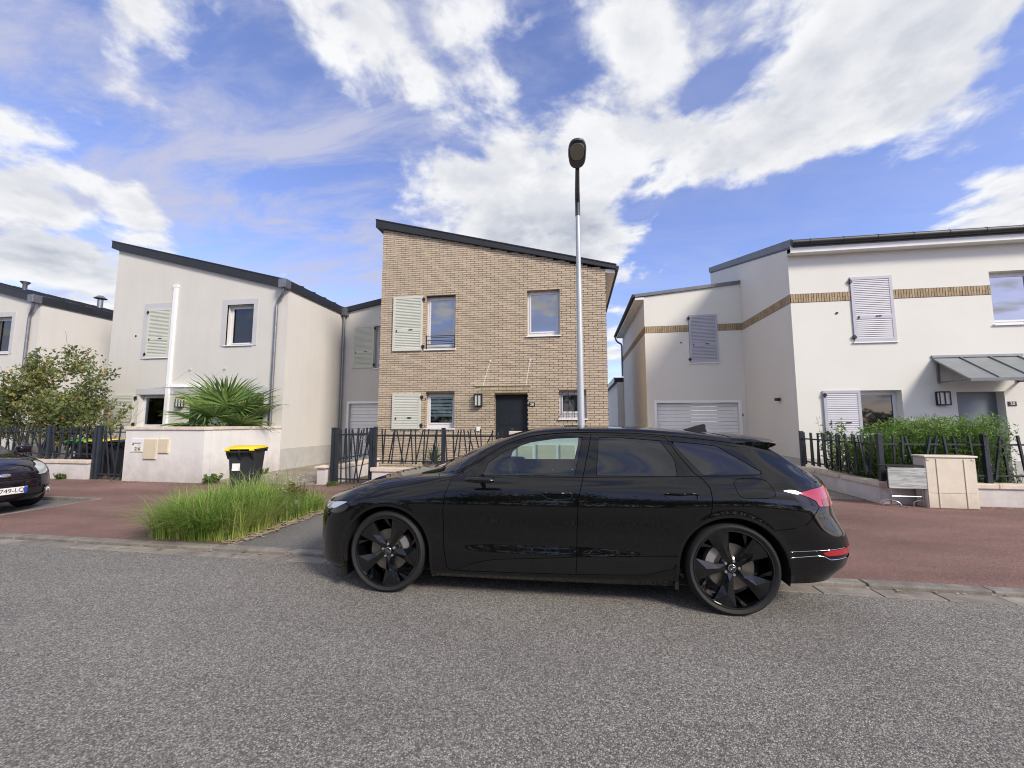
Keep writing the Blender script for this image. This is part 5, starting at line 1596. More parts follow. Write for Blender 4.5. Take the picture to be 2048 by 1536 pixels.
class Loft:
    def __init__(self, lines, nu=380, per=11, sig=.045):
        """lines: dicts with z knots, y knots, sf, sr tips, rf, rr corner lengths, pf, pr exponents"""
        K = len(lines)
        u = np.linspace(0, 1, nu)
        # cluster samples at both ends
        def sig_u(u):
            e = .10
            t = np.where(u < e, .5 * (u/e)**2 * e, np.where(u > 1 - e, (1 - e) + .0 - .5 * ((1 - u)/e)**2 * e, u - e/2))
            return t / t[-1] if t[-1] != 0 else t
        su = sig_u(u); su = (su - su[0]) / (su[-1] - su[0])
        net = np.zeros((nu, K, 3))
        for k, L_ in enumerate(lines):
            s = L_['sf'] + (L_['sr'] - L_['sf']) * su
            y = smooth_curve(L_['y'], L_['sf'], L_['sr'], L_.get('sig', sig))(s)
            z = smooth_curve(L_['z'], L_['sf'], L_['sr'], L_.get('sig', sig))(s)
            xf = np.clip((s - L_['sf']) / L_['rf'], 0, 1); xr = np.clip((L_['sr'] - s) / L_['rr'], 0, 1)
            y = y * (1 - (1 - xf)**L_['pf'])**(1/L_['pf']) * (1 - (1 - xr)**L_['pr'])**(1/L_['pr'])
            net[:, k] = np.stack([s, y, z], 1)
        # interpolate across lines
        v = np.linspace(0, K - 1, (K - 1) * per + 1)
        nv = len(v)
        out = np.zeros((nu, nv, 3))
        # monotone cubic across, vectorised over u, with chord length parameter
        ch = np.linalg.norm(np.diff(net, axis=1), axis=2).mean(0)
        par = np.concatenate([[0], np.cumsum(ch)]); tv = np.interp(v, np.arange(K), par)
        h = np.diff(par)
        for c in (1, 2, 0):
            Y = net[:, :, c]
            dl = np.diff(Y, axis=1) / h
            d = np.zeros_like(Y)
            for k in range(1, K - 1):
                w1, w2 = 2*h[k] + h[k-1], h[k] + 2*h[k-1]
                with np.errstate(divide='ignore', invalid='ignore'):
                    hm = (w1 + w2) / (w1 / dl[:, k-1] + w2 / dl[:, k])
                d[:, k] = np.where(dl[:, k-1] * dl[:, k] > 0, hm, 0)
            d[:, 0] = dl[:, 0]; d[:, -1] = dl[:, -1] if c != 2 else 0
            i = np.clip(np.searchsorted(par, tv, side='right') - 1, 0, K - 2)
            t = (tv - par[i]) / h[i]
            out[:, :, c] = Y[:, i]*(2*t**3 - 3*t**2 + 1) + h[i]*d[:, i]*(t**3 - 2*t**2 + t) + Y[:, i+1]*(-2*t**3 + 3*t**2) + h[i]*d[:, i+1]*(t**3 - t**2)
        self.out, self.v, self.nu, self.nv = out, v, nu, nv
    def post(self, fn):
        self.out = fn(self.out, np.broadcast_to(self.v, (self.nu, self.nv)))
    def mesh(self):
        o = self.out
        du = np.gradient(o, axis=0); dv = np.gradient(o, axis=1)
        n = np.cross(du, dv); ln = np.linalg.norm(n, axis=2); n = n / np.maximum(ln, 1e-9)[..., None]
        # make them point outwards (+y)
        sgn = np.sign((n * (o - np.array([o[..., 0].mean(), 0, .7]))).sum(2)); sgn[sgn == 0] = 1
        n = n * np.median(sgn)
        vv = np.broadcast_to(self.v, (self.nu, self.nv))
        V = np.concatenate([o, n, vv[..., None]], 2).reshape(-1, 7)
        i, j = np.meshgrid(np.arange(self.nu - 1), np.arange(self.nv - 1), indexing='ij')
        a = (i * self.nv + j).ravel(); b = ((i+1) * self.nv + j).ravel(); c = ((i+1) * self.nv + j + 1).ravel(); d = (i * self.nv + j + 1).ravel()
        T = np.concatenate([np.stack([a, b, c], 1), np.stack([a, c, d], 1)], 0)
        return V, T
def compact(V, T):
    if len(T) == 0: return V[:0], T
    u, inv = np.unique(T.ravel(), return_inverse=True)
    return V[u], inv.reshape(-1, 3)
def split(V, T, f):
    """cut a triangle mesh along the zero set of a per-vertex function; returns (inside f>0, outside)"""
    if len(T) == 0: return (V, T), (V, T)
    f = np.where(np.abs(f) < 1e-7, 1e-7, f)
    pos = f > 0
    c = pos[T].sum(1)
    Tin, Tout = T[c == 3], T[c == 0]
    mixed = T[(c > 0) & (c < 3)]
    nV = [V]; base = len(V); cache = {}; newV = []
    ain, aout = [], []
    def mid(a, b):
        k = (a, b) if a < b else (b, a)
        if k not in cache:
            t = f[a] / (f[a] - f[b])
            cache[k] = base + len(newV); newV.append(V[a] * (1 - t) + V[b] * t)
        return cache[k]
    for t in mixed:
        t = [int(x) for x in t]
        n = sum(pos[x] for x in t)
        for r_ in range(3):
            a, b, c_ = t[r_], t[(r_+1) % 3], t[(r_+2) % 3]
            if n == 1 and pos[a]:
                p, q = mid(a, b), mid(a, c_)
                ain.append((a, p, q)); aout += [(p, b, c_), (p, c_, q)]; break
            if n == 2 and not pos[a]:
                p, q = mid(a, b), mid(a, c_)
                aout.append((a, p, q)); ain += [(p, b, c_), (p, c_, q)]; break
    if newV: V = np.concatenate([V, np.array(newV)], 0)
    Tin = np.concatenate([Tin, np.array(ain).reshape(-1, 3).astype(int)], 0)
    Tout = np.concatenate([Tout, np.array(aout).reshape(-1, 3).astype(int)], 0)
    return compact(V, Tin), compact(V, Tout)
def sdf(poly, x, z):
    """signed distance to polygon, positive inside"""
    p = np.asarray(poly, float); q = np.roll(p, -1, 0)
    best = np.full(x.shape, 1e9); ins = np.zeros(x.shape, bool)
    for (ax, az), (bx, bz) in zip(p, q):
        dx, dz = bx - ax, bz - az
        t = np.clip(((x - ax)*dx + (z - az)*dz) / (dx*dx + dz*dz + 1e-12), 0, 1)
        best = np.minimum(best, (x - ax - t*dx)**2 + (z - az - t*dz)**2)
        if abs(dz) > 1e-12:
            cr = ((az > z) != (bz > z)) & (x < dx * (z - az) / dz + ax)
            ins ^= cr
    return np.where(ins, 1, -1) * np.sqrt(best)
def chaikin(poly, n=2, keep=()):
    p = [np.array(q, float) for q in poly]
    for _ in range(n):
        o = []
        for a, b in zip(p, p[1:] + p[:1]):
            o += [a * .75 + b * .25, a * .25 + b * .75]
        p = o
    return [tuple(q) for q in p]
def panel(name, VT, mat_, parent, side, off=0.0):
    """mesh object from cut surface; side -1: towards -y, +1: +y; custom normals from the loft"""
    V, T = VT
    if len(T) == 0: return None
    P_ = V[:, :3] + V[:, 3:6] * off
    P_ = P_ * np.array([1, side, 1]); Nn = V[:, 3:6] * np.array([1, side, 1])
    T = T if side > 0 else T[:, ::-1]
    # orient faces to agree with normals
    fn = np.cross(P_[T[:, 1]] - P_[T[:, 0]], P_[T[:, 2]] - P_[T[:, 0]])
    ar = np.linalg.norm(fn, axis=1)
    ok = ar > 1e-12
    T, fn = T[ok], fn[ok]
    flip = (fn * Nn[T[:, 0]]).sum(1) < 0
    T = np.where(flip[:, None], T[:, ::-1], T)
    me = bpy.data.meshes.new(name)
    me.vertices.add(len(P_)); me.vertices.foreach_set('co', P_.ravel().astype(np.float32))
    me.loops.add(len(T) * 3); me.loops.foreach_set('vertex_index', T.ravel().astype(np.int32))
    me.polygons.add(len(T)); me.polygons.foreach_set('loop_start', (np.arange(len(T)) * 3).astype(np.int32))
    me.polygons.foreach_set('use_smooth', np.ones(len(T), bool))
    me.update(calc_edges=True)
    me.validate()
    me.normals_split_custom_set_from_vertices([tuple(x) for x in Nn.tolist()])
    me.materials.append(mat_)
    o = bpy.data.objects.new(name, me)
    return link(o, parent)

def pieces(name, VT, mat_, parent, side, off=0.0, least=30):
    """one object for each connected piece"""
    V, T = VT
    lab = np.arange(len(V))
    while True:
        m = lab[T].min(1); new = lab.copy()
        np.minimum.at(new, T.ravel(), np.repeat(m, 3))
        new = new[new]
        if (new == lab).all(): break
        lab = new
    out_ = []
    for l_ in np.unique(lab[T[:, 0]]):
        t = T[lab[T[:, 0]] == l_]
        if len(t) >= least: out_.append(panel(name, compact(V, t), mat_, parent, side, off))
    return out_
def car_paint(name, col, flake=.0, rough=.25):
    m = mat(name, col, rough, metal=0.0, spec=0.0, coat=1.0)
    m.node_tree.nodes['Principled BSDF'].inputs['Coat Roughness'].default_value = .012
    m.node_tree.nodes['Principled BSDF'].inputs['Coat IOR'].default_value = 1.5
    return m
car_paint('paint_black', (.0035, .0035, .0042), rough=.2)
car_paint('paint_plum', (.010, .007, .012), rough=.3)
mat('trim_black', (.0035, .0035, .004), .09, spec=.6)
mat('trim_matt', (.012, .012, .013), .5)
mat('shell_black', (.003, .003, .003), .8)
mat('tyre', (.010, .010, .011), .75, fine=.1, fscale=200)
mat('rim_black', (.0028, .003, .004), .12, spec=.4, coat=.5)
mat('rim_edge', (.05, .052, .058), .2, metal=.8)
mat('disc_metal', (.20, .185, .165), .38, metal=.8)
mat('caliper', (.30, .30, .30), .45, metal=.5)
mat('tail_red', (.34, .008, .014), .10, coat=.8, spec=.6)
mat('tail_dark', (.20, .004, .008), .10, coat=.8)
mat('head_lens', (.50, .54, .56), .12, coat=.8, metal=.3)
mat('chrome', (.75, .75, .76), .12, metal=1.0)
mat('seat', (.02, .02, .022), .7)
mat('seat_light', (.09, .09, .095), .7)
glass_mat('glass_front', (.62, .76, .74), 1.75)
glass_mat('glass_privacy', (.045, .05, .055), 1.78)

# ---------------------------------------------------------------- the black estate car
CAR = thing('estate_car', 'glossy black estate car with black multi-spoke wheels parked half on the kerb', 'car', (-1.726, 4.471, 0.0), R(.33))
PB = M['paint_black']
E_ = dict(pf=2.45, pr=2.7)
lines = [
 dict(z=[(-.97,.175),(-.6,.155),(-.42,.15),(.42,.155),(2.5,.185),(3.3,.25),(3.6,.265),(3.85,.29)], y=[(-1,.80),(-.4,.86),(.4,.87),(2.5,.87),(3.3,.86),(4,.80)], sf=-.945, sr=3.95, rf=.70, rr=.50, **E_),
 dict(z=[(-.97,.245),(-.42,.225),(.42,.225),(1.7,.25),(2.3,.28),(2.55,.33),(3.3,.36),(3.95,.41)], y=[(-1,.88),(-.4,.918),(.4,.925),(2.5,.93),(3.3,.915),(4,.88)], sf=-.970, sr=4.02, rf=.70, rr=.50, **E_),
 dict(z=[(-.95,.43),(-.4,.40),(.5,.37),(1.7,.40),(2.56,.45),(3.3,.49),(4,.52)], y=[(-1,.92),(-.4,.945),(.1,.95),(.6,.935),(1.7,.925),(2.4,.938),(2.95,.955),(3.3,.945),(4,.92)], sf=-.968, sr=4.03, rf=.70, rr=.50, **E_),
 dict(z=[(-.95,.57),(0,.57),(1.7,.58),(3.3,.61),(4,.60)], y=[(-1,.925),(-.4,.95),(0,.957),(.55,.930),(1.7,.905),(2.3,.925),(2.95,.960),(3.35,.948),(4,.92)], sf=-.965, sr=4.025, rf=.70, rr=.52, **E_),
 dict(z=[(-.95,.68),(-.5,.735),(0,.79),(.5,.785),(1.5,.785),(2.4,.815),(3,.85),(3.5,.82),(3.95,.74)], y=[(-1,.92),(-.4,.945),(0,.958),(.55,.948),(1.7,.938),(2.3,.945),(2.95,.962),(3.4,.945),(4,.90)], sf=-.945, sr=3.965, rf=.74, rr=.56, **E_),
 dict(z=[(-.92,.735),(-.5,.815),(0,.90),(.5,.925),(1.5,.93),(2.4,.955),(3,.985),(3.5,.955),(3.92,.89)], y=[(-1,.90),(-.4,.90),(0,.912),(.55,.918),(1.7,.915),(2.3,.915),(2.95,.925),(3.4,.91),(4,.87)], sf=-.91, sr=3.945, rf=.78, rr=.58, **E_),
 dict(z=[(-.88,.765),(-.7,.80),(-.54,.845),(-.386,.898),(-.18,.942),(.03,.978),(.33,1.012),(.58,1.032),(1.03,1.034),(1.77,1.046),(2.3,1.063),(2.8,1.079),(3.2,1.088),(3.45,1.07),(3.65,1.035),(3.9,.985)], y=[(-1,.86),(-.4,.815),(0,.80),(.58,.838),(1.2,.850),(2.5,.850),(3.2,.835),(3.6,.83),(4,.84)], sf=-.87, sr=3.93, rf=.80, rr=.60, **E_),
 dict(z=[(-.86,.775),(-.7,.815),(-.54,.865),(-.386,.922),(-.18,.965),(.03,1.001),(.33,1.033),(.50,1.046),(.62,1.062),(.72,1.095),(.846,1.160),(1.06,1.285),(1.30,1.364),(1.53,1.398),(1.79,1.410),(2.12,1.405),(2.52,1.378),(2.98,1.332),(3.25,1.297),(3.42,1.222),(3.58,1.135),(3.72,1.075),(3.92,1.02)], y=[(-1,.80),(-.4,.70),(0,.68),(.45,.74),(.62,.795),(.85,.775),(1.06,.735),(1.3,.70),(1.8,.675),(2.5,.665),(3,.650),(3.3,.655),(3.6,.72),(4,.80)], sf=-.855, sr=3.92, rf=.82, rr=.60, **E_),
 dict(z=[(-.85,.78),(-.7,.825),(-.54,.878),(-.386,.935),(-.18,.980),(.03,1.016),(.25,1.042),(.40,1.062),(.54,1.10),(.786,1.240),(.95,1.322),(1.134,1.400),(1.378,1.458),(1.71,1.475),(2.18,1.474),(2.62,1.446),(3.0,1.404),(3.22,1.372),(3.40,1.310),(3.58,1.175),(3.72,1.10),(3.90,1.04)], y=[(-1,.60),(-.4,.50),(0,.47),(.40,.60),(.55,.675),(.8,.69),(1.13,.635),(1.4,.60),(2,.588),(3,.575),(3.3,.58),(3.6,.64),(4,.70)], sf=-.85, sr=3.91, rf=.80, rr=.50, **E_),
 dict(z=[(-.85,.782),(-.7,.835),(-.54,.892),(-.386,.948),(-.18,.992),(.03,1.028),(.20,1.050),(.34,1.085),(.5,1.160),(.786,1.300),(1.134,1.425),(1.378,1.480),(1.71,1.495),(2.18,1.494),(2.62,1.466),(3.0,1.424),(3.22,1.392),(3.40,1.328),(3.58,1.20),(3.72,1.12),(3.90,1.045)], y=[(-1,.32),(-.4,.27),(0,.26),(.5,.36),(1.2,.34),(2,.32),(3,.31),(3.6,.34),(4,.36)], sf=-.85, sr=3.905, rf=.6, rr=.30, **E_),
 dict(z=[(-.85,.783),(-.7,.84),(-.54,.90),(-.386,.955),(-.18,.998),(.03,1.034),(.18,1.055),(.30,1.095),(.5,1.185),(.786,1.322),(1.134,1.437),(1.378,1.487),(1.71,1.503),(2.18,1.502),(2.62,1.474),(3.0,1.432),(3.22,1.40),(3.40,1.335),(3.58,1.21),(3.72,1.125),(3.90,1.046)], y=[(-1,0),(4,0)], sf=-.85, sr=3.905, rf=.3, rr=.3, **E_),
]
lf = Loft(lines, nu=440, per=13)
WR, WZ = .360, .358
ARC = ((0.0, WZ), (2.946, WZ))
def flares(o, v):
    o = o.copy()
    s, y, z = o[..., 0], o[..., 1], o[..., 2]
    for cx, cz in ARC:
        r = np.hypot(s - cx, z - cz)
        lip = np.exp(-((r - .425) / .030)**2) * .006 * (y > .6)
        o[..., 1] = o[..., 1] + lip
    # door scallop above the sill
    sc = np.exp(-((z - .47) / .055)**2) * np.clip((s - .55) / .35, 0, 1) * np.clip((2.45 - s) / .3, 0, 1) * (y > .6)
    o[..., 1] = o[..., 1] - .010 * sc
    return o
lf.post(flares)
V0, T0 = lf.mesh()
fx = lambda V: V[:, 0]; fz = lambda V: V[:, 2]; fv = lambda V: V[:, 6]
GAP = .0032
FD = [(.598,1.050),(.545,.894),(.531,.738),(.541,.431),(.572,.250),(.62,.232),(1.15,.240),(1.702,.256),(1.706,.37),(1.727,.853),(1.774,1.048),(1.862,1.432),(1.70,1.434),(1.5,1.425),(1.28,1.390),(1.06,1.318),(.85,1.188),(.72,1.108),(.64,1.066)]
RD = [(1.702,.256),(1.706,.37),(1.727,.853),(1.774,1.048),(1.862,1.432),(2.15,1.428),(2.52,1.396),(2.600,1.255),(2.700,1.108),(2.765,1.055),(2.803,.992),(2.806,.90),(2.790,.80),(2.740,.70),(2.66,.65),(2.57,.55),(2.525,.42),(2.49,.345),(2.27,.283),(2.0,.268)]
W1 = [(.868,1.052),(.910,1.158),(1.065,1.266),(1.30,1.346),(1.53,1.381),(1.78,1.394),(1.700,1.060)]
W2 = [(1.890,1.066),(1.928,1.394),(2.15,1.390),(2.468,1.366),(2.566,1.206),(2.566,1.075)]
W3 = [(2.555,1.360),(2.75,1.346),(2.95,1.322),(3.10,1.22),(3.235,1.128),(3.248,1.108),(3.225,1.100),(2.775,1.088)]
FLAP = [(2.985,1.070),(3.24,1.068),(3.275,1.03),(3.298,.955),(3.268,.925),(3.04,.920),(3.005,.95)]
HND_F = [(1.396,.921),(1.683,.931),(1.675,.895),(1.655,.873),(1.485,.868),(1.43,.893)]
HND_R = [(2.412,.944),(2.71,.952),(2.70,.920),(2.685,.903),(2.515,.892),(2.46,.912)]
LIP = .412
def arch_sd(V):
    x, z = V[:, 0], V[:, 2]
    best = np.full(len(V), -1e9)
    for cx, cz in ARC:
        r = np.hypot(x - cx, z - cz)
        d = np.where(z > cz, LIP - r, LIP + .012 * np.clip((cz - z) / .2, 0, 1) - np.abs(x - cx))
        best = np.maximum(best, d)
    best = np.where(V[:, 1] < .55, -1.0, best)
    return best
def line_sd(poly, V):
    """distance to an open polyline in (s,z)"""
    p = np.asarray(poly, float); best = np.full(len(V), 1e9)
    for (ax, az), (bx, bz) in zip(p[:-1], p[1:]):
        dx, dz = bx - ax, bz - az
        t = np.clip(((V[:, 0] - ax)*dx + (V[:, 2] - az)*dz) / (dx*dx + dz*dz), 0, 1)
        best = np.minimum(best, np.hypot(V[:, 0] - ax - t*dx, V[:, 2] - az - t*dz))
    return best
def build_car_side(side):
    V, T = V0, T0
    # keep below v=10 (centre) both halves meet at y=0
    _, (V, T) = split(V, T, arch_sd(V))                       # wheel openings
    (Vl, Tl), (V, T) = split(V, T, np.where(V[:, 1] > .5, arch_sd(V) + .026, -1))   # arch lips
    pieces('arch_trim', (Vl, Tl), M['trim_black'], CAR, side, .002)
    # ---- glass and doors
    def cut(poly, V, T, gap=GAP, cond=None):
        s = sdf(poly, V[:, 0], V[:, 2])
        if cond is not None: s = np.where(cond(V), s, -1)
        inn, rest_ = split(V, T, s - gap)
        s2 = sdf(poly, rest_[0][:, 0], rest_[0][:, 2])
        if cond is not None: s2 = np.where(cond(rest_[0]), s2, -1)
        _, rest_ = split(*rest_, s2 + gap)
        return inn, rest_
    sidec = lambda V: (V[:, 6] < 8.3) & (V[:, 1] > .45)
    fd, (V, T) = cut(FD, V, T, cond=sidec)
    rd, (V, T) = cut(RD, V, T, cond=sidec)
    w1, fd = cut(W1, *fd, gap=.002)
    w2, rd = cut(W2, *rd, gap=.002)
    hf, fd = cut(chaikin(HND_F, 1), *fd, gap=.001)
    hr, rd = cut(chaikin(HND_R, 1), *rd, gap=.001)
    # crease between door skin and lower trim
    TRIM = [(.40,.10),(.66,.238),(.80,.300),(1.0,.343),(1.72,.395),(2.56,.449),(2.7,.45),(2.7,.0),(.4,.0)]
    lt1, fd = cut(TRIM, *fd, gap=.0018)
    lt2, rd = cut(TRIM, *rd, gap=.0018)
    d1 = panel('front_door', fd, PB, CAR, side)
    panel('lower_trim', lt1, M['trim_black'], d1, side, .003)
    panel('window', w1, M['glass_front'], d1, side, -.003)
    d2 = panel('rear_door', rd, PB, CAR, side)
    panel('lower_trim', lt2, M['trim_black'], d2, side, .003)
    panel('window', w2, M['glass_privacy'], d2, side, -.003)
    for dd, hh in ((d1, hf), (d2, hr)):
        panel('handle_recess', hh, M['trim_black'], dd, side, -.022)
    w3, (V, T) = cut(W3, V, T, cond=sidec, gap=.002)
    flap, (V, T) = cut(chaikin(FLAP, 2), V, T, cond=sidec, gap=.0022)
    # ---- lamps
    tl = [(3.455,.968),(3.60,.992),(3.74,1.004),(3.80,1.02),(3.95,1.03),(3.95,.845),(3.76,.850),(3.62,.862),(3.60,.905),(3.55,.930)]
    tail, (V, T) = cut(tl, V, T, cond=lambda V: V[:, 1] > .30, gap=.002)
    hl = [(-1.0,.765),(-.72,.757),(-.60,.772),(-.50,.789),(-.405,.792),(-.46,.766),(-.555,.722),(-.66,.698),(-1.0,.700)]
    head, (V, T) = cut(hl, V, T, cond=lambda V: V[:, 1] > .42, gap=.002)
    refl = [(3.59,.520),(3.63,.495),(3.80,.500),(4.1,.505),(4.1,.556),(3.80,.546),(3.66,.541)]
    rfl, (V, T) = cut(refl, V, T, cond=lambda V: V[:, 1] > .50, gap=.002)
    # ---- front bumper with air intake
    INT = [(-1.1,.66),(-.80,.66),(-.79,.56),(-.775,.42),(-.80,.30),(-1.1,.24)]
    BMP = [(-1.2,.764),(-.60,.764),(-.42,.775),(-.24,.705),(-.15,.62),(-.15,.0),(-1.2,.0)]
    bmp, (V, T) = cut(BMP, V, T, cond=lambda V: V[:, 0] < 0)
    intake, bmp = cut(INT, *bmp, gap=.004, cond=lambda V: V[:, 0] < -.5)
    fb_ = panel('front_bumper', bmp, PB, CAR, side)
    (Vg, Tg) = intake
    grille, intk = split(Vg, Tg, .60 - Vg[:, 1])
    panel('grille', grille, M['trim_matt'], fb_, side, -.02)
    panel('air_intake', intk, M['trim_black'], fb_, side, -.018)
    h_ = panel('headlight', head, M['head_lens'], CAR, side, -.004)
    # ---- rear bumper and tailgate
    RBL = [(3.10,.655),(3.23,.676),(3.432,.705),(3.49,.728),(3.53,.767),(3.62,.862),(3.70,.866),(4.2,.86),(4.2,0),(3.0,0),(3.0,.45)]
    rbp, (V, T) = cut(RBL, V, T, cond=lambda V: V[:, 0] > 3.1)
    LOWR = [(3.1,.462),(3.355,.474),(3.56,.497),(3.61,.492),(3.66,.466),(4.2,.466),(4.2,0),(3.1,0)]
    lowr, rbp = cut(LOWR, *rbp, gap=.0015)
    MIDR = [(3.1,.497),(3.33,.519),(3.60,.540),(4.2,.575),(4.2,.4),(3.1,.4)]
    midr, rbp = cut(MIDR, *rbp, gap=.0015)
    rb_ = panel('rear_bumper', rbp, PB, CAR, side)
    panel('bumper_inset', midr, M['trim_black'], rb_, side, -.004)
    panel('diffuser', lowr, M['trim_black'], rb_, side, .002)
    panel('reflector', rfl, M['tail_red'], rb_, side, .002)
    # ---- top surfaces by v
    def cutf(f, V, T, gap=GAP):
        inn, r_ = split(V, T, f(V) - gap)
        _, r_ = split(*r_, f(r_[0]) + gap)
        return inn, r_
    hood, (V, T) = cutf(lambda V: np.minimum((V[:, 6] - 6.15) * .12, (.36 + .10 * np.clip((9 - V[:, 6]) / 3, -1, 1)) - V[:, 0]), V, T)
    panel('bonnet', hood, PB, CAR, side)
    def wsf(V):
        a = np.clip((V[:, 6] - 8.12) * .15, -.1, .3)
        lo = V[:, 0] - (.25 + .20 * np.clip((10 - V[:, 6]) / 1.9, 0, 1.2)**2)
        hi = 1.30 - .05 * np.clip((10 - V[:, 6]) / 1.9, 0, 1.2)**2 - V[:, 0]
        return np.minimum(a, np.minimum(lo, hi))
    ws, (V, T) = cutf(wsf, V, T)
    panel('windscreen', ws, M['glass_front'], CAR, side, -.003)
    rwf = lambda V: np.minimum(np.clip((V[:, 6] - 8.25) * .15, -.1, .3), np.minimum(V[:, 0] - 3.32, 3.70 - V[:, 0]))
    rw, (V, T) = cutf(rwf, V, T)
    panel('rear_window', rw, M['glass_privacy'], CAR, side, -.003)
    rff = lambda V: np.minimum((V[:, 6] - 7.32) * .12, np.minimum(V[:, 0] - (1.30 - .95 * np.clip((8.6 - V[:, 6]), 0, 1)), 3.30 - V[:, 0]))
    roof, (V, T) = cutf(rff, V, T)
    panel('roof', roof, PB, CAR, side)
    tgf = lambda V: np.minimum(V[:, 0] - 3.30, np.maximum((V[:, 6] - 7.75) * .12, np.where((V[:, 1] < .62) & (V[:, 0] > 3.6), .05, -.05)))
    tg, (V, T) = cutf(tgf, V, T, gap=.002)
    panel('tailgate', tg, PB, CAR, side)
    # ---- remaining: fender in front, quarter behind, pillars and sill
    fen, rest2 = split(V, T, .56 - V[:, 0])
    panel('front_wing', fen, PB, CAR, side)
    qtr, sill = split(*rest2, np.minimum(rest2[0][:, 0] - 2.45, rest2[0][:, 2] - .50))
    q_ = panel('rear_quarter', qtr, PB, CAR, side)
    panel('quarter_window', w3, M['glass_privacy'], q_, side, -.003)
    panel('filler_flap', flap, PB, q_, side)
    pieces('side_frame', sill, PB, CAR, side)
    tl_ = panel('tail_light', tail, M['tail_red'], CAR, side, .003)
    (Vt, Tt) = tail
    low, _ = split(Vt, Tt, np.minimum(.915 - Vt[:, 2], Vt[:, 0] - 3.66))
    panel('lamp_lower', low, M['tail_dark'], tl_, side, .005)
    # ---- dark shell behind the panel gaps
    Vs, Ts = V0, T0
    _, (Vs, Ts) = split(Vs, Ts, arch_sd(Vs))
    for w_ in (W1, W2, W3):
        _, (Vs, Ts) = split(Vs, Ts, np.where(sidec(Vs), sdf(w_, Vs[:, 0], Vs[:, 2]) + .004, -1))
    _, (Vs, Ts) = split(Vs, Ts, wsf(Vs)); _, (Vs, Ts) = split(Vs, Ts, rwf(Vs))
    for hh in (HND_F, HND_R):
        _, (Vs, Ts) = split(Vs, Ts, np.where(sidec(Vs), sdf(hh, Vs[:, 0], Vs[:, 2]) + .002, -1))
    _, (Vs, Ts) = split(Vs, Ts, np.where(Vs[:, 0] < -.5, sdf(INT, Vs[:, 0], Vs[:, 2]) + .003, -1))
    panel('inner_shell', (Vs, Ts), M['shell_black'], CAR, side, -.012)
    # ---- door handles: bright rim and pull bar
    for dd, poly in ((d1, HND_F), (d2, HND_R)):
        pts = chaikin(poly, 1)
        rim = []
        for p in pts + pts[:1]:
            k = np.argmin((V0[:, 0] - p[0])**2 + (V0[:, 2] - p[1])**2 + (V0[:, 1] < .6) * 9)
            rim.append((p[0], side * (V0[k, 1] + .003), p[1]))
        put('handle_rim', MB().path(rim, .0034, 5), M['rim_edge'], dd, smooth=True)
        a, b = np.array(poly[0]), np.array(poly[1])
        k = np.argmin((V0[:, 0] - a[0])**2 + (V0[:, 2] - a[1])**2 + (V0[:, 1] < .6) * 9)
        yv = V0[k, 1]
        put('handle_bar', MB().path([(a[0] + .03, side * (yv - .008), a[1] - .008), ((a[0]+b[0])/2, side * (yv + .004), (a[1]+b[1])/2 - .008), (b[0] - .02, side * (yv - .006), b[1] - .010)], .009, 8), PB, dd, smooth=True)
    return d1, d2
for side in (-1, 1):
    DOORS = build_car_side(side) if side > 0 else build_car_side(side)
    if side < 0: NEAR_DOORS = DOORS
def surf_y(x, z):
    k = np.argmin((V0[:, 0] - x)**2 + (V0[:, 2] - z)**2 + (V0[:, 1] < .5) * 9)
    return V0[k, 1]
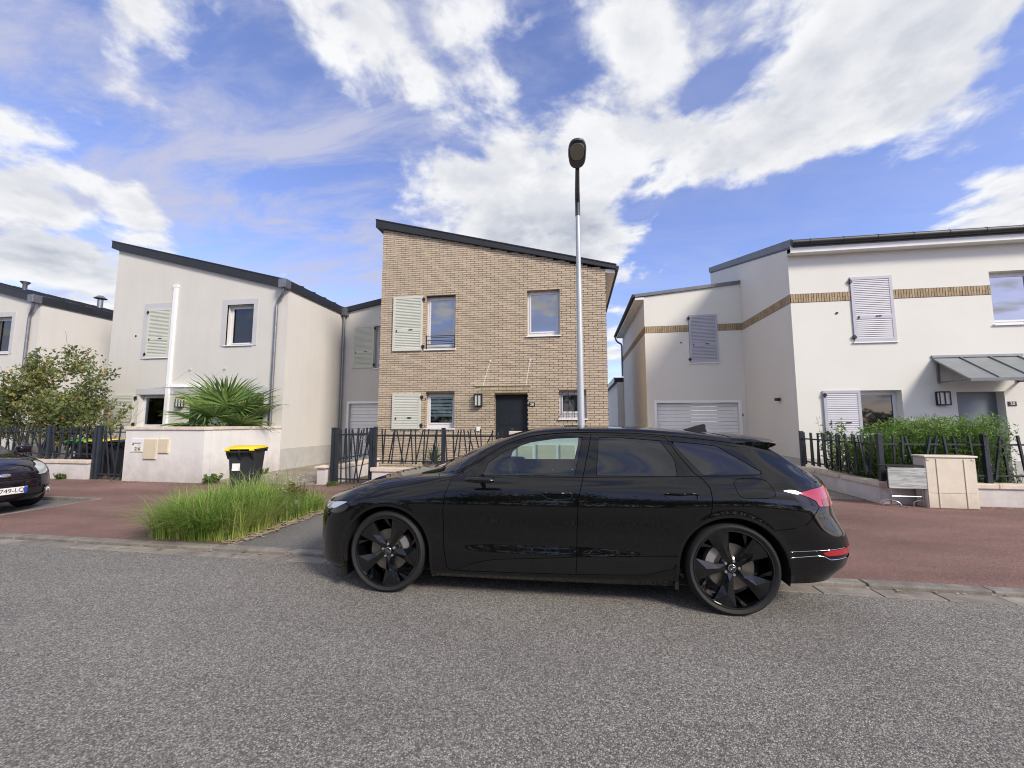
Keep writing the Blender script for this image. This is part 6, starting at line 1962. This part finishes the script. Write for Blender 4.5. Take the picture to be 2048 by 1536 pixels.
# bright bumper lines at the rear, mirror, fin, spoiler, wipers
def surf_line(pts, r, matn, parent, name, side):
    xs = np.array(pts)
    t = np.linspace(0, 1, 40)
    d = np.concatenate([[0], np.cumsum(np.hypot(*np.diff(xs, axis=0).T))]); d /= d[-1]
    sx, sz = np.interp(t, d, xs[:, 0]), np.interp(t, d, xs[:, 1])
    put(name, MB().path([(a, side * (surf_y(a, b) + .001), b) for a, b in zip(sx, sz)], r, 5), M[matn], parent, smooth=True)
for side in (-1, 1):
    rbp = [o for o in CAR.children if o.name.startswith('rear_bumper')][0 if side < 0 else 1]
    surf_line([(3.36, .475), (3.56, .498), (3.61, .493), (3.66, .467), (3.82, .470)], .0032, 'chrome', rbp, 'bright_strip', side)
    surf_line([(3.36, .521), (3.60, .541), (3.80, .551)], .0018, 'chrome', rbp, 'bright_strip', side)
    qd = [o for o in CAR.children if o.name.startswith('side_frame')]
    surf_line([(.66, 1.070), (.85, 1.180), (1.06, 1.305), (1.28, 1.376), (1.5, 1.411), (1.70, 1.421), (2.15, 1.415), (2.52, 1.386), (2.98, 1.340), (3.20, 1.306)], .0022, 'rim_edge', CAR, 'gap_highlight', side)  # light grey strip drawing the highlight along the gap between roof and windows
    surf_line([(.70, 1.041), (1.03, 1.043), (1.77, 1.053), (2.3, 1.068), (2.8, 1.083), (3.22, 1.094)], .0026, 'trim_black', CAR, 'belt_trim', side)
    # slim camera style door mirror on a black foot
    mr_ = MB()
    y0 = .905
    segs = [(.765, .012, .010), (.80, .028, .020), (.88, .034, .026), (.98, .032, .027), (1.02, .024, .022), (1.03, .010, .010)]
    vs = []
    n = 14
    for x_, hh, dd in segs:
        for k in range(n):
            a = 2 * math.pi * k / n
            c, s_ = math.cos(a), math.sin(a)
            vs.append((x_, side * (y0 + .155 + dd * 2.2 * math.copysign(abs(c)**.7, c)), 1.040 + hh * .72 * math.copysign(abs(s_)**.7, s_)))
    fs = [tuple(range(n - 1, -1, -1)), tuple(range((len(segs)-1)*n, len(segs)*n))]
    for i in range(len(segs) - 1):
        for k in range(n): fs.append((i*n + k, i*n + (k+1) % n, (i+1)*n + (k+1) % n, (i+1)*n + k))
    mr_.add(vs, fs)
    mo = put('door_mirror', mr_, PB, CAR, smooth=True, angle=50)
    put('mirror_foot', MB().path([(.86, side * (surf_y(.86, 1.02) - .03), 1.03), (.88, side * (y0 + .05), 1.025), (.90, side * (y0 + .13), 1.03)], [.030, .022, .020], 8), M['trim_black'], mo, smooth=True)
# roof spoiler: an overhanging blade continuing the roof above the rear window
def top_z(s_, y_):
    i = int(np.argmin(np.abs(lf.out[:, -1, 0] - s_)))
    row = lf.out[i, int(6.2 * 13):]
    o_ = np.argsort(row[:, 1])
    return float(np.interp(abs(y_), row[o_, 1], row[o_, 2]))
sp = MB()
ny = 41
ys = np.sin(np.linspace(-math.pi / 2, math.pi / 2, ny)) * .632
prof = []
for y in ys:
    q = abs(y) / .632
    tip = 3.535 - .085 * q**2.5
    zt_ = 1.392 - .040 * q**2.2
    za = top_z(3.10, y) + .004
    zu = top_z(3.27, y)
    zb = za + (zt_ - za) * .5 + .012
    prof.append([(3.10, za), (3.20, za + (zb - za) * .55 + .003), (3.30, zb), (tip - .05, zt_ + .004), (tip, zt_ - .006), (tip - .003, zt_ - .020), (tip - .07, zt_ - .050), (3.285, zu - .015), (3.12, za - .03)])
vs = [(p[0], y, p[1]) for y, pr in zip(ys, prof) for p in pr]
m_ = 9
fs = [tuple(range(m_)), tuple(range((ny-1)*m_, ny*m_))]
for i in range(ny - 1):
    for k in range(m_): fs.append((i*m_ + k, i*m_ + (k+1) % m_, (i+1)*m_ + (k+1) % m_, (i+1)*m_ + k))
put('roof_spoiler', MB().add(vs, fs), PB, CAR, smooth=True, angle=35)
# ducktail lip over the tailgate
dk = MB(); pr = []
ys = np.linspace(-.74, .74, 25)
for y in ys:
    q = abs(y) / .74
    x_ = 3.885 - .20 * q**2.6
    zz = 1.045 - .005 * q
    pr.append([(x_ - .16, zz + .030), (x_ - .05, zz + .008), (x_ + .012, zz + .004), (x_ + .008, zz - .012), (x_ - .06, zz - .03), (x_ - .15, zz - .01)])
vs = [(p[0], y, p[1]) for y, q in zip(ys, pr) for p in q]
fs = [tuple(range(6)), tuple(range(24*6, 25*6))]
for i in range(24):
    for k in range(6): fs.append((i*6 + k, i*6 + (k+1) % 6, (i+1)*6 + (k+1) % 6, (i+1)*6 + k))
put('tail_lip', MB().add(vs, fs), PB, CAR, smooth=True, angle=35)
fin = MB()
pf_ = [(2.83, 1.452, .002), (2.90, 1.475, .020), (2.98, 1.50, .026), (3.045, 1.516, .020), (3.065, 1.505, .012), (3.06, 1.47, .020), (3.07, 1.43, .03)]
vs = []
for x_, z_, w_ in pf_: vs += [(x_, -w_, z_), (x_, w_, z_)]
vs += [(2.82, -.03, 1.435), (2.82, .03, 1.435)]
n = len(pf_)
fs = [(2*i, 2*i + 1, 2*i + 3, 2*i + 2) for i in range(n - 1)] + [tuple([2*i for i in range(n)] + [2*n]), tuple([2*i + 1 for i in range(n)] + [2*n + 1]), (0, 1, 2*n + 1, 2*n), (2*n - 2, 2*n - 1, 2*n + 1, 2*n)]
put('antenna_fin', MB().add(vs, fs), PB, CAR, smooth=True, angle=45)
for y0_, y1_ in ((-.50, .05), (-.05, .50)):
    put('wiper', MB().path([(.30, y0_, 1.085), (.34, (y0_+y1_)/2, 1.12), (.36, y1_, 1.115)], .008, 6), M['trim_matt'], CAR)
put('cowl', MB().prism([(.20, 1.035), (.42, 1.085), (.40, 1.02), (.20, 1.0)], 'y', -.62, .62), M['trim_matt'], CAR)

# interior and underbody
inter = put('cabin_floor', MB().box(.35, 3.6, -.72, .72, .30, .40), M['seat'], CAR)
put('dashboard', MB().add([(.42,-.70,.98),(.42,.70,.98),(.95,.70,1.00),(.95,-.70,1.00),(.98,-.70,.80),(.98,.70,.80),(.70,.70,.45),(.70,-.70,.45)], [(0,1,2,3),(3,2,5,4),(4,5,6,7),(7,6,1,0),(0,3,4,7),(1,6,5,2)]), M['seat'], CAR)
put('instrument_hood', MB().bbox(.86, 1.04, -.52, -.14, .97, 1.09, .02), M['seat'], CAR)
def seat_(x, y, w, name='seat', rear=False):
    m = MB()
    m.bbox(x, x + .52, y - w, y + w, .48, .66, .05)
    m.add([], [])
    s_ = put(name, m, M['seat'], CAR, smooth=True, angle=40)
    b = put('backrest', MB().bbox(-.07, .07, y - w, y + w, 0, .62, .05), M['seat'], s_, smooth=True, angle=40, loc=(x + .52, 0, .60), rot=(0, R(14), 0))
    for yy in ((y,) if not rear else (y - .38, y + .38)):
        put('headrest', MB().bbox(-.05, .05, yy - .13, yy + .13, 0, .19, .04), M['seat'], s_, smooth=True, angle=40, loc=(x + .685, 0, 1.17), rot=(0, R(10), 0))
seat_(1.35, -.38, .25); seat_(1.35, .38, .25); seat_(2.2, 0, .62, 'rear_bench', True)
sw_ = MB().lathe([(.165 + .014 * math.cos(a), .014 * math.sin(a)) for a in [2*math.pi*k/8 for k in range(8)]], 32, 'x', (0, 0, 0), close=True)
sw_.box(-.01, .01, -.16, .16, -.02, .02); sw_.box(-.01, .01, -.02, .02, -.16, 0); sw_.lathe([(.0, -.02), (.055, -.02), (.055, .02), (0, .02)], 16, 'x')
put('steering_wheel', sw_, M['seat_light'], CAR, smooth=True, angle=40, loc=(1.12, -.37, .96), rot=(0, R(-24), 0))
put('steering_column', MB().tube((1.11, -.37, .955), (.85, -.37, .84), .04), M['seat'], CAR)
put('underbody', MB().box(.42, 2.52, -.80, .80, .17, .30).box(-.40, .42, -.48, .48, .18, .30).box(2.52, 3.35, -.48, .48, .20, .30), M['shell_black'], CAR)
for cx, cz in ARC:
    for side in (-1, 1):
        prof = []
        m = MB(); n = 20
        vs = []
        for k in range(n + 1):
            a = math.pi * (-.08 + 1.16 * k / n)
            for yy in (.50, .935):
                vs.append((cx + .418 * math.cos(a), side * yy, max(.17, cz + .418 * math.sin(a))))
        fs = [(2*k, 2*k + 1, 2*k + 3, 2*k + 2) for k in range(n)]
        b = len(vs)
        vs += [(cx, side * .50, .2)]
        fs += [(2*k, 2*k + 2, b) for k in range(n)]
        put('wheel_liner', m.add(vs, fs), M['shell_black'], CAR)

for side in (-1, 1):
    for x0_, x1_, z0_, z1_ in ((-.455, -.425, .105, .27), (.425, .455, .16, .30), (2.50, 2.53, .17, .32), (3.365, 3.395, .28, .45)):
        put('air_deflector', MB().box(x0_, x1_, min(side * .48, side * .90), max(side * .48, side * .90), z0_, z1_), M['shell_black'], CAR)
# ---------------------------------------------------------------- wheels
def wheel_parts(parent, name, centre, side, R_=.36, Rr=.302, spin=0.0, rings=True, spoke=None, width=.245):
    """outer face towards side; local +y is outward before mirroring"""
    w_ = bpy.data.objects.new(name, None); link(w_, parent)
    w_.empty_display_size = .1
    w_.location = centre
    w_.rotation_euler = (0, spin, math.pi if side > 0 else 0)   # local -y points outwards
    ty = [(Rr - .004, -.098), (Rr + .010, -.112), (Rr + .030, -.119), (R_ - .022, -.113), (R_ - .008, -.102), (R_, -.085), (R_ + .0005, 0), (R_, .09), (R_ - .02, .12), (Rr, .12), (Rr - .01, .10)]
    put('tyre', MB().lathe(ty, 72, 'y'), M['tyre'], w_, smooth=True, angle=30)
    gr_ = MB()
    for k in range(90):
        a = 2 * math.pi * k / 90
        c, s_ = math.cos(a), math.sin(a)
        p = [(R_ - .014, -.1105), (R_ - .003, -.0935)]
        q = .0035
        gr_.add([((r_) * c - q * s_, y_, (r_) * s_ + q * c) for r_, y_ in p] + [((r_) * c + q * s_, y_, (r_) * s_ - q * c) for r_, y_ in p[::-1]], [(0, 1, 2, 3)])
    put('tread_groove', gr_, M['shell_black'], w_, fix=False)
    rim = MB().lathe([(Rr + .004, -.104), (Rr + .002, -.110), (Rr - .008, -.110), (Rr - .014, -.100), (Rr - .018, -.06), (Rr - .035, .02), (Rr - .03, .10)], 72, 'y')
    ro = put('rim', rim, M['rim_black'], w_, smooth=True, angle=30)
    put('rim_flange', MB().lathe([(Rr + .002, -.1105), (Rr - .003, -.1125), (Rr - .007, -.1105)], 72, 'y'), M['rim_edge'], ro, smooth=True)
    put('brake_disc', MB().lathe([(.06, -.03), (.185, -.03), (.185, -.005), (.06, -.005)], 40, 'y'), M['disc_metal'], w_, smooth=True, angle=30)
    put('hub', MB().lathe([(.0, -.060), (.06, -.060), (.085, -.045), (.10, 0), (.10, .05)], 30, 'y'), M['rim_black'], w_, smooth=True, angle=30)
    for k in range(5):
        b0 = R(90 + 72 * k)
        def pt(r_, a, y_):
            return (r_ * math.cos(b0 + a), y_, r_ * math.sin(b0 + a))
        # blade: broad twisted spoke with a folded ridge, plus a narrow arm branching to one side
        V_ = [pt(.050, -.52, -.066), pt(.050, .52, -.066), pt(.15, .36, -.078), pt(Rr - .012, .37, -.096), pt(Rr - .010, .06, -.104), pt(Rr - .012, -.235, -.094), pt(.15, -.20, -.072), pt(.10, .04, -.088), pt(.20, .05, -.104),
              pt(.050, -.52, -.03), pt(.050, .52, -.03), pt(.15, .36, -.045), pt(Rr - .012, .37, -.06), pt(Rr - .010, .06, -.06), pt(Rr - .012, -.235, -.06), pt(.15, -.20, -.045)]
        F_ = [(0, 1, 7), (1, 2, 7), (2, 8, 7), (2, 3, 8), (3, 4, 8), (4, 5, 8), (5, 6, 8), (6, 7, 8), (6, 0, 7), (1, 10, 11, 2), (2, 11, 12, 3), (0, 6, 15, 9), (6, 5, 14, 15), (3, 12, 13, 4), (4, 13, 14, 5)]
        so = put('spoke', MB().add(V_, F_), M['rim_black'], w_)
        V_ = [pt(.175, .33, -.070), pt(.205, .40, -.074), pt(Rr - .016, .66, -.098), pt(Rr - .014, .54, -.096), pt(.175, .33, -.050), pt(.205, .40, -.050), pt(Rr - .016, .66, -.070), pt(Rr - .014, .54, -.070)]
        put('spoke_arm', MB().add(V_, [(0, 1, 2, 3), (0, 4, 5, 1), (1, 5, 6, 2), (3, 2, 6, 7), (0, 3, 7, 4)]), M['rim_black'], so)
        ed = MB()
        ed.path([pt(.055, -.46, -.068), pt(.15, -.20, -.0735), pt(Rr - .014, -.235, -.0955)], .0016, 4)
        ed.path([pt(.10, .04, -.0888), pt(.20, .05, -.1048), pt(Rr - .012, .06, -.1045)], .0012, 4)
        ed.path([pt(.18, .28, -.071), pt(Rr - .016, .54, -.097)], .0014, 4)
        put('spoke_edge', ed, M['rim_edge'], so, fix=False)
        a = R(90 + 36 + 72 * k)
        put('wheel_bolt', MB().lathe([(0, -.074), (.010, -.074), (.012, -.066), (.012, -.05)], 10, 'y', (.056 * math.cos(a), 0, .056 * math.sin(a))), M['caliper'], w_, smooth=True, angle=40)
    cap = put('hub_cap', MB().lathe([(0, -.082), (.026, -.081), (.031, -.076), (.031, -.055)], 28, 'y'), M['ink'], w_, smooth=True, angle=40)
    put('cap_ring', MB().lathe([(.027, -.0815), (.030, -.0815), (.0305, -.078)], 28, 'y'), M['chrome'], cap, smooth=True)
    if rings:
        for k in range(4):
            put('badge_ring', MB().lathe([(.0062 + .0009 * math.cos(a), -.0828 + .0006 * math.sin(a)) for a in [2*math.pi*q/6 for q in range(6)]], 18, 'y', ((k - 1.5) * .0093, 0, 0), close=True), M['chrome'], cap, smooth=True)
    return w_
YW = .940
for (cx, cz), tilt in zip(ARC, (.52, -.30)):
    for side in (-1, 1):
        wheel_parts(CAR, 'wheel', (cx, side * (YW - .119), .36), side, spin=(tilt if side < 0 else .8))
        cal = MB()
        a0 = 18 if cx < 1 else 150
        for q in range(6):
            pass
        prof = []
        pts = [(.135, R(a0 + d)) for d in range(-24, 25, 8)] + [(.200, R(a0 + d)) for d in range(24, -25, -8)]
        cal.prism([(r_ * math.cos(a), r_ * math.sin(a)) for r_, a in pts], 'y', side * .055 - .0, side * -.02)
        put('brake_caliper', cal, M['caliper'], CAR, loc=(cx, side * (YW - .119), .36))
# lettering pressed into the lower trim of the near rear door
try:
    me = text_mesh('e-tron', .062, M['rim_edge'], .0015, spacing=1.15)
    o = bpy.data.objects.new('lettering', me); link(o, NEAR_DOORS[1])
    yy = surf_y(2.14, .335)
    o.location = (2.13, -(yy + .006), .332); o.rotation_euler = (R(90 + 4), 0, R(0))
except Exception as e:
    print('lettering', e)
# ---------------------------------------------------------------- the small dark hatchback in the bay
FORD = thing('hatchback', 'small dark plum hatchback with oval badge parked in the left bay', 'car', (-10.25, 5.42, -.02), math.pi)
PP = M['paint_plum']
fl_ = [
 dict(z=[(-.82,.22),(-.5,.20),(.4,.18),(2.5,.20),(3.2,.26)], y=[(-1,.70),(.4,.76),(2.5,.76),(3.2,.72)], sf=-.76, sr=3.08, rf=.70, rr=.5, **E_),
 dict(z=[(-.82,.33),(0,.30),(2.5,.30),(3.2,.38)], y=[(-1,.80),(0,.83),(2.5,.83),(3.2,.80)], sf=-.80, sr=3.13, rf=.70, rr=.5, **E_),
 dict(z=[(-.82,.47),(0,.48),(3.2,.52)], y=[(-1,.83),(0,.856),(2.5,.856),(3.2,.83)], sf=-.80, sr=3.14, rf=.70, rr=.5, **E_),
 dict(z=[(-.82,.58),(-.4,.63),(0,.66),(3.2,.70)], y=[(-1,.83),(0,.858),(2.5,.86),(3.2,.83)], sf=-.78, sr=3.12, rf=.72, rr=.5, **E_),
 dict(z=[(-.80,.66),(-.5,.73),(0,.80),(1,.82),(3.2,.88)], y=[(-1,.80),(-.4,.82),(0,.845),(2.5,.85),(3.2,.80)], sf=-.75, sr=3.10, rf=.74, rr=.5, **E_),
 dict(z=[(-.74,.70),(-.5,.785),(-.2,.865),(0,.905),(.4,.96),(1,.985),(2.5,1.04),(3.1,1.06)], y=[(-1,.74),(-.4,.72),(0,.74),(.5,.78),(1,.79),(2.5,.78),(3.1,.70)], sf=-.70, sr=3.06, rf=.76, rr=.5, **E_),
 dict(z=[(-.70,.72),(-.5,.81),(-.2,.895),(0,.93),(.35,.985),(.6,1.10),(1.0,1.32),(1.4,1.41),(2.0,1.42),(2.5,1.37),(2.85,1.26),(3.05,1.10)], y=[(-1,.60),(-.4,.56),(0,.56),(.45,.68),(1,.63),(1.4,.60),(2.4,.58),(3.05,.60)], sf=-.68, sr=3.04, rf=.7, rr=.4, **E_),
 dict(z=[(-.70,.73),(-.5,.825),(-.2,.912),(0,.948),(.28,1.0),(.6,1.16),(1.0,1.37),(1.4,1.455),(2.0,1.465),(2.5,1.41),(2.85,1.29),(3.05,1.12)], y=[(-1,.3),(0,.28),(.5,.34),(1.4,.3),(3.05,.3)], sf=-.68, sr=3.04, rf=.5, rr=.3, **E_),
 dict(z=[(-.70,.735),(-.5,.83),(-.2,.918),(0,.955),(.22,1.0),(.6,1.185),(1.0,1.385),(1.4,1.465),(2.0,1.475),(2.5,1.42),(2.85,1.30),(3.05,1.13)], y=[(-1,0),(3.2,0)], sf=-.68, sr=3.04, rf=.3, rr=.3, **E_),
]
lf2 = Loft(fl_, nu=220, per=9)
V2, T2 = lf2.mesh()
FARC = ((0.0, .295), (2.49, .295))
def arch2(V):
    best = np.full(len(V), -1e9)
    for cx, cz in FARC:
        r_ = np.hypot(V[:, 0] - cx, V[:, 2] - cz)
        best = np.maximum(best, np.where(V[:, 2] > cz, .345 - r_, .345 - np.abs(V[:, 0] - cx)))
    return np.where(V[:, 1] < .5, -1, best)
def fside(side):
    V, T = V2, T2
    _, (V, T) = split(V, T, arch2(V))
    def cut(poly, V, T, gap=.003, cond=None):
        f_ = lambda V: np.where(cond(V), sdf(poly, V[:, 0], V[:, 2]), -1) if cond else sdf(poly, V[:, 0], V[:, 2])
        inn, r_ = split(V, T, f_(V) - gap); _, r_ = split(*r_, f_(r_[0]) + gap)
        return inn, r_
    hl = [(-.9,.615),(-.62,.630),(-.46,.70),(-.30,.815),(-.26,.862),(-.36,.848),(-.55,.775),(-.72,.715),(-.9,.68)]
    head, (V, T) = cut(hl, V, T, cond=lambda V: V[:, 1] > .46)
    low = [(-1,.425),(-.62,.425),(-.60,.40),(-.64,.285),(-1,.275)]
    gri, (V, T) = cut(low, V, T, cond=lambda V: (V[:, 1] < .60) & (V[:, 0] < -.4))
    upg = [(-1,.570),(-.70,.575),(-.68,.562),(-.70,.545),(-1,.54)]
    ug, (V, T) = cut(upg, V, T, cond=lambda V: (V[:, 1] < .50) & (V[:, 0] < -.4))
    bump, (V, T) = cut([(-1.2,.60),(-.60,.62),(-.34,.60),(-.30,.5),(-.30,0),(-1.2,0)], V, T, cond=lambda V: V[:, 0] < 0)
    bo = panel('front_bumper', bump, PP, FORD, side)
    panel('lower_grille', gri, M['trim_matt'], bo, side, -.012)
    panel('upper_grille', ug, M['trim_matt'], bo, side, -.010)
    panel('headlight', head, M['head_lens'], FORD, side, -.002)
    wsf2 = lambda V: np.minimum(np.clip((V[:, 6] - 6.1) * .12, -.1, .3), np.minimum(V[:, 0] - (.24 + .2 * np.clip((8 - V[:, 6]) / 2, 0, 1)**2), 1.16 - V[:, 0]))
    ws, (V, T) = split(V, T, wsf2(V))
    panel('windscreen', ws, M['glass_front'], FORD, side)
    win = [(.62,1.0),(.72,1.09),(1.0,1.25),(1.4,1.345),(2.0,1.36),(2.45,1.31),(2.55,1.08)]
    wn, (V, T) = cut(win, V, T, cond=lambda V: (V[:, 6] < 6.2) & (V[:, 1] > .45))
    bon, (V, T) = split(V, T, np.minimum(np.minimum((V[:, 6] - 5.2) * .1, .26 + .1 * (8 - V[:, 6]) / 2 - V[:, 0]), 9))
    panel('bonnet', bon, PP, FORD, side)
    door, (V, T) = cut([(.50,.93),(.45,.6),(.48,.26),(1.6,.24),(1.68,.6),(1.72,1.0),(1.75,1.40),(1.2,1.38),(.8,1.22)], V, T, cond=lambda V: (V[:, 6] < 6.3) & (V[:, 1] > .45))
    d_ = panel('front_door', door, PP, FORD, side)
    panel('window', wn, M['glass_privacy'], d_ or FORD, side, -.003)
    panel('body_side', (V, T), PP, FORD, side)
    Vs, Ts = split(V2, T2, np.maximum(arch2(V2), np.maximum(wsf2(V2), np.where((V2[:, 6] < 6.2) & (V2[:, 1] > .45), sdf(win, V2[:, 0], V2[:, 2]), -1))))[1]
    panel('inner_shell', (Vs, Ts), M['shell_black'], FORD, side, -.014)
    for cx, cz in FARC:
        wheel_parts(FORD, 'wheel', (cx, side * .735, .30), side, R_=.30, Rr=.20, rings=False)
        vs = []
        n = 16
        for k in range(n + 1):
            a = math.pi * k / n
            for yy in (.45, .84): vs.append((cx + .35 * math.cos(a), side * yy, cz + .35 * math.sin(a)))
        put('wheel_liner', MB().add(vs + [(cx, side * .45, cz)], [(2*k, 2*k+1, 2*k+3, 2*k+2) for k in range(n)] + [(2*k, 2*k+2, 2*n+2) for k in range(n)]), M['shell_black'], FORD)
    mm = put('door_mirror', MB().bbox(.50, .66, side * .98 - .10, side * .98 + .10, .96, 1.10, .04), PP, FORD, smooth=True, angle=50)
    put('mirror_arm', MB().tube((.60, side * .78, .98), (.58, side * .92, 1.0), .03), M['trim_matt'], mm)
    put('fog_ring', MB().lathe([(.052 + .010 * math.cos(a), .010 * math.sin(a)) for a in [2*math.pi*q/8 for q in range(8)]], 24, 'x', (0, 0, 0), close=True), M['chrome'], FORD, smooth=True, loc=(-.585, side * .70, .335), rot=(0, 0, side * R(-52)))
    put('fog_lamp', MB().lathe([(0, -.004), (.048, -.002), (.05, .03)], 20, 'x'), M['head_lens'], FORD, smooth=True, loc=(-.582, side * .697, .335), rot=(0, 0, side * R(-52)))
for side in (-1, 1): fside(side)
bd_ = put('badge', MB().lathe([(0, -.012), (.04, -.011), (.07, -.004), (.078, .012)], 32, 'x'), M['chrome'], FORD, smooth=True, loc=(-.752, 0, .655), rot=(0, R(22), 0))
bd_.scale = (1, 1.15, .50)
pl = put('number_plate', MB().bbox(-.826, -.812, -.26, .26, .345, .455, .004), M['white_paint'], FORD)
put('plate_band', MB().box(-.828, -.8265, -.257, -.212, .348, .452), mat('plate_blue', (.02, .06, .32), .4), pl)
me = text_mesh('749-LQ', .098, M['ink'], .001)
o = bpy.data.objects.new('lettering', me); link(o, pl); o.location = (-.8275, -.065, .40); o.rotation_euler = (R(90), 0, R(-90))
put('dashboard', MB().box(.35, .95, -.62, .62, .75, .97), M['seat'], FORD)
put('seat', MB().bbox(1.25, 1.45, -.62, -.12, .5, 1.15, .05), M['seat'], FORD); put('seat', MB().bbox(1.25, 1.45, .12, .62, .5, 1.15, .05), M['seat'], FORD)
put('underbody', MB().box(-.55, 2.9, -.45, .45, .20, .30), M['shell_black'], FORD)
for y0_, y1_ in ((-.45, .05), (0, .5)):
    put('wiper', MB().path([(.30, y0_, 1.03), (.36, (y0_+y1_)/2, 1.075), (.36, y1_, 1.075)], .008, 6), M['trim_matt'], FORD)
